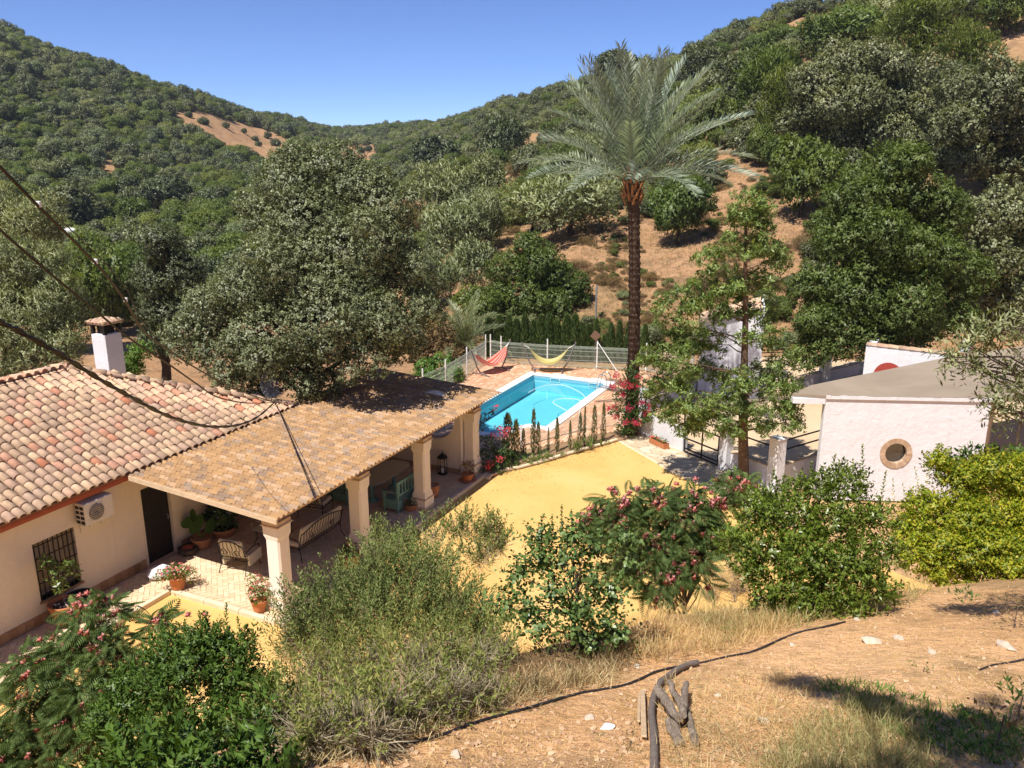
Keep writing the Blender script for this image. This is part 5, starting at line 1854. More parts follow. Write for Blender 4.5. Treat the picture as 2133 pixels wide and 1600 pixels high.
for i, (x, y, h, w) in enumerate([(1075, 962, 1.35, 1.5), (1058, 965, 1.6, 1.6), (1090, 955, .95, 1.0), (1111, 952, 1.55, .95), (1121, 950, 1.1, 1.0), (1142, 946, .85, .6), (1160, 944, 1.15, 1.0), (1187, 940, 1.0, .75), (1208, 936, 1.2, .85), (1217, 933, 1.35, .55), (1237, 928, 1.35, .95), (1256, 922, 1.35, .7)]):
    p = at(x, y - 3, .05)
    cypress(p, h * 1.05, h * w * .62, 'thin young cypress in the narrow bed beside the sand', 'young cypresses in the bed by the sand', young[i % 3], 'young_cypress')

# ------------------------------------------------------------------ bougainvilleas
def climber(label, stems, lobes, flowers, base, r, fmat, dens=110, leaf=.065, fl=.05):
    root = empty('bougainvillea', tuple(base), 0, label, 'flowering climber')
    B = np.array(base)
    mb = MB()
    for s in stems: mb.tube(smooth_path([Vector(np.array(p) - B) for p in s], 4), .014, 5)
    mb.build('stems', M['bark'], root)
    P, N = shell_points(r, lobes, dens, .3)
    V, Q = tufts(r, P, N, 3, leaf, .75, .2, .9)
    link('foliage', np_mesh('foliage', V - B, Q), M['boug'], root)
    for c, s in flowers:
        n = max(8, int(60 * (s / .2) ** 2))
        P = c + sphere_pts(n, r) * s * 1.15 * r.random((n, 1)) ** .5 * np.array([1.1, 1.1, .75])
        V, Q = tufts(r, P, unit(P - c), 3, fl, .85, .3, .9)
        me = np_mesh('blossom', V - B, Q)
        link('blossom', me, fmat, root)
    return root
r = rng_(9)
b = at(1005, 985, .0)
col = [px_lobe(x, y, w, b.y + dy) for x, y, w, dy in [(992, 945, 14, 0), (995, 915, 12, 0), (1000, 890, 12, 0), (1010, 870, 10, 0), (1022, 858, 8, .1), (1000, 970, 18, -.1), (1020, 945, 24, .2), (1035, 965, 26, .1), (1045, 935, 22, .3), (1020, 915, 12, .2), (1030, 985, 18, -.1), (1060, 955, 22, .5)]]
fl_ = [px_lobe(x, y, w, b.y + dy) for x, y, w, dy in [(1032, 848, 6, .1), (1040, 893, 10, .3), (1028, 905, 8, .2), (1050, 903, 9, .3), (1018, 968, 11, -.2), (1042, 955, 10, -.1), (1022, 985, 9, -.2), (985, 930, 7, -.1), (991, 908, 6, -.1), (986, 950, 6, -.1), (997, 868, 6, 0), (1058, 893, 7, .3), (1010, 1000, 7, -.4)]]
climber('pink-red bougainvillea climbing the end pillar of the porch', [[b, atY(992, 950, b.y), atY(995, 900, b.y), atY(1012, 866, b.y), atY(1035, 850, b.y)]], col, [(c, s[0]) for c, s in fl_], (b.x, b.y, .03), r, M['pinkred'])
r = rng_(10)
b = at(1300, 908)
col = [px_lobe(x, y, w, b.y + dy) for x, y, w, dy in [(1305, 890, 24, -.3), (1320, 870, 26, -.4), (1300, 850, 22, -.3), (1330, 845, 20, -.4), (1318, 815, 24, -.4), (1300, 800, 16, -.3), (1330, 790, 18, -.4), (1345, 870, 16, -.4), (1280, 855, 14, -.2), (1310, 775, 14, -.4), (1290, 825, 14, -.3)]]
fl_ = [px_lobe(x, y, w, b.y + dy) for x, y, w, dy in [(1283, 780, 9, -.3), (1275, 805, 9, -.3), (1300, 800, 11, -.6), (1318, 805, 11, -.7), (1296, 822, 9, -.5), (1265, 850, 9, -.3), (1282, 848, 8, -.4), (1310, 850, 9, -.8), (1345, 860, 10, -.5), (1352, 846, 8, -.4), (1330, 785, 8, -.6), (1284, 868, 9, -.4), (1325, 880, 10, -.8), (1335, 838, 8, -.7), (1306, 880, 8, -.8)]]
climber('magenta bougainvillea wrapped round the foot of the tall palm', [[b, atY(1305, 860, b.y - .4), atY(1318, 800, b.y - .4)], [b, atY(1335, 850, b.y - .4)]], col, [(c, s[0]) for c, s in fl_], (b.x, b.y, .03), r, M['magenta'])
# ------------------------------------------------------------------ vegetation of the hills
_TS = {}
def hit_many(xs, ys, t0=34.0):
    """where sight lines meet the terrain"""
    if t0 not in _TS:
        _TS[t0] = np.geomspace(t0, 900 if t0 > 20 else 60, 700)
    T = _TS[t0]
    xs, ys = np.atleast_1d(xs).astype(float), np.atleast_1d(ys).astype(float)
    a = (xs - 1066.5) / FPX; b = -(ys - 800) / FPX
    D = np.stack([a, _c + b * _s, -_s + b * _c], -1)
    out = np.empty((len(xs), 3))
    for i in range(0, len(xs), 400):
        d = D[i:i + 400]
        X = d[:, :1] * T; Y = d[:, 1:2] * T; Z = CAM_H + d[:, 2:3] * T
        below = Z < ground_z(X, Y)
        j = np.where(below.any(1), below.argmax(1), len(T) - 1)
        k = np.arange(len(d))
        out[i:i + 400, 0] = X[k, j]; out[i:i + 400, 1] = Y[k, j]
    out[:, 2] = ground_z(out[:, 0], out[:, 1])
    return out
def hit(x, y, t0=34.0):
    return Vector(hit_many(x, y, t0)[0])
r = rng_(30)
PROTO = {}
def proto(key, mt, n_lobes, dens, k, leaf, wid, up=.3, spread=.9, radii=(1, 1, .8), zc=.72, lobe=.42, count=2, lo=.5, droop=0.0, length=.08, shell=.5):
    for i in range(count):
        rad_ = np.array(radii) * r.uniform(.82, 1.15, 3)
        L0 = lobes_in(r, (r.normal() * .1, r.normal() * .1, zc * r.uniform(.9, 1.1)), rad_, n_lobes, lobe * r.uniform(.75, 1.1), shell)
        L0 += [(np.array([0, 0, zc * .9]), np.array(radii) * .55)]
        P, N = shell_points(r, L0, dens, lo, -.6)
        m = P[:, 2] > .02
        V, Q = tufts(r, P[m], N[m], k, leaf, wid, up, spread, 'quad', .6, length, droop)
        me = np_mesh('hill_crown_' + key, V, Q, normals=SOFT['n'])
        me.materials.append(M[mt])
        PROTO.setdefault(key, []).append(me)
proto('holm', 'holm', 22, 62, 5, .10, .7, count=3)
proto('dark', 'holm_dark', 20, 62, 5, .10, .7, count=2)
proto('olive', 'olive', 20, 60, 6, .115, .28, up=.8, spread=.6, count=3, radii=(1, 1, .72), zc=.66, length=.10)
proto('green', 'green', 20, 66, 5, .095, .55, count=3, radii=(1, 1, .85), zc=.75)
proto('pine', 'pine', 20, 62, 6, .11, .22, up=1.2, spread=.5, count=2, radii=(.62, .62, 1.15), zc=1.1, lobe=.5, length=.10)
proto('scrub', 'scrub', 18, 60, 5, .095, .5, count=3, radii=(1, 1, .62), zc=.5)
proto('dry', 'dry', 14, 50, 5, .13, .16, up=.9, spread=.6, count=3, radii=(1, 1, .6), zc=.45, length=.12)
htr = MB()
limbs(htr, r, (0, 0, -.3), .75, .07, [np.array([.4, .1, .8]), np.array([-.35, .25, .85]), np.array([.05, -.4, .8]), np.array([-.1, .1, 1.1])], n=6)
htrunk = htr.mesh('hill_trunk'); htrunk.materials.append(M['bark'])

def hill_tree(name, cat, p, sx, sz, key, label, group=None, trunk=True):
    o = empty(name, (p[0], p[1], p[2] - .02), 0, label, cat, group)
    c = link('crown', PROTO[key][random.randrange(len(PROTO[key]))], None, o)
    c.scale = (sx, sx, sz); c.rotation_euler = (0, 0, random.uniform(0, 6.28))
    if trunk:
        t = link('trunk', htrunk, None, o)
        t.scale = (sx, sx, sz)
    return o
NEARS = []
def key_tree(x, yb, wpx, hpx, key, label, name='tree', cat='tree', group=None):
    p = hit(x, yb)
    dist = (Vector((0, 0, CAM_H)) - p).length
    sx = wpx / 2 / FPX * dist
    rz_ = {'pine': 2.2, 'olive': 1.3, 'dry': 1.0, 'scrub': 1.05}.get(key, 1.5)
    rx_ = .62 if key == 'pine' else 1.0
    sz = hpx / FPX * dist / rz_
    NEARS.append((p.x, p.y, sx * .8))
    return hill_tree(name, cat, p, sx / rx_, sz, key, label, group)
for a in [
    (1190, 492, 225, 130, 'olive', 'wide olive tree on the slope left of the palm trunk'),
    (1110, 485, 90, 120, 'pine', 'olive-brown bushy tree left of the wide olive on the slope', 'tree'),
    (1410, 512, 140, 135, 'green', 'rounded green bush on the bare slope right of the palm trunk', 'bush', 'bush'),
    (1668, 455, 140, 145, 'green', 'large pale green bush standing above the big broadleaf tree', 'bush', 'bush'),
    (1598, 262, 110, 180, 'pine', 'tall yellow-green pine left of the great holm oak', 'pine_tree'),
    (1618, 330, 80, 170, 'pine', 'slim yellow-green pine at the edge of the great holm oak', 'pine_tree'),
    (1580, 350, 60, 78, 'green', 'small fresh-green bush at the foot of the slim pine', 'bush', 'bush'),
    (1640, 342, 60, 72, 'pine', 'small pine bush below the great holm oak', 'bush', 'bush'),
    (1925, 170, 115, 150, 'pine', 'bright green pine high on the right hillside, the larger of a pair', 'pine_tree'),
    (1995, 200, 80, 120, 'pine', 'bright green pine high on the right hillside, the smaller of a pair', 'pine_tree'),
    (1052, 345, 85, 95, 'dark', 'dark round oak above the olive grove left of the palm', 'oak_tree'),
    (930, 460, 150, 115, 'olive', 'olive tree next to the huge oak, middle of the grove'),
    (1010, 425, 130, 90, 'olive', 'olive tree at the top of the grove left of the palm'),
    (950, 560, 170, 130, 'olive', 'big olive tree at the bottom of the grove by the huge oak'),
    (1020, 520, 120, 110, 'olive', 'olive tree at the right side of the grove'),
    (900, 640, 120, 110, 'olive', 'olive tree half hidden by the right edge of the huge oak'),
    (985, 620, 120, 110, 'olive', 'olive tree just above the young palm'),
    (1000, 690, 110, 90, 'green', 'low green bush behind the young palm', 'bush', 'bush'),
    (1065, 470, 80, 80, 'scrub', 'mixed green bush at the edge of the bare slope left of the palm', 'bush', 'bush'),
    (1480, 300, 110, 90, 'scrub', 'mixed green bush behind the right side of the palm crown', 'bush', 'bush'),
    (1420, 330, 100, 80, 'olive', 'olive tree behind the palm crown on the slope'),
    (1740, 290, 90, 80, 'scrub', 'mixed green bush under the left side of the great holm oak', 'bush', 'bush'),
    (1545, 225, 130, 100, 'dark', 'dark oak left of the tall pine on the right hillside', 'oak_tree'),
    (1470, 172, 90, 66, 'dark', 'dark oak near the skyline right of the palm crown', 'oak_tree'),
    (1500, 215, 80, 60, 'holm', 'grey-green oak just below the dark oak near the skyline', 'oak_tree'),
    (440, 508, 92, 66, 'green', 'round green tree standing alone in the valley to the left', 'tree'),
    (880, 276, 24, 16, 'dark', 'lone round tree on the skyline at the head of the valley', 'tree'),
    (905, 360, 110, 70, 'dark', 'dark oak above the olive grove near the valley head', 'oak_tree'),
    (1280, 175, 120, 60, 'dark', 'dark oak on the skyline behind the palm crown', 'oak_tree'),
    (1650, 30, 90, 60, 'holm', 'grey-green oak on the skyline at the top of the picture', 'oak_tree'),
    (1580, 62, 80, 42, 'holm', 'oak on the skyline left of the bare patch', 'oak_tree'),
    (1760, 140, 150, 100, 'green', 'bright green bush above the great holm oak', 'bush', 'bush'),
    (1830, 120, 130, 90, 'olive', 'pale olive tree above the great holm oak', 'olive_tree'),
    (1990, 70, 130, 100, 'olive', 'pale olive tree near the top of the right hillside', 'olive_tree'),
    (2095, 75, 120, 90, 'green', 'fresh-green tree near the top right of the hillside', 'tree'),
    (1860, 330, 140, 110, 'green', 'green bush under the great holm oak', 'bush', 'bush'),
    (1755, 400, 90, 80, 'dark', 'dark bush in the shade below the great holm oak', 'bush', 'bush'),
    (235, 700, 150, 170, 'bright2', 'light green tree behind the chimney'),
    (200, 640, 120, 130, 'bright2', 'light green tree between the olives and the narrow dark oak'),
    (290, 640, 110, 120, 'bright2', 'light green tree left of the narrow dark oak'),
    (150, 480, 120, 80, 'dark', 'dark bush beside the upper silvery olive', 'bush', 'bush'),
    (330, 435, 100, 60, 'dark', 'dark oak low on the left hillside above the narrow oak', 'oak_tree')]:
    x, yb, w_, h_, key, lab = a[:6]
    nm = a[6] if len(a) > 6 else 'olive_tree' if key == 'olive' else 'tree'
    ct_ = a[7] if len(a) > 7 else 'tree'
    key_tree(x, yb, w_, h_, 'green' if key == 'bright2' else key, lab, nm, ct_)
# great holm oaks on the right hillside
r = rng_(31)
for lab, base, pts in [
    ('great spreading holm oak on the right hillside', (1790, 352), [(1700, 180, 60), (1760, 140, 70), (1830, 140, 70), (1900, 170, 55), (1680, 240, 55), (1750, 220, 80), (1840, 220, 80), (1920, 230, 55), (1700, 300, 50), (1770, 290, 60), (1850, 280, 60), (1925, 290, 40)]),
    ('broad holm oak at the right edge, upper one of two', (2075, 405), [(2010, 200, 60), (2080, 180, 70), (2150, 190, 70), (1990, 270, 50), (2060, 260, 75), (2140, 270, 75), (2020, 330, 55), (2090, 340, 60), (2160, 340, 60)]),
    ('broad holm oak at the right edge behind the outbuilding, lower one of two', (2100, 640), [(2030, 470, 55), (2100, 440, 70), (2170, 450, 70), (2050, 540, 60), (2120, 540, 75), (2040, 600, 50), (2110, 610, 60), (2180, 580, 70)])]:
    p = hit(*base)
    Y = p.y - 1.0
    L0 = [px_lobe(x, y, w, Y + r.normal() * 1.0) for x, y, w in pts]
    NEARS.append((p.x, p.y, 5.0))
    make_tree('holm_oak', lab, 'tree', None, tuple(p), split_lobes(r, L0, 6, .46), M['holm'], M['bark'], r, dens=13, k=6, leaf=.19, wid=.62, trunk_h=2.6, trunk_r=.4, nlimb=18, length=.2)

BARE = [[(360, 232), (430, 236), (500, 258), (570, 276), (612, 300), (600, 345), (545, 352), (500, 325), (435, 298), (380, 275)],
        [(690, 308), (785, 302), (800, 335), (705, 365)], [(200, 330), (255, 332), (250, 372), (200, 372)], [(290, 410), (350, 440), (345, 470), (300, 450)],
        [(1035, 395), (1080, 395), (1100, 500), (1055, 505)],
        [(1120, 500), (1290, 470), (1320, 440), (1350, 490), (1470, 400), (1480, 330), (1530, 300), (1560, 345), (1620, 360), (1600, 420), (1720, 400), (1730, 470), (1640, 600), (1560, 700), (1380, 720), (1230, 690), (1230, 590), (1170, 540)],
        [(1625, 60), (1685, 50), (1695, 85), (1645, 95)], [(1820, 60), (1880, 70), (1960, 100), (1960, 140), (1880, 110)], [(1940, 130), (1975, 150), (1970, 240), (1940, 200)], [(1690, 10), (1770, -10), (1770, 15), (1700, 30)], [(180, 540), (290, 520), (285, 575), (170, 580)], [(1260, 240), (1300, 225), (1310, 250), (1265, 262)]]
def is_bare(x, y): return any(inside(b, x, y) for b in BARE)
cand = []
rs = rng_(32)
cells_ = {}
def try_put(X, Y, s, pack=.62):
    cx, cy = int(X // 6), int(Y // 6)
    for i in (-1, 0, 1):
        for j in (-1, 0, 1):
            for (a, b, q) in cells_.get((cx + i, cy + j), ()):
                if (a - X) ** 2 + (b - Y) ** 2 < (pack * (q + s)) ** 2: return False
    for a, b, q in NEARS:
        if (a - X) ** 2 + (b - Y) ** 2 < (q + s * .5) ** 2: return False
    cells_.setdefault((cx, cy), []).append((X, Y, s))
    return True
N_TRY = 42000
uu = rs.random((N_TRY, 4))
for k in range(N_TRY):
    tx = -.72 + 1.44 * uu[k, 0]
    Y = 44 + (430 - 44) * uu[k, 1] ** 1.25
    X = tx * Y
    if tx < -.02 and Y < 52 - tx * 10: continue
    z = gz(X, Y)
    px, py = proj(X, Y, z)
    if px < -120 or px > 2260 or py < -120: continue
    if is_bare(px, py): continue
    left_ = tx < -.17
    s = (.95 + 1.75 * uu[k, 2] ** 1.9) * (1.0 if left_ else .92) * (1.0 if Y > 75 else .8) * (1 + max(0, Y - 200) / 600)
    gap = math.sin(X * .11 + 2 + math.sin(Y * .07)) + math.sin(Y * .13 + X * .05)
    if not left_ and Y < 170 and gap > .75: continue
    if 1050 < px < 1700 and py > 420: s *= .55
    if not try_put(X, Y, s, .52 if left_ else .6): continue
    q = uu[k, 3]
    n_ = math.sin(X * .05 + 1) + math.sin(Y * .043 + X * .02)
    if left_:
        key = 'holm' if q < .26 + .08 * n_ else 'dark' if q < .38 + .08 * n_ else 'green' if q < .64 else 'scrub' if q < .92 else 'olive'
    elif Y > 140: key = 'holm' if q < .30 else 'dark' if q < .42 else 'scrub' if q < .66 else 'green' if q < .80 else 'olive'
    else: key = 'holm' if q < .20 else 'dark' if q < .28 else 'olive' if q < .52 else 'green' if q < .70 else 'pine' if q < .78 else 'scrub' if q < .90 else 'dry'
    cand.append((s / Y, X, Y, z, s, key, left_))
uu = rs.random((2600, 4))
for k in range(2600):
    tx = -.30 + .36 * uu[k, 0]
    Y = 420 + 330 * uu[k, 1]
    X = tx * Y
    s = 2.2 + 2.0 * uu[k, 2]
    z = gz(X, Y)
    px, py = proj(X, Y, z)
    if is_bare(px, py) or not try_put(X, Y, s): continue
    cand.append((s / Y, X, Y, z, s, ('holm', 'dark', 'scrub', 'green')[int(uu[k, 3] * 4)], tx < -.17))
uu = rs.random((16000, 4))
for k in range(16000):
    tx = -.75 + .60 * uu[k, 0]
    Y = 60 + 300 * uu[k, 1] ** 1.1
    X = tx * Y
    z = gz(X, Y)
    px, py = proj(X, Y, z)
    if px < -120 or py < 0 or is_bare(px, py): continue
    s = .55 + .6 * uu[k, 2]
    if try_put(X, Y, s, .5): cand.append((s / Y * .4, X, Y, z, s, 'scrub' if uu[k, 3] < .7 else 'green', True))
cand.sort(reverse=True)
NAMES = {'holm': ('oak_tree', 'tree', 'grey-green oak'), 'dark': ('oak_tree', 'tree', 'dark green oak'), 'olive': ('olive_tree', 'tree', 'pale olive tree'), 'green': ('green_bush', 'bush', 'fresh green bush'),
         'pine': ('pine_tree', 'tree', 'yellow-green pine'), 'scrub': ('scrub_bush', 'bush', 'low mixed green bush'), 'dry': ('dry_bush', 'bush', 'dry brown bush')}
onscreen = [c for c in cand if -40 < proj(c[1], c[2], c[3] + c[4])[0] < 2170 and proj(c[1], c[2], c[3] + c[4])[1] > -20]
pick = set()
for c in onscreen[:250]:
    pick.add(c)
    _, X, Y, z, s, key, left_ = c
    nm, ct_, ds = NAMES[key]
    side = 'left' if left_ else 'right'
    hill_tree(nm, ct_, (X, Y, z), s, s * random.uniform(.85, 1.2), key, f'{ds} growing among many on the {side} hillside', (ds + ('es' if ds.endswith('bush') else 's')) + f' on the {side} hillside')
# everything farther off: one wood, the same crowns set out on points
def woodland(rest):
    keys = list(PROTO)
    flat = [(k, i) for k in keys for i in range(len(PROTO[k]))]
    idx = {f: n for n, f in enumerate(flat)}
    V = np.array([[c[1], c[2], c[3] - .02] for c in rest], np.float32)
    me = bpy.data.meshes.new('woodland')
    me.vertices.add(len(V)); me.vertices.foreach_set('co', V.ravel())
    pi = np.array([idx[(c[5], int(rs.integers(len(PROTO[c[5]]))))] for c in rest], np.int32)
    sc_ = np.array([c[4] for c in rest], np.float32)
    a = me.attributes.new('which', 'INT', 'POINT'); a.data.foreach_set('value', pi)
    a = me.attributes.new('size', 'FLOAT', 'POINT'); a.data.foreach_set('value', sc_)
    a = me.attributes.new('turn', 'FLOAT', 'POINT'); a.data.foreach_set('value', (rs.random(len(rest)) * 6.283).astype(np.float32))
    o = link('woodland', me)
    ng = bpy.data.node_groups.new('woodland', 'GeometryNodeTree')
    ng.interface.new_socket('Geometry', in_out='INPUT', socket_type='NodeSocketGeometry')
    ng.interface.new_socket('Geometry', in_out='OUTPUT', socket_type='NodeSocketGeometry')
    gi, go = ng.nodes.new('NodeGroupInput'), ng.nodes.new('NodeGroupOutput')
    jn = ng.nodes.new('GeometryNodeJoinGeometry')
    def attr(n, t):
        x = ng.nodes.new('GeometryNodeInputNamedAttribute'); x.data_type = t
        x.inputs['Name'].default_value = n
        return x.outputs['Attribute']
    wh, sz, tn = attr('which', 'INT'), attr('size', 'FLOAT'), attr('turn', 'FLOAT')
    cx = ng.nodes.new('ShaderNodeCombineXYZ'); ng.links.new(tn, cx.inputs[2])
    for n, (k, i) in enumerate(flat):
        src = next((ob for ob in bpy.data.objects if ob.data == PROTO[k][i] and ob.name.startswith('crown')), None)
        if src is None: continue
        oi = ng.nodes.new('GeometryNodeObjectInfo'); oi.transform_space = 'ORIGINAL'
        oi.inputs['Object'].default_value = src
        oi.inputs['As Instance'].default_value = True
        cp = ng.nodes.new('FunctionNodeCompare'); cp.data_type = 'INT'; cp.operation = 'EQUAL'
        ng.links.new(wh, cp.inputs[2]); cp.inputs[3].default_value = n
        ip = ng.nodes.new('GeometryNodeInstanceOnPoints')
        ng.links.new(gi.outputs[0], ip.inputs['Points'])
        ng.links.new(cp.outputs[0], ip.inputs['Selection'])
        ng.links.new(oi.outputs['Geometry'], ip.inputs['Instance'])
        ng.links.new(cx.outputs[0], ip.inputs['Rotation'])
        ng.links.new(sz, ip.inputs['Scale'])
        ng.links.new(ip.outputs[0], jn.inputs[0])
    ng.links.new(jn.outputs[0], go.inputs[0])
    md = o.modifiers.new('woodland', 'NODES')
    md.node_group = ng
    tag(o, 'far wood of oaks and scrub covering both hillsides', None, None, 'stuff')
woodland([c for c in cand if c not in pick])

# low dry shrubs on the bare slope and in the valley
r = rng_(33)
small = 0
k = 0
while small < 280 and k < 14000:
    k += 1
    x, y = r.uniform(1020, 1740), r.uniform(330, 715)
    if not is_bare(x, y): continue
    if r.random() > .35 + .65 * (y - 330) / 400: continue
    p = hit(x, y, 43.5)
    if p.y < 43.5: continue
    s = .2 + .95 * r.random() ** 2.0
    if math.sin(p.x * .9 + 1.3) + math.sin(p.y * .8 + p.x * .4) < -.1: continue
    if not try_put(p.x, p.y, s): continue
    dry = r.random() < .75
    nm, ct_, ds = ('dry_bush', 'bush', 'small dry brown bush') if dry else ('scrub_bush', 'bush', 'small green bush')
    hill_tree(nm, ct_, p, s, s * r.uniform(.55, 1.0), 'dry' if dry else random.choice(['scrub', 'green', 'olive']), f'{ds} dotted over the bare orange slope', f'{ds}es on the bare slope', False)
    small += 1
for x, y in [(395, 246), (425, 262), (470, 268), (510, 280), (530, 296), (560, 290), (575, 305), (540, 308), (730, 322), (755, 322), (770, 316)]:
    p = hit(x, y)
    s = r.uniform(1.0, 1.9)
    hill_tree('olive_tree', 'tree', p, s, s, 'dark', 'small tree dotted over the bare strip on the far left hillside', 'trees on the bare strip')

M['slopegrass'] = mat_leaf('slope_grass', [(.30, .21, .12, 1), (.42, .32, .19, 1), (.34, .30, .18, 1), (.58, .46, .29, 1)], .3, .6, .1)
# dry grass tufts over the slopes
def grass_mass(name, label, pts, mat, r, blades, h, w, lean=.5, kind='stuff'):
    P = np.repeat(np.asarray(pts), blades, axis=0)
    n = len(P)
    P = P + r.normal(size=(n, 3)) * np.array([h * .35, h * .35, 0])
    A = unit(np.array([0, 0, 1.0]) + r.normal(size=(n, 3)) * lean)
    N = unit(r.normal(size=(n, 3)) * np.array([1, 1, .3]))
    L = h * r.uniform(.5, 1.4, n)
    V, Q = leaf_quads(P, A, N, L, np.full(n, w), .1, .15)
    return tag(link(name, np_mesh(name, V, Q), mat), label, None, None, kind)
pts = []
for k in range(9000):
    Y = 43.8 + 60 * r.random() ** 1.6
    X = Y * r.uniform(-.12, .5)
    pts.append((X, Y, gz(X, Y) - .02))
grass_mass('dry_grass', 'dry straw grass over the bare hillside', pts, M['slopegrass'], r, 6, .28, .03)
# white vehicle roof glimpsed in the valley
p = hit(112, 520)
van = empty('white_van', (p.x, p.y, p.z), R(8), 'long white vehicle glimpsed between the olives in the valley', 'van')
MB().box(-3.0, 3.0, -1.0, 1.0, .5, 2.5, None, .15).build('body', M['whitepaint'], van)
MB().box(2.2, 2.98, -1.03, 1.03, 1.5, 2.1, None, .05).build('window', M['windowglass'], van)
for sx in (-1.8, 1.9):
    for sy in (-1.0, .78): MB().lathe([(.0, 0), (.38, 0), (.38, .22), (0, .22)], 14, Matrix.Translation((sx, sy + .22, .38)) @ Matrix.Rotation(R(90), 4, 'X')).build('wheel', M['black'], van)
# ------------------------------------------------------------------ pots and plants on the terrace
TZ = .10
def pot_shape(rt, rb, h, rim=.03, waist=None):
    mb = MB()
    mid = (rt * .62 + rb * .38) if waist is None else waist
    prof = [(rb * .96, 0), (rb, .012), (mid, h * .5), (rt * .97, h - rim * 1.6), (rt + rim * .35, h - rim * 1.5), (rt + rim * .45, h - .006), (rt + rim * .2, h), (rt - rim * .5, h), (rt - rim * .7, h - rim * 1.3)]
    mb.lathe(prof, 22)
    return mb
def leafy(name, root, lobes, mat, r, dens, k, leaf, wid, **kw):
    P, N = shell_points(r, lobes, dens, kw.pop('lo', .35), kw.pop('under', -.6))
    V, Q = tufts(r, P, N, k, leaf, wid, **kw)
    return link(name, np_mesh(name, V, Q, normals=SOFT['n']), mat, root)
def blossoms(root, lobes, mats, r, n, size, petals=5, up=.5):
    """single flower heads as separate parts"""
    ms = []
    for m_ in mats:
        a = np.linspace(0, 2 * math.pi, petals, endpoint=False)
        A = np.stack([np.cos(a), np.sin(a), np.full(petals, .25)], -1)
        V, Q = leaf_round(np.zeros((petals, 3)), A, np.tile([0, 0, 1.0], (petals, 1)), np.full(petals, size), np.full(petals, size * .8))
        me = np_mesh('flower', V, Q); me.materials.append(m_); ms.append(me)
    for _ in range(n):
        c, s = lobes[int(r.integers(len(lobes)))]
        d = unit(r.normal(size=3) + np.array([0, -.35, up]))
        p = np.array(c) + d * np.array(s) * r.uniform(.95, 1.12)
        o = link('flower', ms[int(r.integers(len(ms)))], None, root, tuple(p))
        o.rotation_euler = Vector(d).to_track_quat('Z', 'X').to_euler()
def potted(label, x, y, z, rt, rb, h, potmat, plant, name='potted_plant', cat='potted plant', waist=None, group=None):
    p = at(x, y, z)
    root = empty(name, tuple(p), random.uniform(0, 6), label, cat, group)
    pot_shape(rt, rb, h, max(.02, rt * .12), waist).build('pot', potmat, root)
    MB().lathe([(rt - .03, h - .06), (rt * .5, h - .045), (0, h - .04)], 16).build('soil', M['soil'], root)
    if plant: plant(root, h)
    return root
r = rng_(50)
def p_tree(root, h):
    mb = MB()
    mb.tube([(0, 0, h - .1), (.02, 0, h + .35), (0, .02, h + .55)], [.014, .011, .009], 6)
    tips = [(-.25, .0, h + .75), (.3, .1, h + .72), (.05, -.2, h + .85), (-.05, .2, h + .98), (.35, -.15, h + .55), (-.3, -.1, h + .55), (-.2, .15, h + 1.1)]
    for t in tips: mb.tube(curve_pts((.0, .0, h + .4), t, r, 4, .05, .05), [.009, .007, .005, .003], 5)
    mb.build('stem', M['greybark'], root)
    leafy('foliage', root, [(np.array(t), np.array([.15, .15, .13])) for t in tips], M['carob'], r, 70, 3, .12, .42, up=.3)
    for k in range(14):
        a = r.random() * 6.28
        q = r.random() ** .5 * .22
        s = .03
        MB().lathe([(s * .7, -s * .5), (s, 0), (s * .6, s * .6), (0, s * .7)], 7).build('pebble', M['palestone'], root, (q * math.cos(a), q * math.sin(a), h - .03))
potted('large terracotta pot with a thin young tree under the grilled window', 140, 1296, TZ, .34, .23, .52, M['terracotta'], p_tree)
potted('empty black plastic pot behind the large terracotta pot', 172, 1272, TZ, .30, .22, .42, M['black'], None, 'plant_pot', 'pot')
def p_vinca(dense, lob, nfl):
    def f(root, h):
        L = [(np.array([x, y, h + z]), np.array([s, s, s * .8])) for x, y, z, s in lob]
        leafy('foliage', root, L, M['citrus'], r, 130, 3, .06, .45, up=.3)
        blossoms(root, L, [M['vinca'], M['vinca'], M['pinkred']], r, nfl, .032)
    return f
potted('terracotta pot overflowing with pale pink flowers at the terrace corner', 372, 1226, TZ, .20, .15, .33, M['terracotta'], p_vinca(1, [(0, 0, .14, .27), (-.30, -.05, .02, .22), (.28, .05, .08, .22), (-.1, -.2, .0, .2), (.1, .2, .16, .22)], 95), 'flower_pot', 'flower pot')
potted('pot with a tall mound of deep pink flowers at the foot of the nearest pillar', 541, 1272, TZ, .18, .13, .28, M['terracotta'], p_vinca(1, [(0, 0, .12, .24), (-.06, -.02, .36, .23), (.05, .02, .52, .20), (-.14, -.08, .16, .2), (.1, -.1, .1, .2)], 110), 'flower_pot', 'flower pot')
def p_red(root, h):
    L = [(np.array([x, y, h + z]), np.array([s, s, s * .7])) for x, y, z, s in [(0, 0, .10, .2), (.12, .05, .2, .14), (-.12, .05, .12, .16), (.12, -.1, .1, .14)]]
    leafy('foliage', root, L, M['boug'], r, 120, 3, .055, .6, up=.3)
    MB().tube([(.05, .0, h), (.12, .02, h + .4), (.18, .05, h + .55)], .006, 4).build('stem', M['bark'], root)
    blossoms(root, L, [M['redpetal']], r, 14, .035)
potted('plain terracotta pot with red flowers beside the second pillar', 729, 1182, TZ, .26, .21, .40, M['terracotta'], p_red, 'flower_pot', 'flower pot', .27)
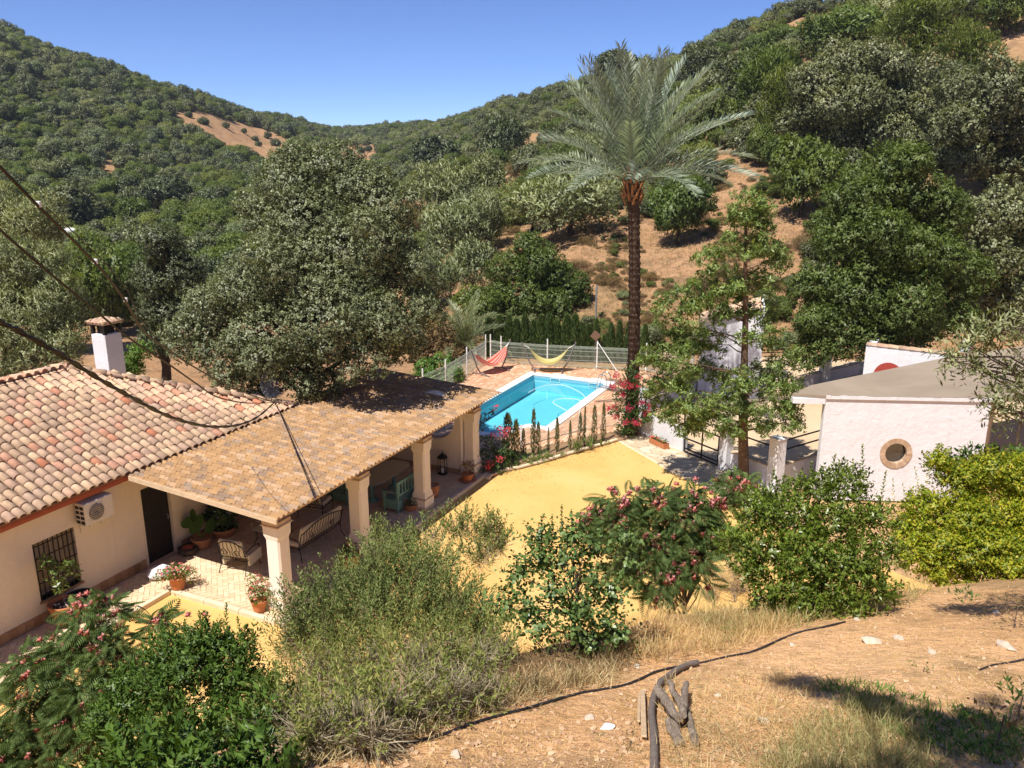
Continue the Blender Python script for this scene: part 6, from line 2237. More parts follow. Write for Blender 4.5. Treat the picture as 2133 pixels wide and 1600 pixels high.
def p_pink(root, h):
    L = [(np.array([x, y, h + z]), np.array([s, s, s * .8])) for x, y, z, s in [(0, 0, .12, .17), (.14, -.05, .15, .14), (-.08, .05, .28, .13)]]
    leafy('foliage', root, L, M['boug'], r, 110, 3, .055, .6, up=.3)
    blossoms(root, L, [M['pinkred'], M['vinca'], M['whitepaint']], r, 16, .05)
potted('tall pot with coral pink blooms behind the second pillar', 781, 1138, TZ, .21, .13, .34, M['terracotta_old'], p_pink, 'flower_pot', 'flower pot')
def p_low(root, h):
    L = [(np.array([x, y, h + z]), np.array([s, s, s * .6])) for x, y, z, s in [(0, 0, .08, .18), (.18, .03, .12, .14), (-.15, .02, .06, .13)]]
    leafy('foliage', root, L, M['boug'], r, 90, 3, .07, .5, up=.4)
    blossoms(root, L, [M['redpetal']], r, 5, .03)
potted('low terracotta pot of dark foliage against the third pillar', 856, 1062, TZ, .20, .15, .19, M['terracotta_old'], p_low)
potted('empty pale terracotta urn behind the third pillar', 901, 1036, TZ, .21, .13, .42, M['terracotta_old'], None, 'plant_pot', 'pot', .22)
def p_dry(root, h):
    MB().lathe([(.26, 0), (.30, .03), (.28, .04), (.2, .03)], 20).build('saucer', M['terracotta_old'], root, (0, 0, -.035))
    leafy('foliage', root, [(np.array([0, 0, h + .18]), np.array([.24, .24, .24])), (np.array([.08, .1, h + .3]), np.array([.15, .15, .15]))], M['dry'], r, 130, 4, .10, .12, up=.8, spread=.6)
potted('terracotta pot with a dried-up plant on a saucer by the end pillar', 974, 999, TZ + .03, .20, .15, .22, M['terracotta'], p_dry)
def p_ear(root, h):
    for k, (a, ln, el, s) in enumerate([(2.4, .62, 70, .46), (.6, .55, 60, .34), (4.2, .45, 55, .34), (1.4, .75, 78, .30)]):
        tip = Vector((math.cos(a) * ln * math.cos(R(el)), math.sin(a) * ln * math.cos(R(el)), h + ln * math.sin(R(el))))
        MB().tube([(0, 0, h - .05), tip * .6 + Vector((0, 0, h * .4)), tip], [.02, .016, .01], 6).build('stalk', M['carob'], root)
        n = 14
        vs = [(0, 0, 0)]
        for i in range(n + 1):
            t = i / n * 2 * math.pi
            rr_ = s * (.55 + .25 * math.cos(t) + .12 * abs(math.sin(t)))
            vs.append((rr_ * math.cos(t), rr_ * .9 * math.sin(t), -.06 * math.cos(t) * s))
        fs = [(0, i, i + 1) for i in range(1, n + 1)]
        me = bpy.data.meshes.new('large_leaf'); me.from_pydata(vs, [], fs); me.update()
        link('large_leaf', me, M['green_big'], root, tuple(tip), (R(35), R(40 + 20 * k), a))
M['green_big'] = mat_leaf('broad_leaf', [(.05, .12, .02, 1), (.07, .15, .03, 1), (.09, .18, .04, 1)], .35, .4, .4)
potted('potted plant with one big round leaf against the porch wall', 421, 1140, TZ, .26, .2, .3, M['terracotta_old'], p_ear)
def p_dark(root, h):
    leafy('foliage', root, [(np.array([0, 0, h + .35]), np.array([.36, .36, .4])), (np.array([.2, .1, h + .55]), np.array([.25, .25, .25]))], M['boug'], r, 40, 3, .2, .5, up=.3)
    for a in (0, 2.1, 4.2): MB().tube([(.2 * math.cos(a), .2 * math.sin(a), h), (.15 * math.cos(a), .15 * math.sin(a), h + 1.3)], .01, 5).build('plant_support', M['iron'], root)
potted('broad bowl with dark leafy plant and iron supports in the porch shade', 466, 1115, TZ, .38, .26, .28, M['terracotta_old'], p_dark)
# dark cushion-like bundle by the door, white bag beside the flower pot
bg_ = at(393, 1152, TZ)
o = empty('floor_basket', tuple(bg_), R(20), 'low dark reddish-brown basket in the shade by the door', 'basket')
MB().lathe([(.20, 0), (.27, .08), (.26, .16), (.2, .19), (.15, .14), (0, .12)], 18).build('bowl', M['bark'], o)
MB().lathe([(.17, .12), (.14, .2), (.0, .24)], 12).build('blanket', M['redgutter'], o)
bg_ = at(334, 1203, TZ)
bag = MB()
n = 12
vs, fs = [], []
rows = 7
for i in range(rows):
    t = i / (rows - 1)
    for k in range(n):
        a = 2 * math.pi * k / n
        q = .27 * math.sin(math.pi * (.18 + .72 * t)) ** .7 * (1 + .12 * math.sin(k * 2.3 + i * 1.7))
        vs.append((q * math.cos(a) * 1.15, q * math.sin(a) * .8, .30 * t + .02 * math.sin(k * 1.9)))
for i in range(rows - 1):
    for k in range(n): fs.append((i * n + k, i * n + (k + 1) % n, i * n + n + (k + 1) % n, i * n + n + k))
fs.append(tuple(range((rows - 1) * n, rows * n)))
bag.add(vs, fs, True)
o = bag.build('white_bag', M['whitebag'], None, tuple(bg_), (0, 0, R(40)))
tag(o, 'plump white bag leaning on the wall skirting behind the flower pot', 'bag')

# ------------------------------------------------------------------ wrought-iron seats with cream cushions
def pad(mb, x0, x1, y0, y1, z0, z1, b=.05, Mx=None): mb.box(x0, x1, y0, y1, z0, z1, Mx, b)
def iron_seat(label, w, p, rz, name='iron_armchair', cat='armchair', drape=False):
    """seat faces local -y; back at +y"""
    root = empty(name, tuple(p), rz, label, cat)
    d = .62
    h = w / 2
    f = MB()
    for sx in (-h, h):
        f.tube([(sx, -d / 2, 0), (sx * .97, -d / 2 + .03, .2), (sx, -d / 2, .38), (sx, -d / 2 + .02, .60), (sx, 0, .64), (sx, d / 2, .58)], .012, 6)
        f.tube([(sx * 1.04, d / 2 + .10, 0), (sx * .97, d / 2 + .02, .2), (sx, d / 2, .40), (sx, d / 2 + .10, .80)], .012, 6)
        f.tube([(sx, -d / 2, .36), (sx, d / 2, .36)], .012, 6)
    f.tube([(-h, -d / 2, .36), (h, -d / 2, .36)], .012, 6).tube([(-h, d / 2, .36), (h, d / 2, .36)], .012, 6)
    f.build('frame', M['iron'], root)
    b = MB()
    yb = lambda z: d / 2 + .02 + (z - .40) * .25
    arch = [(x, yb(.80 + .16 * math.cos(x / h * math.pi / 2)), .80 + .16 * math.cos(x / h * math.pi / 2) - .0) for x in np.linspace(-h, h, 13)]
    b.tube(arch, .013, 6)
    b.tube([(-h, yb(.46), .46), (h, yb(.46), .46)], .011, 6)
    k = max(5, int(w / .11))
    for i in range(k):
        x = -h + w * (i + 1) / (k + 1)
        zt = .80 + .16 * math.cos(x / h * math.pi / 2)
        bend = .06 * math.sin((i + 1) / (k + 1) * 2 * math.pi)
        b.tube([(x, yb(.46), .46), (x + bend, yb(.6), .60), (x - bend * .6, yb(.72), .72), (x, yb(zt), zt)], .008, 5)
    for sx in (-1, 1):
        sp_ = [(sx * h * .5 + .10 * (1 - t) * math.cos(t * 9), yb(.6) + .012, .6 + .10 * (1 - t) * math.sin(t * 9)) for t in np.linspace(0, .85, 16)]
        b.tube(sp_, .007, 5)
    b.build('scrolled_back', M['iron'], root)
    s = MB(); pad(s, -h + .03, h - .03, -d / 2 - .04, d / 2 - .05, .38, .50, .04)
    if drape:
        s.box(-h - .03, -h + .03, -d / 2 - .05, d / 2 - .1, .18, .49, None, .02).box(h - .03, h + .03, -d / 2 - .05, d / 2 - .1, .14, .49, None, .02)
    s.build('seat_cushion', M['cushion'], root)
    c = MB(); pad(c, -h + .04, h - .04, -.07, .06, 0, .50, .05)
    c.build('back_cushion', M['cushion'], root, (0, d / 2 - .03, .48), (R(-14), 0, 0))
    return root
pc_ = at(503, 1182, TZ)
iron_seat('wrought-iron armchair with a draped cream cushion seen from behind', .74, pc_, HA + R(100), drape=True)
pb_ = at(650, 1138, TZ)
iron_seat('long wrought-iron bench with scrolled back and cream cushions behind the nearest pillar', 1.75, pb_, HA + R(180), 'iron_bench', 'bench')
pd_ = at(652, 1092, TZ)
pdx = hw(hl(pd_)[0] + .6, hl(pd_)[1] + .35, TZ)
iron_seat('wrought-iron armchair with a tall cream cushion facing the house end of the porch', .8, pdx, HA + R(100))
# low glass table between the seats
tp = hw(hl(pb_)[0] - .1, hl(pb_)[1] + 1.2, TZ)
gt = empty('coffee_table', tuple(tp), HA, 'low glass-topped iron table between the iron seats', 'table')
MB().box(-.5, .5, -.35, .35, .42, .435, None, .004).build('glass_top', M['tableglass'], gt)
f = MB()
for sx in (-.42, .42):
    for sy in (-.28, .28): f.tube([(sx * 1.1, sy * 1.1, 0), (sx * .9, sy * .9, .2), (sx, sy, .42)], .012, 6)
f.tube([(-.46, -.31, .41), (.46, -.31, .41), (.46, .31, .41), (-.46, .31, .41), (-.46, -.31, .41)], .012, 6)
f.build('frame', M['iron'], gt)
# big octagonal table
tpx = at(797, 985, .80)
tb_ = empty('dining_table', (tpx.x, tpx.y, TZ), HA, 'long eight-sided table with a glossy pale blue top in the porch', 'table')
oc = [(-1.05, -.3), (-.75, -.52), (.75, -.52), (1.05, -.3), (1.05, .3), (.75, .52), (-.75, .52), (-1.05, .3)]
MB().prism(oc, .70, .735).build('table_top', M['tableglass'], tb_)
for sx in (-.6, .6):
    MB().lathe([(.20, 0), (.20, .04), (.07, .10), (.05, .35), (.09, .5), (.06, .62), (.16, .698)], 14).build('pedestal', M['turquoise'], tb_, (sx, 0, 0))
def slat_bench(label, p, rz, L=1.5, name='slatted_bench'):
    root = empty(name, tuple(p), rz, label, 'bench')
    h = L / 2
    for sx in (-h, h):
        MB().box(sx - .03, sx + .03, -.26, -.20, 0, .62).build('leg', M['turquoise'], root)
        MB().box(sx - .03, sx + .03, .20, .26, 0, .98).build('leg', M['turquoise'], root)
        MB().box(sx - .035, sx + .035, -.30, .20, .62, .655, None, .008).build('armrest', M['turquoise'], root)
        MB().box(sx - .02, sx + .02, -.20, .20, .12, .42).build('end_panel', M['turquoise'], root)
    MB().box(-h + .03, h - .03, -.26, .22, .40, .44, None, .008).build('seat', M['turquoise'], root)
    MB().box(-h + .03, h - .03, .21, .25, .88, .97).build('top_rail', M['turquoise'], root)
    MB().box(-h + .03, h - .03, .21, .25, .50, .58).build('lower_rail', M['turquoise'], root)
    MB().box(-h + .03, h - .03, .215, .245, .10, .38).build('front_panel', M['turquoise'], root)
    k = 9
    for i in range(k):
        x = -h + .1 + (L - .2) * i / (k - 1)
        MB().box(x - .03, x + .03, .22, .24, .58, .88).build('back_slat', M['turquoise'], root)
    return root
pb2 = at(845, 1047, TZ)
slat_bench('turquoise slatted bench with its back to the sand behind the third pillar', pb2, HA + R(180), 1.55)
pb3 = at(712, 1042, TZ)
slat_bench('dim turquoise bench in the deep porch shade left of the table', pb3, HA + R(90), .75)
# white french window at the back of the porch
wp = hw(7.6, 4.62, .1)
fw_ = empty('french_window', tuple(hw(7.2, 4.60, .1)), HA, 'white framed french window in the dark back of the porch', 'window')
MB().box(0, .9, -.0, .03, 0, 2.1).build('pane', M['windowglass'], fw_)
for x in (-.05, .42, .87): MB().box(x, x + .07, -.03, -.002, 0, 2.15).build('frame_bar', M['whitepaint'], fw_)
MB().box(5.62 + .002, 10.35, 4.68, 4.86, .05, 2.7).build('back_wall', M['cream'], porch)
# lantern
lp_ = at(922, 987, TZ)
ln = empty('lantern', tuple(lp_), HA, 'black metal floor lantern with a white candle under the round opening', 'lantern')
MB().lathe([(.17, 0), (.18, .03), (.15, .05)], 6, None, False).build('base', M['black'], ln)
for k in range(6):
    a = 2 * math.pi * k / 6
    MB().tube([(.145 * math.cos(a), .145 * math.sin(a), .05), (.145 * math.cos(a), .145 * math.sin(a), .56)], .009, 5).build('upright', M['black'], ln)
MB().lathe([(.16, .56), (.18, .57), (.17, .60), (.08, .68), (.03, .71), (.03, .74), (.0, .76)], 12).tube([(0, 0, .75), (.03, 0, .79), (0, 0, .83), (-.03, 0, .79), (0, 0, .75)], .006, 5).build('lid', M['black'], ln)
MB().lathe([(.05, .05), (.05, .2), (.0, .205)], 12).build('candle', M['candle'], ln)
# flower box on the path and the pot under the tree
a_, b_ = at(1357, 921, .03), at(1388, 936, .03)
dd = b_ - a_
fbx = empty('flower_box', tuple((a_ + b_) / 2), math.atan2(dd.y, dd.x), 'long terracotta flower box with red geraniums against the low white wall', 'flower box')
L = dd.length * .5
mb = MB()
mb.box(-L, L, -.11, .11, 0, .03).box(-L, L, -.12, -.095, .03, .2).box(-L, L, .095, .12, .03, .2).box(-L, -L + .025, -.095, .095, .03, .2).box(L - .025, L, -.095, .095, .03, .2)
mb.build('trough', M['terracotta'], fbx)
MB().box(-L + .03, L - .03, -.09, .09, .12, .16).build('soil', M['soil'], fbx)
LL = [(np.array([x, 0, .25]), np.array([.13, .12, .10])) for x in np.linspace(-L * .8, L * .8, 5)]
leafy('foliage', fbx, LL, M['citrus'], r, 100, 3, .05, .7, up=.3)
blossoms(fbx, LL, [M['redpetal']], r, 22, .035)
def p_purple(root, h):
    LL = [(np.array([x, y, h + .1]), np.array([.22, .22, .16])) for x, y in ((0, 0), (.2, .05), (-.2, -.02))]
    leafy('foliage', root, LL, M['boug'], r, 110, 3, .06, .6, up=.3)
    blossoms(root, LL, [M['purple']], r, 26, .03)
M['purple'] = mat_leaf('purple_petal', [(.22, .08, .25, 1), (.32, .15, .34, 1), (.4, .2, .4, 1)], .4)
potted('pot of purple flowers in the shade at the foot of the slender tree', 1524, 1006, .03, .24, .18, .26, M['terracotta_old'], p_purple, 'flower_pot', 'flower pot')
# strap-leaved plants in the bed
def straps(label, pts, h, mat, w=.035, lean=.45):
    root = None
    P = []
    for x, y in pts:
        q = at(x, y, .05)
        P.append((q.x, q.y, .04))
    c = P[0]
    root = empty('strap_leaf_plant', c, 0, label, 'plant')
    PP = np.repeat(np.array(P) - np.array(c), 16, axis=0) + r.normal(size=(16 * len(P), 3)) * np.array([.07, .07, 0])
    n = len(PP)
    A = unit(np.array([0, 0, 1.0]) + r.normal(size=(n, 3)) * lean)
    V, Q = leaf_quads(PP, A, r.normal(size=(n, 3)), h * r.uniform(.6, 1.2, n), np.full(n, w), .1, .25)
    link('leaves', np_mesh('leaves', V, Q), mat, root)
straps('clump of arching green strap leaves flopping over the curved kerb', [(1100, 966), (1112, 965), (1122, 962), (1133, 959)], .55, M['bright'], .04, 1.1)
straps('upright grey-green iris leaves between the young cypresses', [(1197, 944), (1204, 942), (1226, 936), (1230, 934)], .62, M['carob'], .035, .22)
straps('low green plants along the bed at the kerb', [(1060, 975), (1075, 973), (1150, 955), (1170, 950), (1250, 928), (1262, 925)], .25, M['green'], .04, .7)
# ------------------------------------------------------------------ planting and litter of the near bank
r = rng_(60)
def hitn(x, y): return hit(x, y, 2.2)
def near_lobe(x, y, w, Y, deep=1.0):
    """a clump kept above the ground of the bank"""
    return px_lobe(x, y, w, min(Y, hitn(x, y + w * .25).y - .05), .85, deep)
def bush(name, label, cat, base, pts, Y, mat, dens, k, leaf, wid, bark='bark', trunk_h=.5, trunk_r=.04, nl=14, split=6, f=.5, group=None, back=.5, **kw):
    L0 = [near_lobe(x, y, w * kw.get('slim', .8), Y + dy) for x, y, w, dy in pts]
    kw.pop('slim', None)
    if back:
        bx, by = base[0] * (Y + back) / base[1], Y + back
        base = (bx, by, gz(bx, by))
    kw.setdefault('reach', 2.2)
    return make_tree(name, label, cat, group, base, split_lobes(r, L0, split, f), M[mat], M[bark], r, dens=dens, k=k, leaf=leaf, wid=wid, trunk_h=trunk_h, trunk_r=trunk_r, nlimb=nl, **kw)
def gbase(x, Y, y=1300):
    X = atY(x, y, Y).x
    return (X, Y, gz(X, Y))
# laurel on the left
bush('laurel_bush', 'dark glossy laurel bush at the bottom left, in front of the feathery pink-flowered tree', 'bush', gbase(400, 8.2, 1500),
     [(430, 1335, 50, .3), (355, 1370, 60, .3), (480, 1370, 55, .2), (300, 1440, 75, .2), (400, 1430, 85, 0), (510, 1450, 65, 0), (245, 1510, 65, 0), (340, 1530, 90, -.3), (450, 1530, 95, -.4), (550, 1520, 55, -.2), (300, 1610, 90, -.5), (420, 1620, 100, -.6), (530, 1610, 75, -.5), (560, 1430, 35, .1), (240, 1600, 60, -.3)],
     8.2, 'laurel', 125, 17, .058, .36, up=.75, spread=.62, length=.16, trunk_h=.8, trunk_r=.06, lo=.4, nl=20, slim=.9)
def spires(root, pts, Y, mat, n, leaf, wid, h):
    """single upright leafy shoots standing above a bush"""
    B = np.array(root.location)
    for x, y in pts:
        p = np.array(atY(x, y, Y)) - B
        t = np.linspace(0, 1, n)
        a = np.arange(n) * 2.4
        D = np.array([r.normal() * .12, r.normal() * .12, 1.0])
        P = p + np.outer(t - 1, D * h)
        out = np.stack([np.cos(a), np.sin(a), np.zeros(n)], -1)
        A = unit(out * (1.05 - .7 * t[:, None]) + np.array([0, 0, .75]))
        V, Q = leaf_quads(P, A, unit(np.array([0, 0, 1.0]) - out * .3), leaf * (1.1 - .45 * t), leaf * wid * np.ones(n), .25, .1)
        link('shoot', np_mesh('shoot', V, Q), M[mat], root)
lb = [o for o in bpy.data.objects if o.name.startswith('laurel_bush')][0]
spires(lb, [(357, 1264), (415, 1278), (472, 1262), (495, 1290), (525, 1318), (310, 1310), (385, 1296), (445, 1300), (575, 1380), (255, 1400), (340, 1300), (210, 1470)], 8.4, 'laurel', 28, .068, .34, .38)

# feathery pink-flowered trees
def pinnate():
    """one feathery leaf: a stalk with narrow pinnae in pairs"""
    P, A, N, L = [], [], [], []
    n = 11
    for i in range(n):
        t = (i + .6) / n
        x = .26 * t
        z = -.10 * t * t
        for s in (-1, 1):
            P.append((x, 0, z)); A.append((.55, s, -.32 - .2 * t)); N.append((-.1, s * .25, 1)); L.append(.115 * math.sin(math.pi * (.18 + .76 * t)))
    return leaf_quads(np.array(P), np.array(A), np.array(N), np.array(L), np.full(len(P), .021), -.15, .18)
PV, PQ = pinnate()
def scatter_proto(V0, Q0, P, D, S, r, roll=.4):
    """copies of a small leaf mesh with its +x turned along D"""
    n = len(P)
    X = unit(D)
    up = np.array([0, 0, 1.0]) + r.normal(size=(n, 3)) * roll
    Yv = unit(np.cross(up, X)); Z = np.cross(X, Yv)
    Rm = np.stack([X, Yv, Z], -1) * np.asarray(S).reshape(-1, 1, 1)
    V = np.einsum('nij,vj->nvi', Rm, V0) + P[:, None, :]
    Q = Q0[None] + (np.arange(n) * len(V0))[:, None, None]
    return V.reshape(-1, 3), Q.reshape(-1, 4)
n = 46
d = sphere_pts(n, r); d[:, 2] = np.abs(d[:, 2]) * .9 + .05
V, Q = leaf_quads(np.zeros((n, 3)), d, r.normal(size=(n, 3)), .042 * r.uniform(.8, 1.15, n), np.full(n, .015), .0, .05)
pom_me = np_mesh('flower', V, Q, normals=np.repeat(unit(d + np.array([0, 0, .8])), 4, axis=0)); pom_me.materials.append(M['pom'])
def silk_tree(label, base, pts, Y, nf, nflow, fpts, scale=1.0):
    root = empty('silk_tree', base, 0, label, 'flowering tree')
    B = np.array(base)
    L0 = [near_lobe(x, y, w, Y + dy, .8) for x, y, w, dy in pts]
    L1 = split_lobes(r, L0, 5, .5)
    P, N = shell_points(r, L1, nf, .5, -.35)
    D = unit(N * np.array([1, 1, .25]) + np.array([0, 0, .12]) + r.normal(size=N.shape) * .35)
    V, Q = scatter_proto(PV, PQ, P - B, D, scale * r.uniform(.8, 1.25, len(P)), r)
    link('crown', np_mesh('silk_crown', V, Q), M['mimosa'], root)
    mb = MB()
    limbs(mb, r, (0, 0, -.2), max(.6, np.mean([c[2] for c, s in L0]) - B[2] - .5), .055, [c - B for c, s in L1[::3]][:22], n=7)
    mb.build('trunk', M['greybark'], root)
    for k in range(nflow):
        c, s = L1[int(r.integers(len(L1)))]
        dd = unit(r.normal(size=3) * .7 + np.array([0, -.9, .9]))
        p = c + dd * s * r.uniform(1.05, 1.4) - B
        o = link('flower', pom_me, None, root, tuple(p))
        sc0 = r.uniform(1.15, 1.8) * scale
        o.scale = (sc0, sc0, sc0); o.rotation_euler = Vector(dd).to_track_quat('Z', 'X').to_euler()
    for x, y, dy in fpts:
        o = link('flower', pom_me, None, root, tuple(np.array(atY(x, y, Y + dy)) - B))
        o.scale = (1.5, 1.5, 1.5)
silk_tree('feathery silk tree with pink powder-puff flowers at the left edge, in front of the terrace', gbase(185, 9.6, 1560),
          [(195, 1290, 55, .6), (230, 1270, 40, .7), (150, 1370, 80, .4), (230, 1350, 60, .4), (80, 1430, 75, .2), (180, 1450, 90, .2), (270, 1420, 60, .3), (60, 1520, 90, 0), (160, 1540, 80, 0), (20, 1580, 80, -.2), (110, 1600, 80, -.2), (330, 1300, 24, .6), (60, 1390, 30, .4)],
          9.6, 52, 120, [(168, 1243, .7), (183, 1238, .7), (206, 1247, .7), (112, 1330, .4), (85, 1335, .4), (52, 1400, .3), (20, 1445, .2), (393, 1283, .6), (430, 1282, .6), (345, 1300, .6), (250, 1305, .5), (290, 1330, .5)])
silk_tree('feathery silk tree thick with pink powder-puff flowers at the edge of the sand', gbase(1420, 11.2, 1260),
          [(1300, 1060, 50, .5), (1370, 1050, 55, .5), (1440, 1060, 55, .4), (1500, 1040, 45, .5), (1270, 1110, 50, .4), (1340, 1120, 65, .2), (1420, 1130, 65, .2), (1490, 1110, 50, .2), (1300, 1180, 45, .1), (1370, 1190, 60, 0), (1440, 1190, 50, 0), (1380, 1240, 40, 0), (1240, 1080, 26, .5), (1540, 1020, 30, .5)],
          11.2, 55, 290, [(1240, 1058, .5), (1228, 1062, .5), (1330, 1020, .6), (1410, 1010, .6), (1450, 1000, .6), (1520, 1000, .6), (1500, 1012, .6), (1470, 1020, .6), (1215, 1075, .4), (1205, 1090, .4)])

# broom-like scrub in the middle
def twig_cloud(lobes, n, ln, w, mat, root, name, B, up=.3):
    c = np.array([l[0] for l in lobes]); s = np.array([l[1] for l in lobes])
    i = r.integers(0, len(lobes), n)
    P = c[i] + sphere_pts(n, r) * s[i] * r.random((n, 1)) ** .5
    A = unit(r.normal(size=(n, 3)) + np.array([0, 0, up]))
    V, Q = leaf_quads(P - B, A, r.normal(size=(n, 3)), ln * r.uniform(.5, 1.5, n), np.full(n, w), .05, .15)
    link(name, np_mesh(name, V, Q), M[mat], root)
def broom(label, base, pts, Y, dens, greys, k=26, sh=.34, mat='broom', leaf=.034, name='broom_bush', cat='bush', up=1.3):
    B = np.array(base)
    root = empty(name, base, 0, label, cat)
    L0 = [near_lobe(x, y, w, Y + dy) for x, y, w, dy in pts]
    L1 = split_lobes(r, L0, 5, .55)
    P, N = shell_points(r, L1, dens, .45, -.3)
    V, Q = tufts(r, P, N, k, leaf, .30, up, .55, 'quad', .5, sh)
    link('crown', np_mesh('broom_crown', V - B, Q), M[mat], root)
    mb = MB()
    limbs(mb, r, (0, 0, -.15), .3, .03, [c - B for c, s in L1[::2]][:26], n=6, reach=1.2)
    mb.build('stems', M['greybark'], root)
    if greys: twig_cloud(L1, greys, .16, .006, 'greytwig', root, 'dry_twigs', B)
    return root
broom('wide green broom-like scrub in the middle, next to the nearest pillar', gbase(760, 7.6, 1400),
      [(640, 1290, 50, .4), (720, 1250, 60, .6), (800, 1220, 60, .8), (870, 1210, 50, 1.0), (930, 1260, 55, .8), (680, 1340, 65, .2), (770, 1320, 75, .3), (860, 1300, 75, .5), (950, 1330, 60, .5), (1010, 1310, 40, .6), (610, 1350, 45, .2)], 7.8, 90, 9000, k=28, sh=.42, leaf=.048)
broom('grey half-dead twiggy scrub below the green broom', gbase(800, 6.0, 1500),
      [(640, 1430, 70, .3), (720, 1420, 75, .3), (810, 1410, 80, .3), (900, 1400, 75, .3), (980, 1400, 60, .3), (1030, 1370, 40, .4), (620, 1510, 60, -.3), (700, 1500, 80, -.3), (800, 1490, 80, -.3), (900, 1480, 80, -.2), (990, 1450, 55, 0), (660, 1560, 50, -.6), (760, 1550, 55, -.5)], 6.3, 62, 17000, 26, .32, leaf=.038)
broom('slender grey-green shrub with upright rosemary-like shoots over the sand', gbase(930, 9.2, 1200),
      [(840, 1150, 30, .3), (900, 1130, 34, .3), (960, 1110, 30, .4), (1010, 1120, 30, .4), (930, 1180, 40, 0), (1000, 1170, 34, 0), (870, 1190, 36, 0), (790, 1130, 22, .5), (1040, 1140, 18, .4)], 9.2, 24, 2400, 30, .3, 'broom', .05, up=1.6)

# carob with rounded leaves
r = rng_(61)
cb = hitn(1195, 1398)
bush('carob_bush', 'young carob bush with round leaves on thin branches above the black hose', 'bush', tuple(cb),
     [(1128, 1120, 24, .3), (1120, 1170, 28, .2), (1190, 1120, 24, .3), (1180, 1180, 32, .2), (1085, 1200, 24, .2), (1240, 1150, 22, .3), (1225, 1210, 26, .2), (1050, 1260, 26, 0), (1100, 1265, 30, 0), (1160, 1240, 34, 0), (1215, 1260, 30, 0), (1275, 1240, 24, .2), (1130, 1310, 26, -.1), (1195, 1310, 30, -.2), (1255, 1305, 26, 0), (1290, 1320, 22, 0), (1310, 1190, 18, .3), (1300, 1130, 14, .3), (1225, 1350, 20, -.1)],
     cb.y + .5, 'carob', 30, 7, .034, .85, shape='round', up=.4, spread=.9, length=.16, trunk_h=.7, trunk_r=.022, nl=60, lo=.3, under=-.9, back=.1, slim=.8)
spires([o for o in bpy.data.objects if o.name.startswith('carob_bush')][0], [(1170, 1055), (1190, 1065), (1128, 1082), (1150, 1075), (1108, 1115), (1245, 1105), (1210, 1085), (1075, 1160), (1310, 1110), (1280, 1170), (1225, 1120), (1095, 1140), (1180, 1100), (1140, 1120), (1040, 1225)], cb.y + .8, 'carob', 30, .034, .8, .38)

# citrus-like bush and yellow-green shrub at the right
cbx = hitn(1690, 1292)
bush('citrus_bush', 'dense mid-green bush with upright leafy shoots before the round window', 'bush', tuple(cbx),
     [(1620, 1040, 50, .8), (1690, 1030, 50, .8), (1760, 1010, 50, .9), (1580, 1080, 55, .5), (1660, 1100, 70, .5), (1740, 1090, 70, .5), (1820, 1090, 50, .6), (1540, 1130, 50, .3), (1610, 1160, 65, .2), (1690, 1170, 70, .1), (1770, 1160, 65, .2), (1840, 1160, 45, .3), (1640, 1220, 55, 0), (1720, 1230, 60, 0), (1790, 1220, 50, 0), (1560, 1200, 40, .1), (1600, 1260, 40, 0), (1680, 1275, 45, 0), (1760, 1270, 45, 0), (1830, 1230, 40, 0)],
     cbx.y + .3, 'citrus', 120, 13, .050, .45, up=.7, spread=.65, length=.16, trunk_h=.5, trunk_r=.03, nl=24, lo=.45)
spires([o for o in bpy.data.objects if o.name.startswith('citrus_bush')][0], [(1796, 930), (1740, 950), (1668, 985), (1690, 965), (1612, 980), (1640, 1000), (1845, 985), (1770, 975), (1570, 1030), (1720, 990), (1850, 1060)], cbx.y + 1.0, 'citrus', 30, .055, .42, .42)
yb_ = hitn(2010, 1215)
bush('golden_shrub', 'yellow-green sunlit shrub at the right edge below the shed corner', 'bush', tuple(yb_),
     [(1990, 1000, 45, .8), (2060, 990, 55, .8), (2130, 1010, 60, .8), (1930, 1060, 50, .6), (2000, 1070, 65, .5), (2080, 1080, 70, .5), (2150, 1090, 70, .5), (1900, 1110, 40, .4), (1960, 1130, 60, .2), (2040, 1150, 65, .1), (2120, 1160, 65, .1), (2190, 1140, 60, .2), (1910, 1160, 40, .1), (1960, 960, 26, .9), (1950, 1185, 34, 0), (2020, 1195, 36, 0), (2100, 1195, 36, 0)],
     yb_.y + .3, 'yellow', 210, 10, .046, .55, up=.35, spread=.85, length=.14, trunk_h=.4, trunk_r=.025, nl=20, lo=.45, droop=.1, slim=.9)
spires([o for o in bpy.data.objects if o.name.startswith('golden_shrub')][0], [(1905, 975), (1935, 960), (1880, 1010), (1960, 925), (2000, 940), (1860, 1000)], yb_.y + 1.0, 'yellow', 16, .05, .45, .4)
# darker bush behind the golden shrub, in front of the shed's bare wall
db_ = atY(2080, 1000, 13)
bush('laurel_bush', 'dark green shoots behind the golden shrub at the shed corner', 'bush', (db_.x, 13, gz(db_.x, 13)),
     [(2020, 960, 40, 0), (2090, 975, 40, 0), (2150, 960, 40, 0), (2060, 1000, 40, 0), (1990, 985, 24, 0)], 13, 'laurel', 20, 12, .10, .36, up=.8, spread=.6, length=.2, trunk_h=1.0, nl=10)
# dry brown bush between the silk tree and the citrus bush
dbp = hitn(1530, 1262)
broom('dry brown bush between the silk tree and the citrus bush', tuple(dbp), [(1500, 1200, 34, .3), (1540, 1220, 34, .2), (1480, 1240, 28, .2), (1530, 1180, 24, .3)], dbp.y + .1, 10, 2600, 10, .15, 'dry', .03, 'dry_bush')

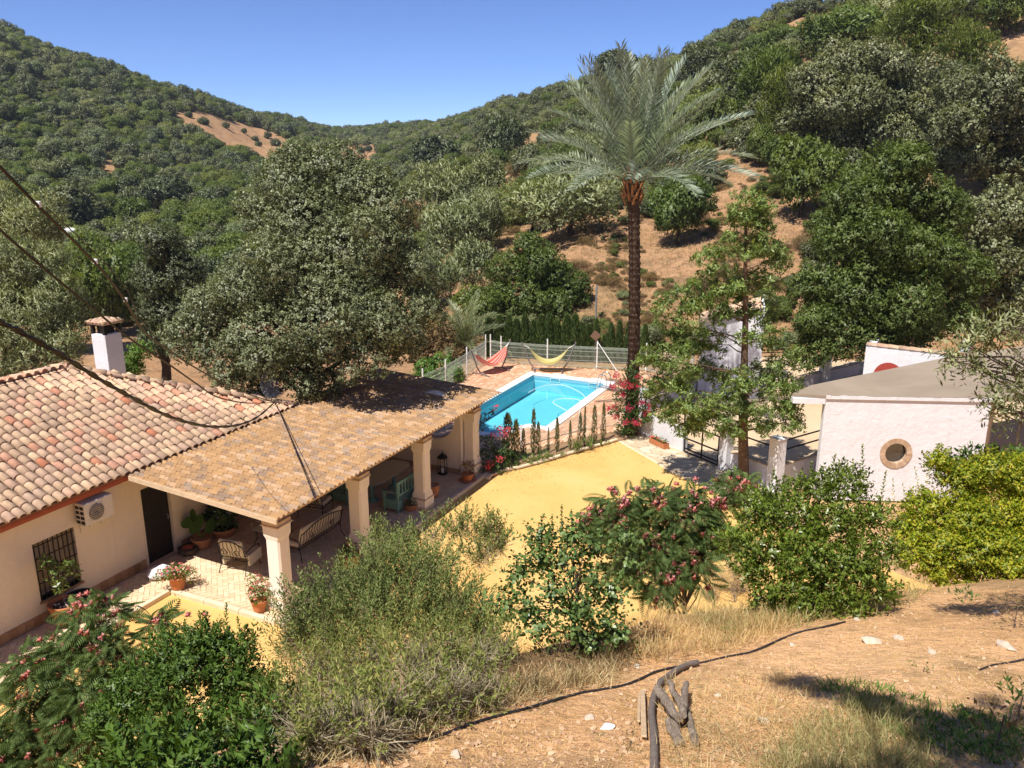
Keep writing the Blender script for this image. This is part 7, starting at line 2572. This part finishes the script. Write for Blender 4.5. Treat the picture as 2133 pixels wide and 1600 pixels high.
# olive branches reaching in at the right edge
ob_ = (5.6, 6.6, gz(5.6, 6.6))
r = rng_(62)
L0 = [px_lobe(*a, .8, .8) for a in [(2110, 690, 40, 6.4), (2150, 760, 60, 6.4), (2060, 700, 22, 6.4), (2090, 800, 26, 6.4), (2160, 650, 55, 6.6), (2230, 700, 90, 6.6), (2240, 820, 80, 6.6), (2300, 600, 110, 6.8), (2020, 720, 14, 6.5), (1985, 745, 10, 6.5), (2070, 850, 16, 6.4), (2110, 860, 24, 6.4), (2350, 780, 100, 6.8), (2030, 760, 10, 6.5)]]
make_tree('olive_tree', 'olive branches with slim grey-green leaves hanging in from the right edge', 'tree', None, ob_, split_lobes(r, L0, 4, .5), M['olive2'] if 'olive2' in M else M['olive'], M['greybark'], r,
          dens=24, k=8, leaf=.062, wid=.24, up=.2, spread=.7, length=.16, trunk_h=2.2, trunk_r=.09, nlimb=40, lo=.25, under=-.9)
# the tree behind the viewpoint whose shade falls at the lower right
r = rng_(63)
tb2 = (-.6, -2.6, gz(-.6, -2.6))
L0 = []
for x, y, s in [(1660, 1425, .07), (1720, 1440, .09), (1800, 1455, .12), (1870, 1475, .17), (1950, 1505, .22), (2020, 1535, .25), (2100, 1565, .3), (1980, 1560, .2), (2120, 1510, .24), (2060, 1590, .25)]:
    g = hitn(x, y)
    L0.append((np.array(g + SUN * ((12.9 + r.normal() * .3 - g.z) / SUN.z)), np.array([s, s, s])))
L0 += [(np.array(c), np.array([s, s, s * .8])) for c, s in [((-.4, -.4, 14.2), .9), ((-1.2, -2, 14.4), 1.3), ((.4, -2.6, 14.3), 1.2), ((-.5, -4, 14), 1.2), ((.9, -.6, 13.9), .7)]]
make_tree('olive_tree', 'overhanging tree beside the viewpoint that shades the lower right of the bank', 'tree', None, tb2, split_lobes(r, L0, 5, .5), M['olive'], M['greybark'], r, dens=46, k=7, leaf=.10, wid=.36, up=.3, spread=.7, length=.12, trunk_h=3.6, trunk_r=.16, nlimb=10, reach=6.0)

# ------------------------------------------------------------------ hose, pipe, logs, stones
def lay(pts, rad, name, mat, label, cat, lift=0.0, n=8):
    P = [hitn(x, y) for x, y in pts]
    P = smooth_path(P, 6)
    Q = [Vector((p.x, p.y, max(gz(p.x, p.y), p.z) + rad * .8 + lift)) for p in P]
    c = Q[len(Q) // 2]
    mb = MB().tube([q - c for q in Q], rad, n)
    return tag(mb.build(name, mat, None, tuple(c)), label, cat)
lay([(560, 1640), (660, 1597), (760, 1565), (900, 1540), (1000, 1506), (1090, 1482), (1200, 1450), (1300, 1430), (1380, 1398), (1470, 1381), (1560, 1362), (1640, 1328), (1700, 1312), (1760, 1298)], .0095, 'water_hose', M['blackplastic'], 'long thin black hose snaking across the dry bank', 'hose')
lay([(1452, 1388), (1425, 1396), (1395, 1414), (1368, 1446), (1357, 1490), (1361, 1540), (1362, 1600), (1362, 1660)], .023, 'thick_pipe', M['greypipe'], 'thick grey-brown pipe bending down from the black hose', 'pipe', .012, 10)
lay([(2150, 1372), (2110, 1382), (2070, 1388), (2040, 1398)], .008, 'thin_hose', M['blackplastic'], 'short end of thin dark hose at the right edge of the bank', 'hose')
rl_ = rng_(64)
for i, (a, b, wpx, lift, lab) in enumerate([
        ((1368, 1458), (1411, 1520), 17, .05, 'short thick weathered log lying next to the thick pipe, topmost of the heap'),
        ((1392, 1512), (1411, 1556), 16, .0, 'stubby log end at the near side of the heap beside the pipe'),
        ((1379, 1448), (1419, 1558), 12, .015, 'thin long log in the middle of the heap beside the pipe'),
        ((1394, 1440), (1424, 1506), 12, .05, 'pale log crossing the far end of the heap'),
        ((1426, 1452), (1421, 1522), 14, .075, 'pale upright-lying log on the right of the heap'),
        ((1428, 1486), (1448, 1560), 14, .02, 'grey log pointing down to the right, lowest of the heap')]):
    p, q = hitn(*a), hitn(*b)
    dist = (p - Vector((0, 0, CAM_H))).length
    rad = wpx / 2 / FPX * dist * .95
    p.z = gz(p.x, p.y) + rad + lift; q.z = gz(q.x, q.y) + rad + lift
    c = (p + q) / 2
    k = 9
    pts = [p + (q - p) * (j / (k - 1)) - c + Vector(rl_.normal(size=3) * .004) for j in range(k)]
    rr_ = [rad * (1 + rl_.normal() * .07 - .12 * abs(j / (k - 1) - .5)) for j in range(k)]
    tag(MB().tube(pts, rr_, 10, None, True, True).build('log', M['log'], None, tuple(c)), lab, 'log', 'logs beside the pipe')
for a, b, w_, lab in [((1338, 1448), (1341, 1545), .016, 'pale flat plank lying left of the thick pipe, the wider of two'), ((1331, 1458), (1330, 1512), .009, 'thin pale batten lying left of the thick pipe, the narrower of two')]:
    p, q = hitn(*a), hitn(*b)
    p.z = gz(p.x, p.y) + .03; q.z = gz(q.x, q.y) + .03
    c = (p + q) / 2
    rot = (q - p).to_track_quat('X', 'Z').to_euler()
    L = (q - p).length / 2
    tag(MB().box(-L, L, -w_, w_, -.006, .006, None, .003).build('plank', M['plank'], None, tuple(c), rot), lab, 'plank')
def stone(x, y, s, lab, seed, mat='palestone'):
    q = rng_(seed)
    p = hitn(x, y)
    d = sphere_pts(26, q)
    bm = bmesh.new()
    for v in d: bm.verts.new(Vector(v * np.array([1.3, .85, .55]) * s * q.uniform(.75, 1.1)))
    bmesh.ops.convex_hull(bm, input=bm.verts)
    loose = [v for v in bm.verts if not v.link_faces]
    bmesh.ops.delete(bm, geom=loose, context='VERTS')
    me = bpy.data.meshes.new('stone'); bm.to_mesh(me); bm.free()
    tag(link('stone', me, M[mat], None, (p.x, p.y, gz(p.x, p.y) + s * .18), (0, 0, q.random() * 6)), lab, 'stone')
stone(1264, 1520, .042, 'white stone lying alone on bare earth left of the logs', 70, 'whitebag')
stone(1325, 1392, .035, 'pale stone just behind the black hose', 71, 'palestone')
stone(1230, 1498, .04, 'flat pale stone half buried behind the white stone', 72)
stone(1590, 1505, .035, 'pale stone in the dry grass right of the logs', 73)
stone(1812, 1338, .075, 'wide flat pale stone in the middle of the right bank', 74)
stone(1872, 1332, .05, 'small pale stone next to the wide flat stone', 75)
stone(1940, 1362, .04, 'small pale stone right of the wide flat stone', 76)
stone(2095, 1352, .075, 'large tan stone at the right edge under the dry weeds', 77)
stone(1785, 1292, .04, 'pale stone at the end of the black hose', 78)
stone(2075, 1278, .04, 'pale stone near the top of the right bank', 79)
stone(1650, 1345, .03, 'tiny pale stone in front of the dry grass', 80)
stone(950, 1575, .035, 'pale stone near the bottom edge below the grey scrub', 81)
stone(1495, 1450, .025, 'tiny white stone up-slope of the logs', 82)

# grasses
r = rng_(65)
def patch(name, label, poly, n, mat, blades, h, w, lean=.5):
    xs = [p[0] for p in poly]; ys = [p[1] for p in poly]
    q = np.stack([r.uniform(min(xs), max(xs), n * 4), r.uniform(min(ys), max(ys), n * 4)], -1)
    q = np.array([p for p in q if inside(poly, p[0], p[1])][:n])
    pts = hit_many(q[:, 0], q[:, 1], 2.2) - np.array([0, 0, .01])
    return grass_mass(name, label, pts, mat, r, blades, h, w, lean)
patch('dry_grass', 'tall pale dry grass along the brow of the bank behind the hose', [(1290, 1300), (1420, 1270), (1600, 1275), (1700, 1290), (1640, 1320), (1500, 1365), (1340, 1380), (1270, 1360)], 420, M['straw'], 9, .17, .006)
patch('green_grass', 'yellowing green grass under the citrus bush', [(1430, 1285), (1700, 1260), (1900, 1200), (2000, 1180), (1990, 1215), (1850, 1275), (1660, 1310), (1480, 1335)], 330, M['greengrass'], 9, .16, .006)
patch('green_grass', 'soft yellow-green grass at the bottom right', [(1600, 1600), (1690, 1500), (1800, 1455), (1900, 1500), (1960, 1640), (1600, 1640)], 420, M['greengrass'], 10, .12, .005, .7)
patch('dry_grass', 'trampled straw round the logs', [(1380, 1420), (1700, 1400), (1720, 1640), (1380, 1640)], 800, M['straw'], 6, .10, .004, 1.4)
patch('dry_grass', 'thin dry weeds over the right bank', [(1450, 1390), (1650, 1330), (2133, 1220), (2160, 1600), (1700, 1600)], 1500, M['straw'], 6, .05, .004, 1.0)
patch('dry_grass', 'dry weeds between the grey scrub and the hose', [(560, 1600), (900, 1480), (1060, 1420), (1290, 1380), (1290, 1430), (1060, 1475), (880, 1540), (640, 1610)], 520, M['straw'], 8, .13, .005, .8)
patch('dry_grass', 'sparse straw litter on the bare earth at the bottom', [(660, 1620), (1000, 1520), (1330, 1440), (1350, 1640), (660, 1640)], 700, M['straw'], 4, .05, .004, 1.5)
patch('dry_grass', 'brown weeds under the carob bush', [(1000, 1400), (1100, 1330), (1300, 1330), (1330, 1390), (1200, 1440), (1050, 1460)], 320, M['dry'], 9, .13, .006, .8)
patch('green_grass', 'green weeds in the shade at the lower right', [(1700, 1430), (1800, 1420), (2133, 1520), (2133, 1600), (1900, 1560)], 260, M['bright'], 8, .07, .009, .9)
# single long straws fallen across the earth
lw_ = MB()
for k in range(60):
    x, y = r.uniform(1380, 1780), r.uniform(1400, 1600)
    p = hitn(x, y)
    a = r.uniform(0, 6.28); L = r.uniform(.12, .40)
    q = p + Vector((math.cos(a) * L, math.sin(a) * L, 0))
    m_ = (p + q) / 2
    lw_.tube([(p.x, p.y, gz(p.x, p.y) + .01), (m_.x, m_.y, gz(m_.x, m_.y) + r.uniform(.02, .08)), (q.x, q.y, gz(q.x, q.y) + .015)], .0018, 3)
tag(lw_.build('straw_stalks', M['straw']), 'long fallen straws scattered over the bank', None, None, 'stuff')
# earth clods and pebbles
cl_me = None
q = rng_(66)
bm = bmesh.new()
for v in sphere_pts(14, q): bm.verts.new(Vector(v * np.array([1.2, .9, .6])))
bmesh.ops.convex_hull(bm, input=bm.verts)
cl_me = bpy.data.meshes.new('clod'); bm.to_mesh(cl_me); bm.free()
pl_ = []
for p in hit_many(q.uniform(600, 2133, 5200), q.uniform(1230, 1620, 5200), 2.2):
    if p[1] > 12: continue
    s = .006 + .016 * q.random() ** 4
    pl_.append(Matrix.Translation((p[0], p[1], p[2] + s * .2)) @ Matrix.Rotation(q.random() * 6, 4, 'Z') @ Matrix.Scale(s, 4))
M['clod'] = m_brick('earth_clod', [(0, (.34, .20, .11, 1)), (.5, (.50, .33, .20, 1)), (1, (.56, .39, .24, 1))])
mass('gravel', cl_me, pl_, M['clod'], None, 'stuff', 'clods and pebbles loose on the bank')
# dry stalks and small weeds
def weed(label, x, y, w, h, mat, name='weed', up=.8, spread=.6, leaf=.06, wid=.3, dens=120):
    p = hitn(x, y)
    s = w / FPX * (p - Vector((0, 0, CAM_H))).length
    root = empty(name, (p.x, p.y, gz(p.x, p.y)), 0, label, 'weed')
    L = [(np.array([0, 0, s * h * .6]), np.array([s, s, s * h * .6]))]
    P, N = shell_points(r, L, dens, .1, -.2)
    V, Q = tufts(r, P, N, 5, leaf, wid, up, spread, length=.05)
    link('leaves', np_mesh('leaves', V, Q), M[mat], root)
    MB().tube([(0, 0, -.02), (.01, 0, s * h)], .005, 4).build('stem', M['greybark'], root)
weed('small dark upright weed in the pale grass above the hose', 1508, 1338, 12, 2.4, 'carob', leaf=.04)
weed('leafy green thistle on the right bank below the golden shrub', 2008, 1252, 20, .7, 'carob', leaf=.07)
weed('tiny bright green seedling on the right bank', 1922, 1400, 9, 1.0, 'bright', leaf=.04)
weed('brown dried-up thistle at the right edge of the bank', 2110, 1310, 40, 1.0, 'dry', leaf=.05, dens=80)
weed('dead brown stalks at the bottom right corner', 2075, 1560, 40, 1.6, 'dry', leaf=.05, dens=60)
weed('dark green bushy weed at the right edge in the shade', 2120, 1490, 40, 1.0, 'laurel', leaf=.05, dens=80)
weed('dry brown plant below the golden shrub', 1950, 1215, 34, .8, 'dry', leaf=.06, dens=90)
weed('small brown dried plant at the bottom left of the thick pipe', 1310, 1560, 22, .8, 'dry', leaf=.03, dens=110)

# ------------------------------------------------------------------ overhead cables to the corner of the roof
anchor = at(572, 838, 3.15)
def cable(pts_px, rad, label, depth0, depth1=None, mat='iron', end=None, twist=0, clips=()):
    """a sagging cable: measured along sight lines at depths that grow evenly to the roof corner"""
    n = len(pts_px)
    P = []
    e = end or anchor
    for i, (x, y) in enumerate(pts_px):
        t = i / (n - 1)
        P.append(atY(x, y, 1 / (1 / depth0 + (1 / e.y - 1 / depth0) * t)))
    P[-1] = e
    P = smooth_path(P, 8)
    c = P[0]
    mb = MB().tube([p - c for p in P], rad, 6)
    if twist:
        for s in (0, math.pi):
            mb.tube([p - c + Vector((math.cos(i * .9 + s) * rad * 1.1, 0, math.sin(i * .9 + s) * rad * 1.1)) for i, p in enumerate(P)], rad * .6, 5)
    o = tag(mb.build('cable', M[mat], None, tuple(c)), label, 'cable', 'cables running to the roof corner')
    for x, y in clips:
        q = min(P, key=lambda p: abs(proj(*p)[0] - x) + abs(proj(*p)[1] - y))
        MB().box(-.016, .016, -.012, .012, -.005, .035, None, .004).build('cable_clip', M['whitepaint'], o, tuple(q - c))
    return o
cable([(-500, -150), (-160, 190), (-60, 290), (10, 358), (90, 440), (160, 508), (220, 572), (262, 628), (300, 690), (350, 728), (400, 762), (460, 795), (520, 822), (572, 838)], .012, 'uppermost dark cable, kinked beside the narrow oak', 4.2, twist=0, clips=[(88, 428), (200, 548), (268, 622)])
cable([(-500, 50), (-160, 340), (-60, 425), (10, 488), (100, 566), (190, 640), (270, 705), (350, 758), (410, 800), (450, 826), (500, 838), (540, 840), (572, 838)], .010, 'middle dark cable passing in front of the chimney cap', 4.2)
cable([(-500, 480), (-160, 610), (-60, 648), (20, 680), (120, 735), (200, 785), (270, 825), (340, 862), (400, 882), (450, 889), (500, 884), (540, 866), (572, 838)], .015, 'thick twisted cable drooping lowest over the tiled roof', 4.2, twist=1)
cable([(95, 430), (170, 500), (230, 560), (272, 618), (290, 660), (330, 710)], .008, 'thin guide wire beside the uppermost cable', 11.2, end=atY(330, 710, 18.2))
# dead leaves and crumbs on the sand
q = rng_(67)
pts = []
for k in range(1500):
    if k % 3 == 0:
        a = KERB_CURVE[int(q.integers(len(KERB_CURVE)))]
        x, y = a[0] + q.normal() * .6, a[1] - abs(q.normal()) * .5
    else: x, y = q.uniform(-8, 8), q.uniform(13, 30)
    if inside(yard_poly, x, y) and z_near(np.array(x), np.array(y)) < -.02: pts.append((x, y, .008))
P = np.array(pts)
A = unit(q.normal(size=P.shape) * np.array([1, 1, .12]))
V, Q = leaf_quads(P, A, np.array([0, 0, 1.0]) + q.normal(size=P.shape) * .3, .05 * q.uniform(.4, 1.4, len(P)), .02 * q.uniform(.5, 1.3, len(P)), .3, .1)
M['litter'] = mat_leaf('dead_leaf', [(.16, .09, .04, 1), (.28, .16, .07, 1), (.38, .26, .13, 1)], .1, .8, .1)
tag(link('leaf_litter', np_mesh('leaf_litter', V, Q), M['litter']), 'dead leaves and crumbs scattered over the sand', None, None, 'stuff')
# ------------------------------------------------------------------ thin summer haze
hz = MB().box(-775, 775, -775, 775, LOW_Z - 1.0, TOP_Z + 12.0)
hm = bpy.data.materials.new('haze')
hm.use_nodes = True
ht = hm.node_tree
ht.nodes.clear()
hv = ht.nodes.new('ShaderNodeVolumePrincipled')
hv.inputs['Color'].default_value = (.86, .92, 1.0, 1)
hv.inputs['Density'].default_value = .00022
hv.inputs['Anisotropy'].default_value = .3
hout = ht.nodes.new('ShaderNodeOutputMaterial')
ht.links.new(hv.outputs[0], hout.inputs['Volume'])
tag(hz.build('haze', hm), 'thin summer haze over the valley', None, None, 'stuff')
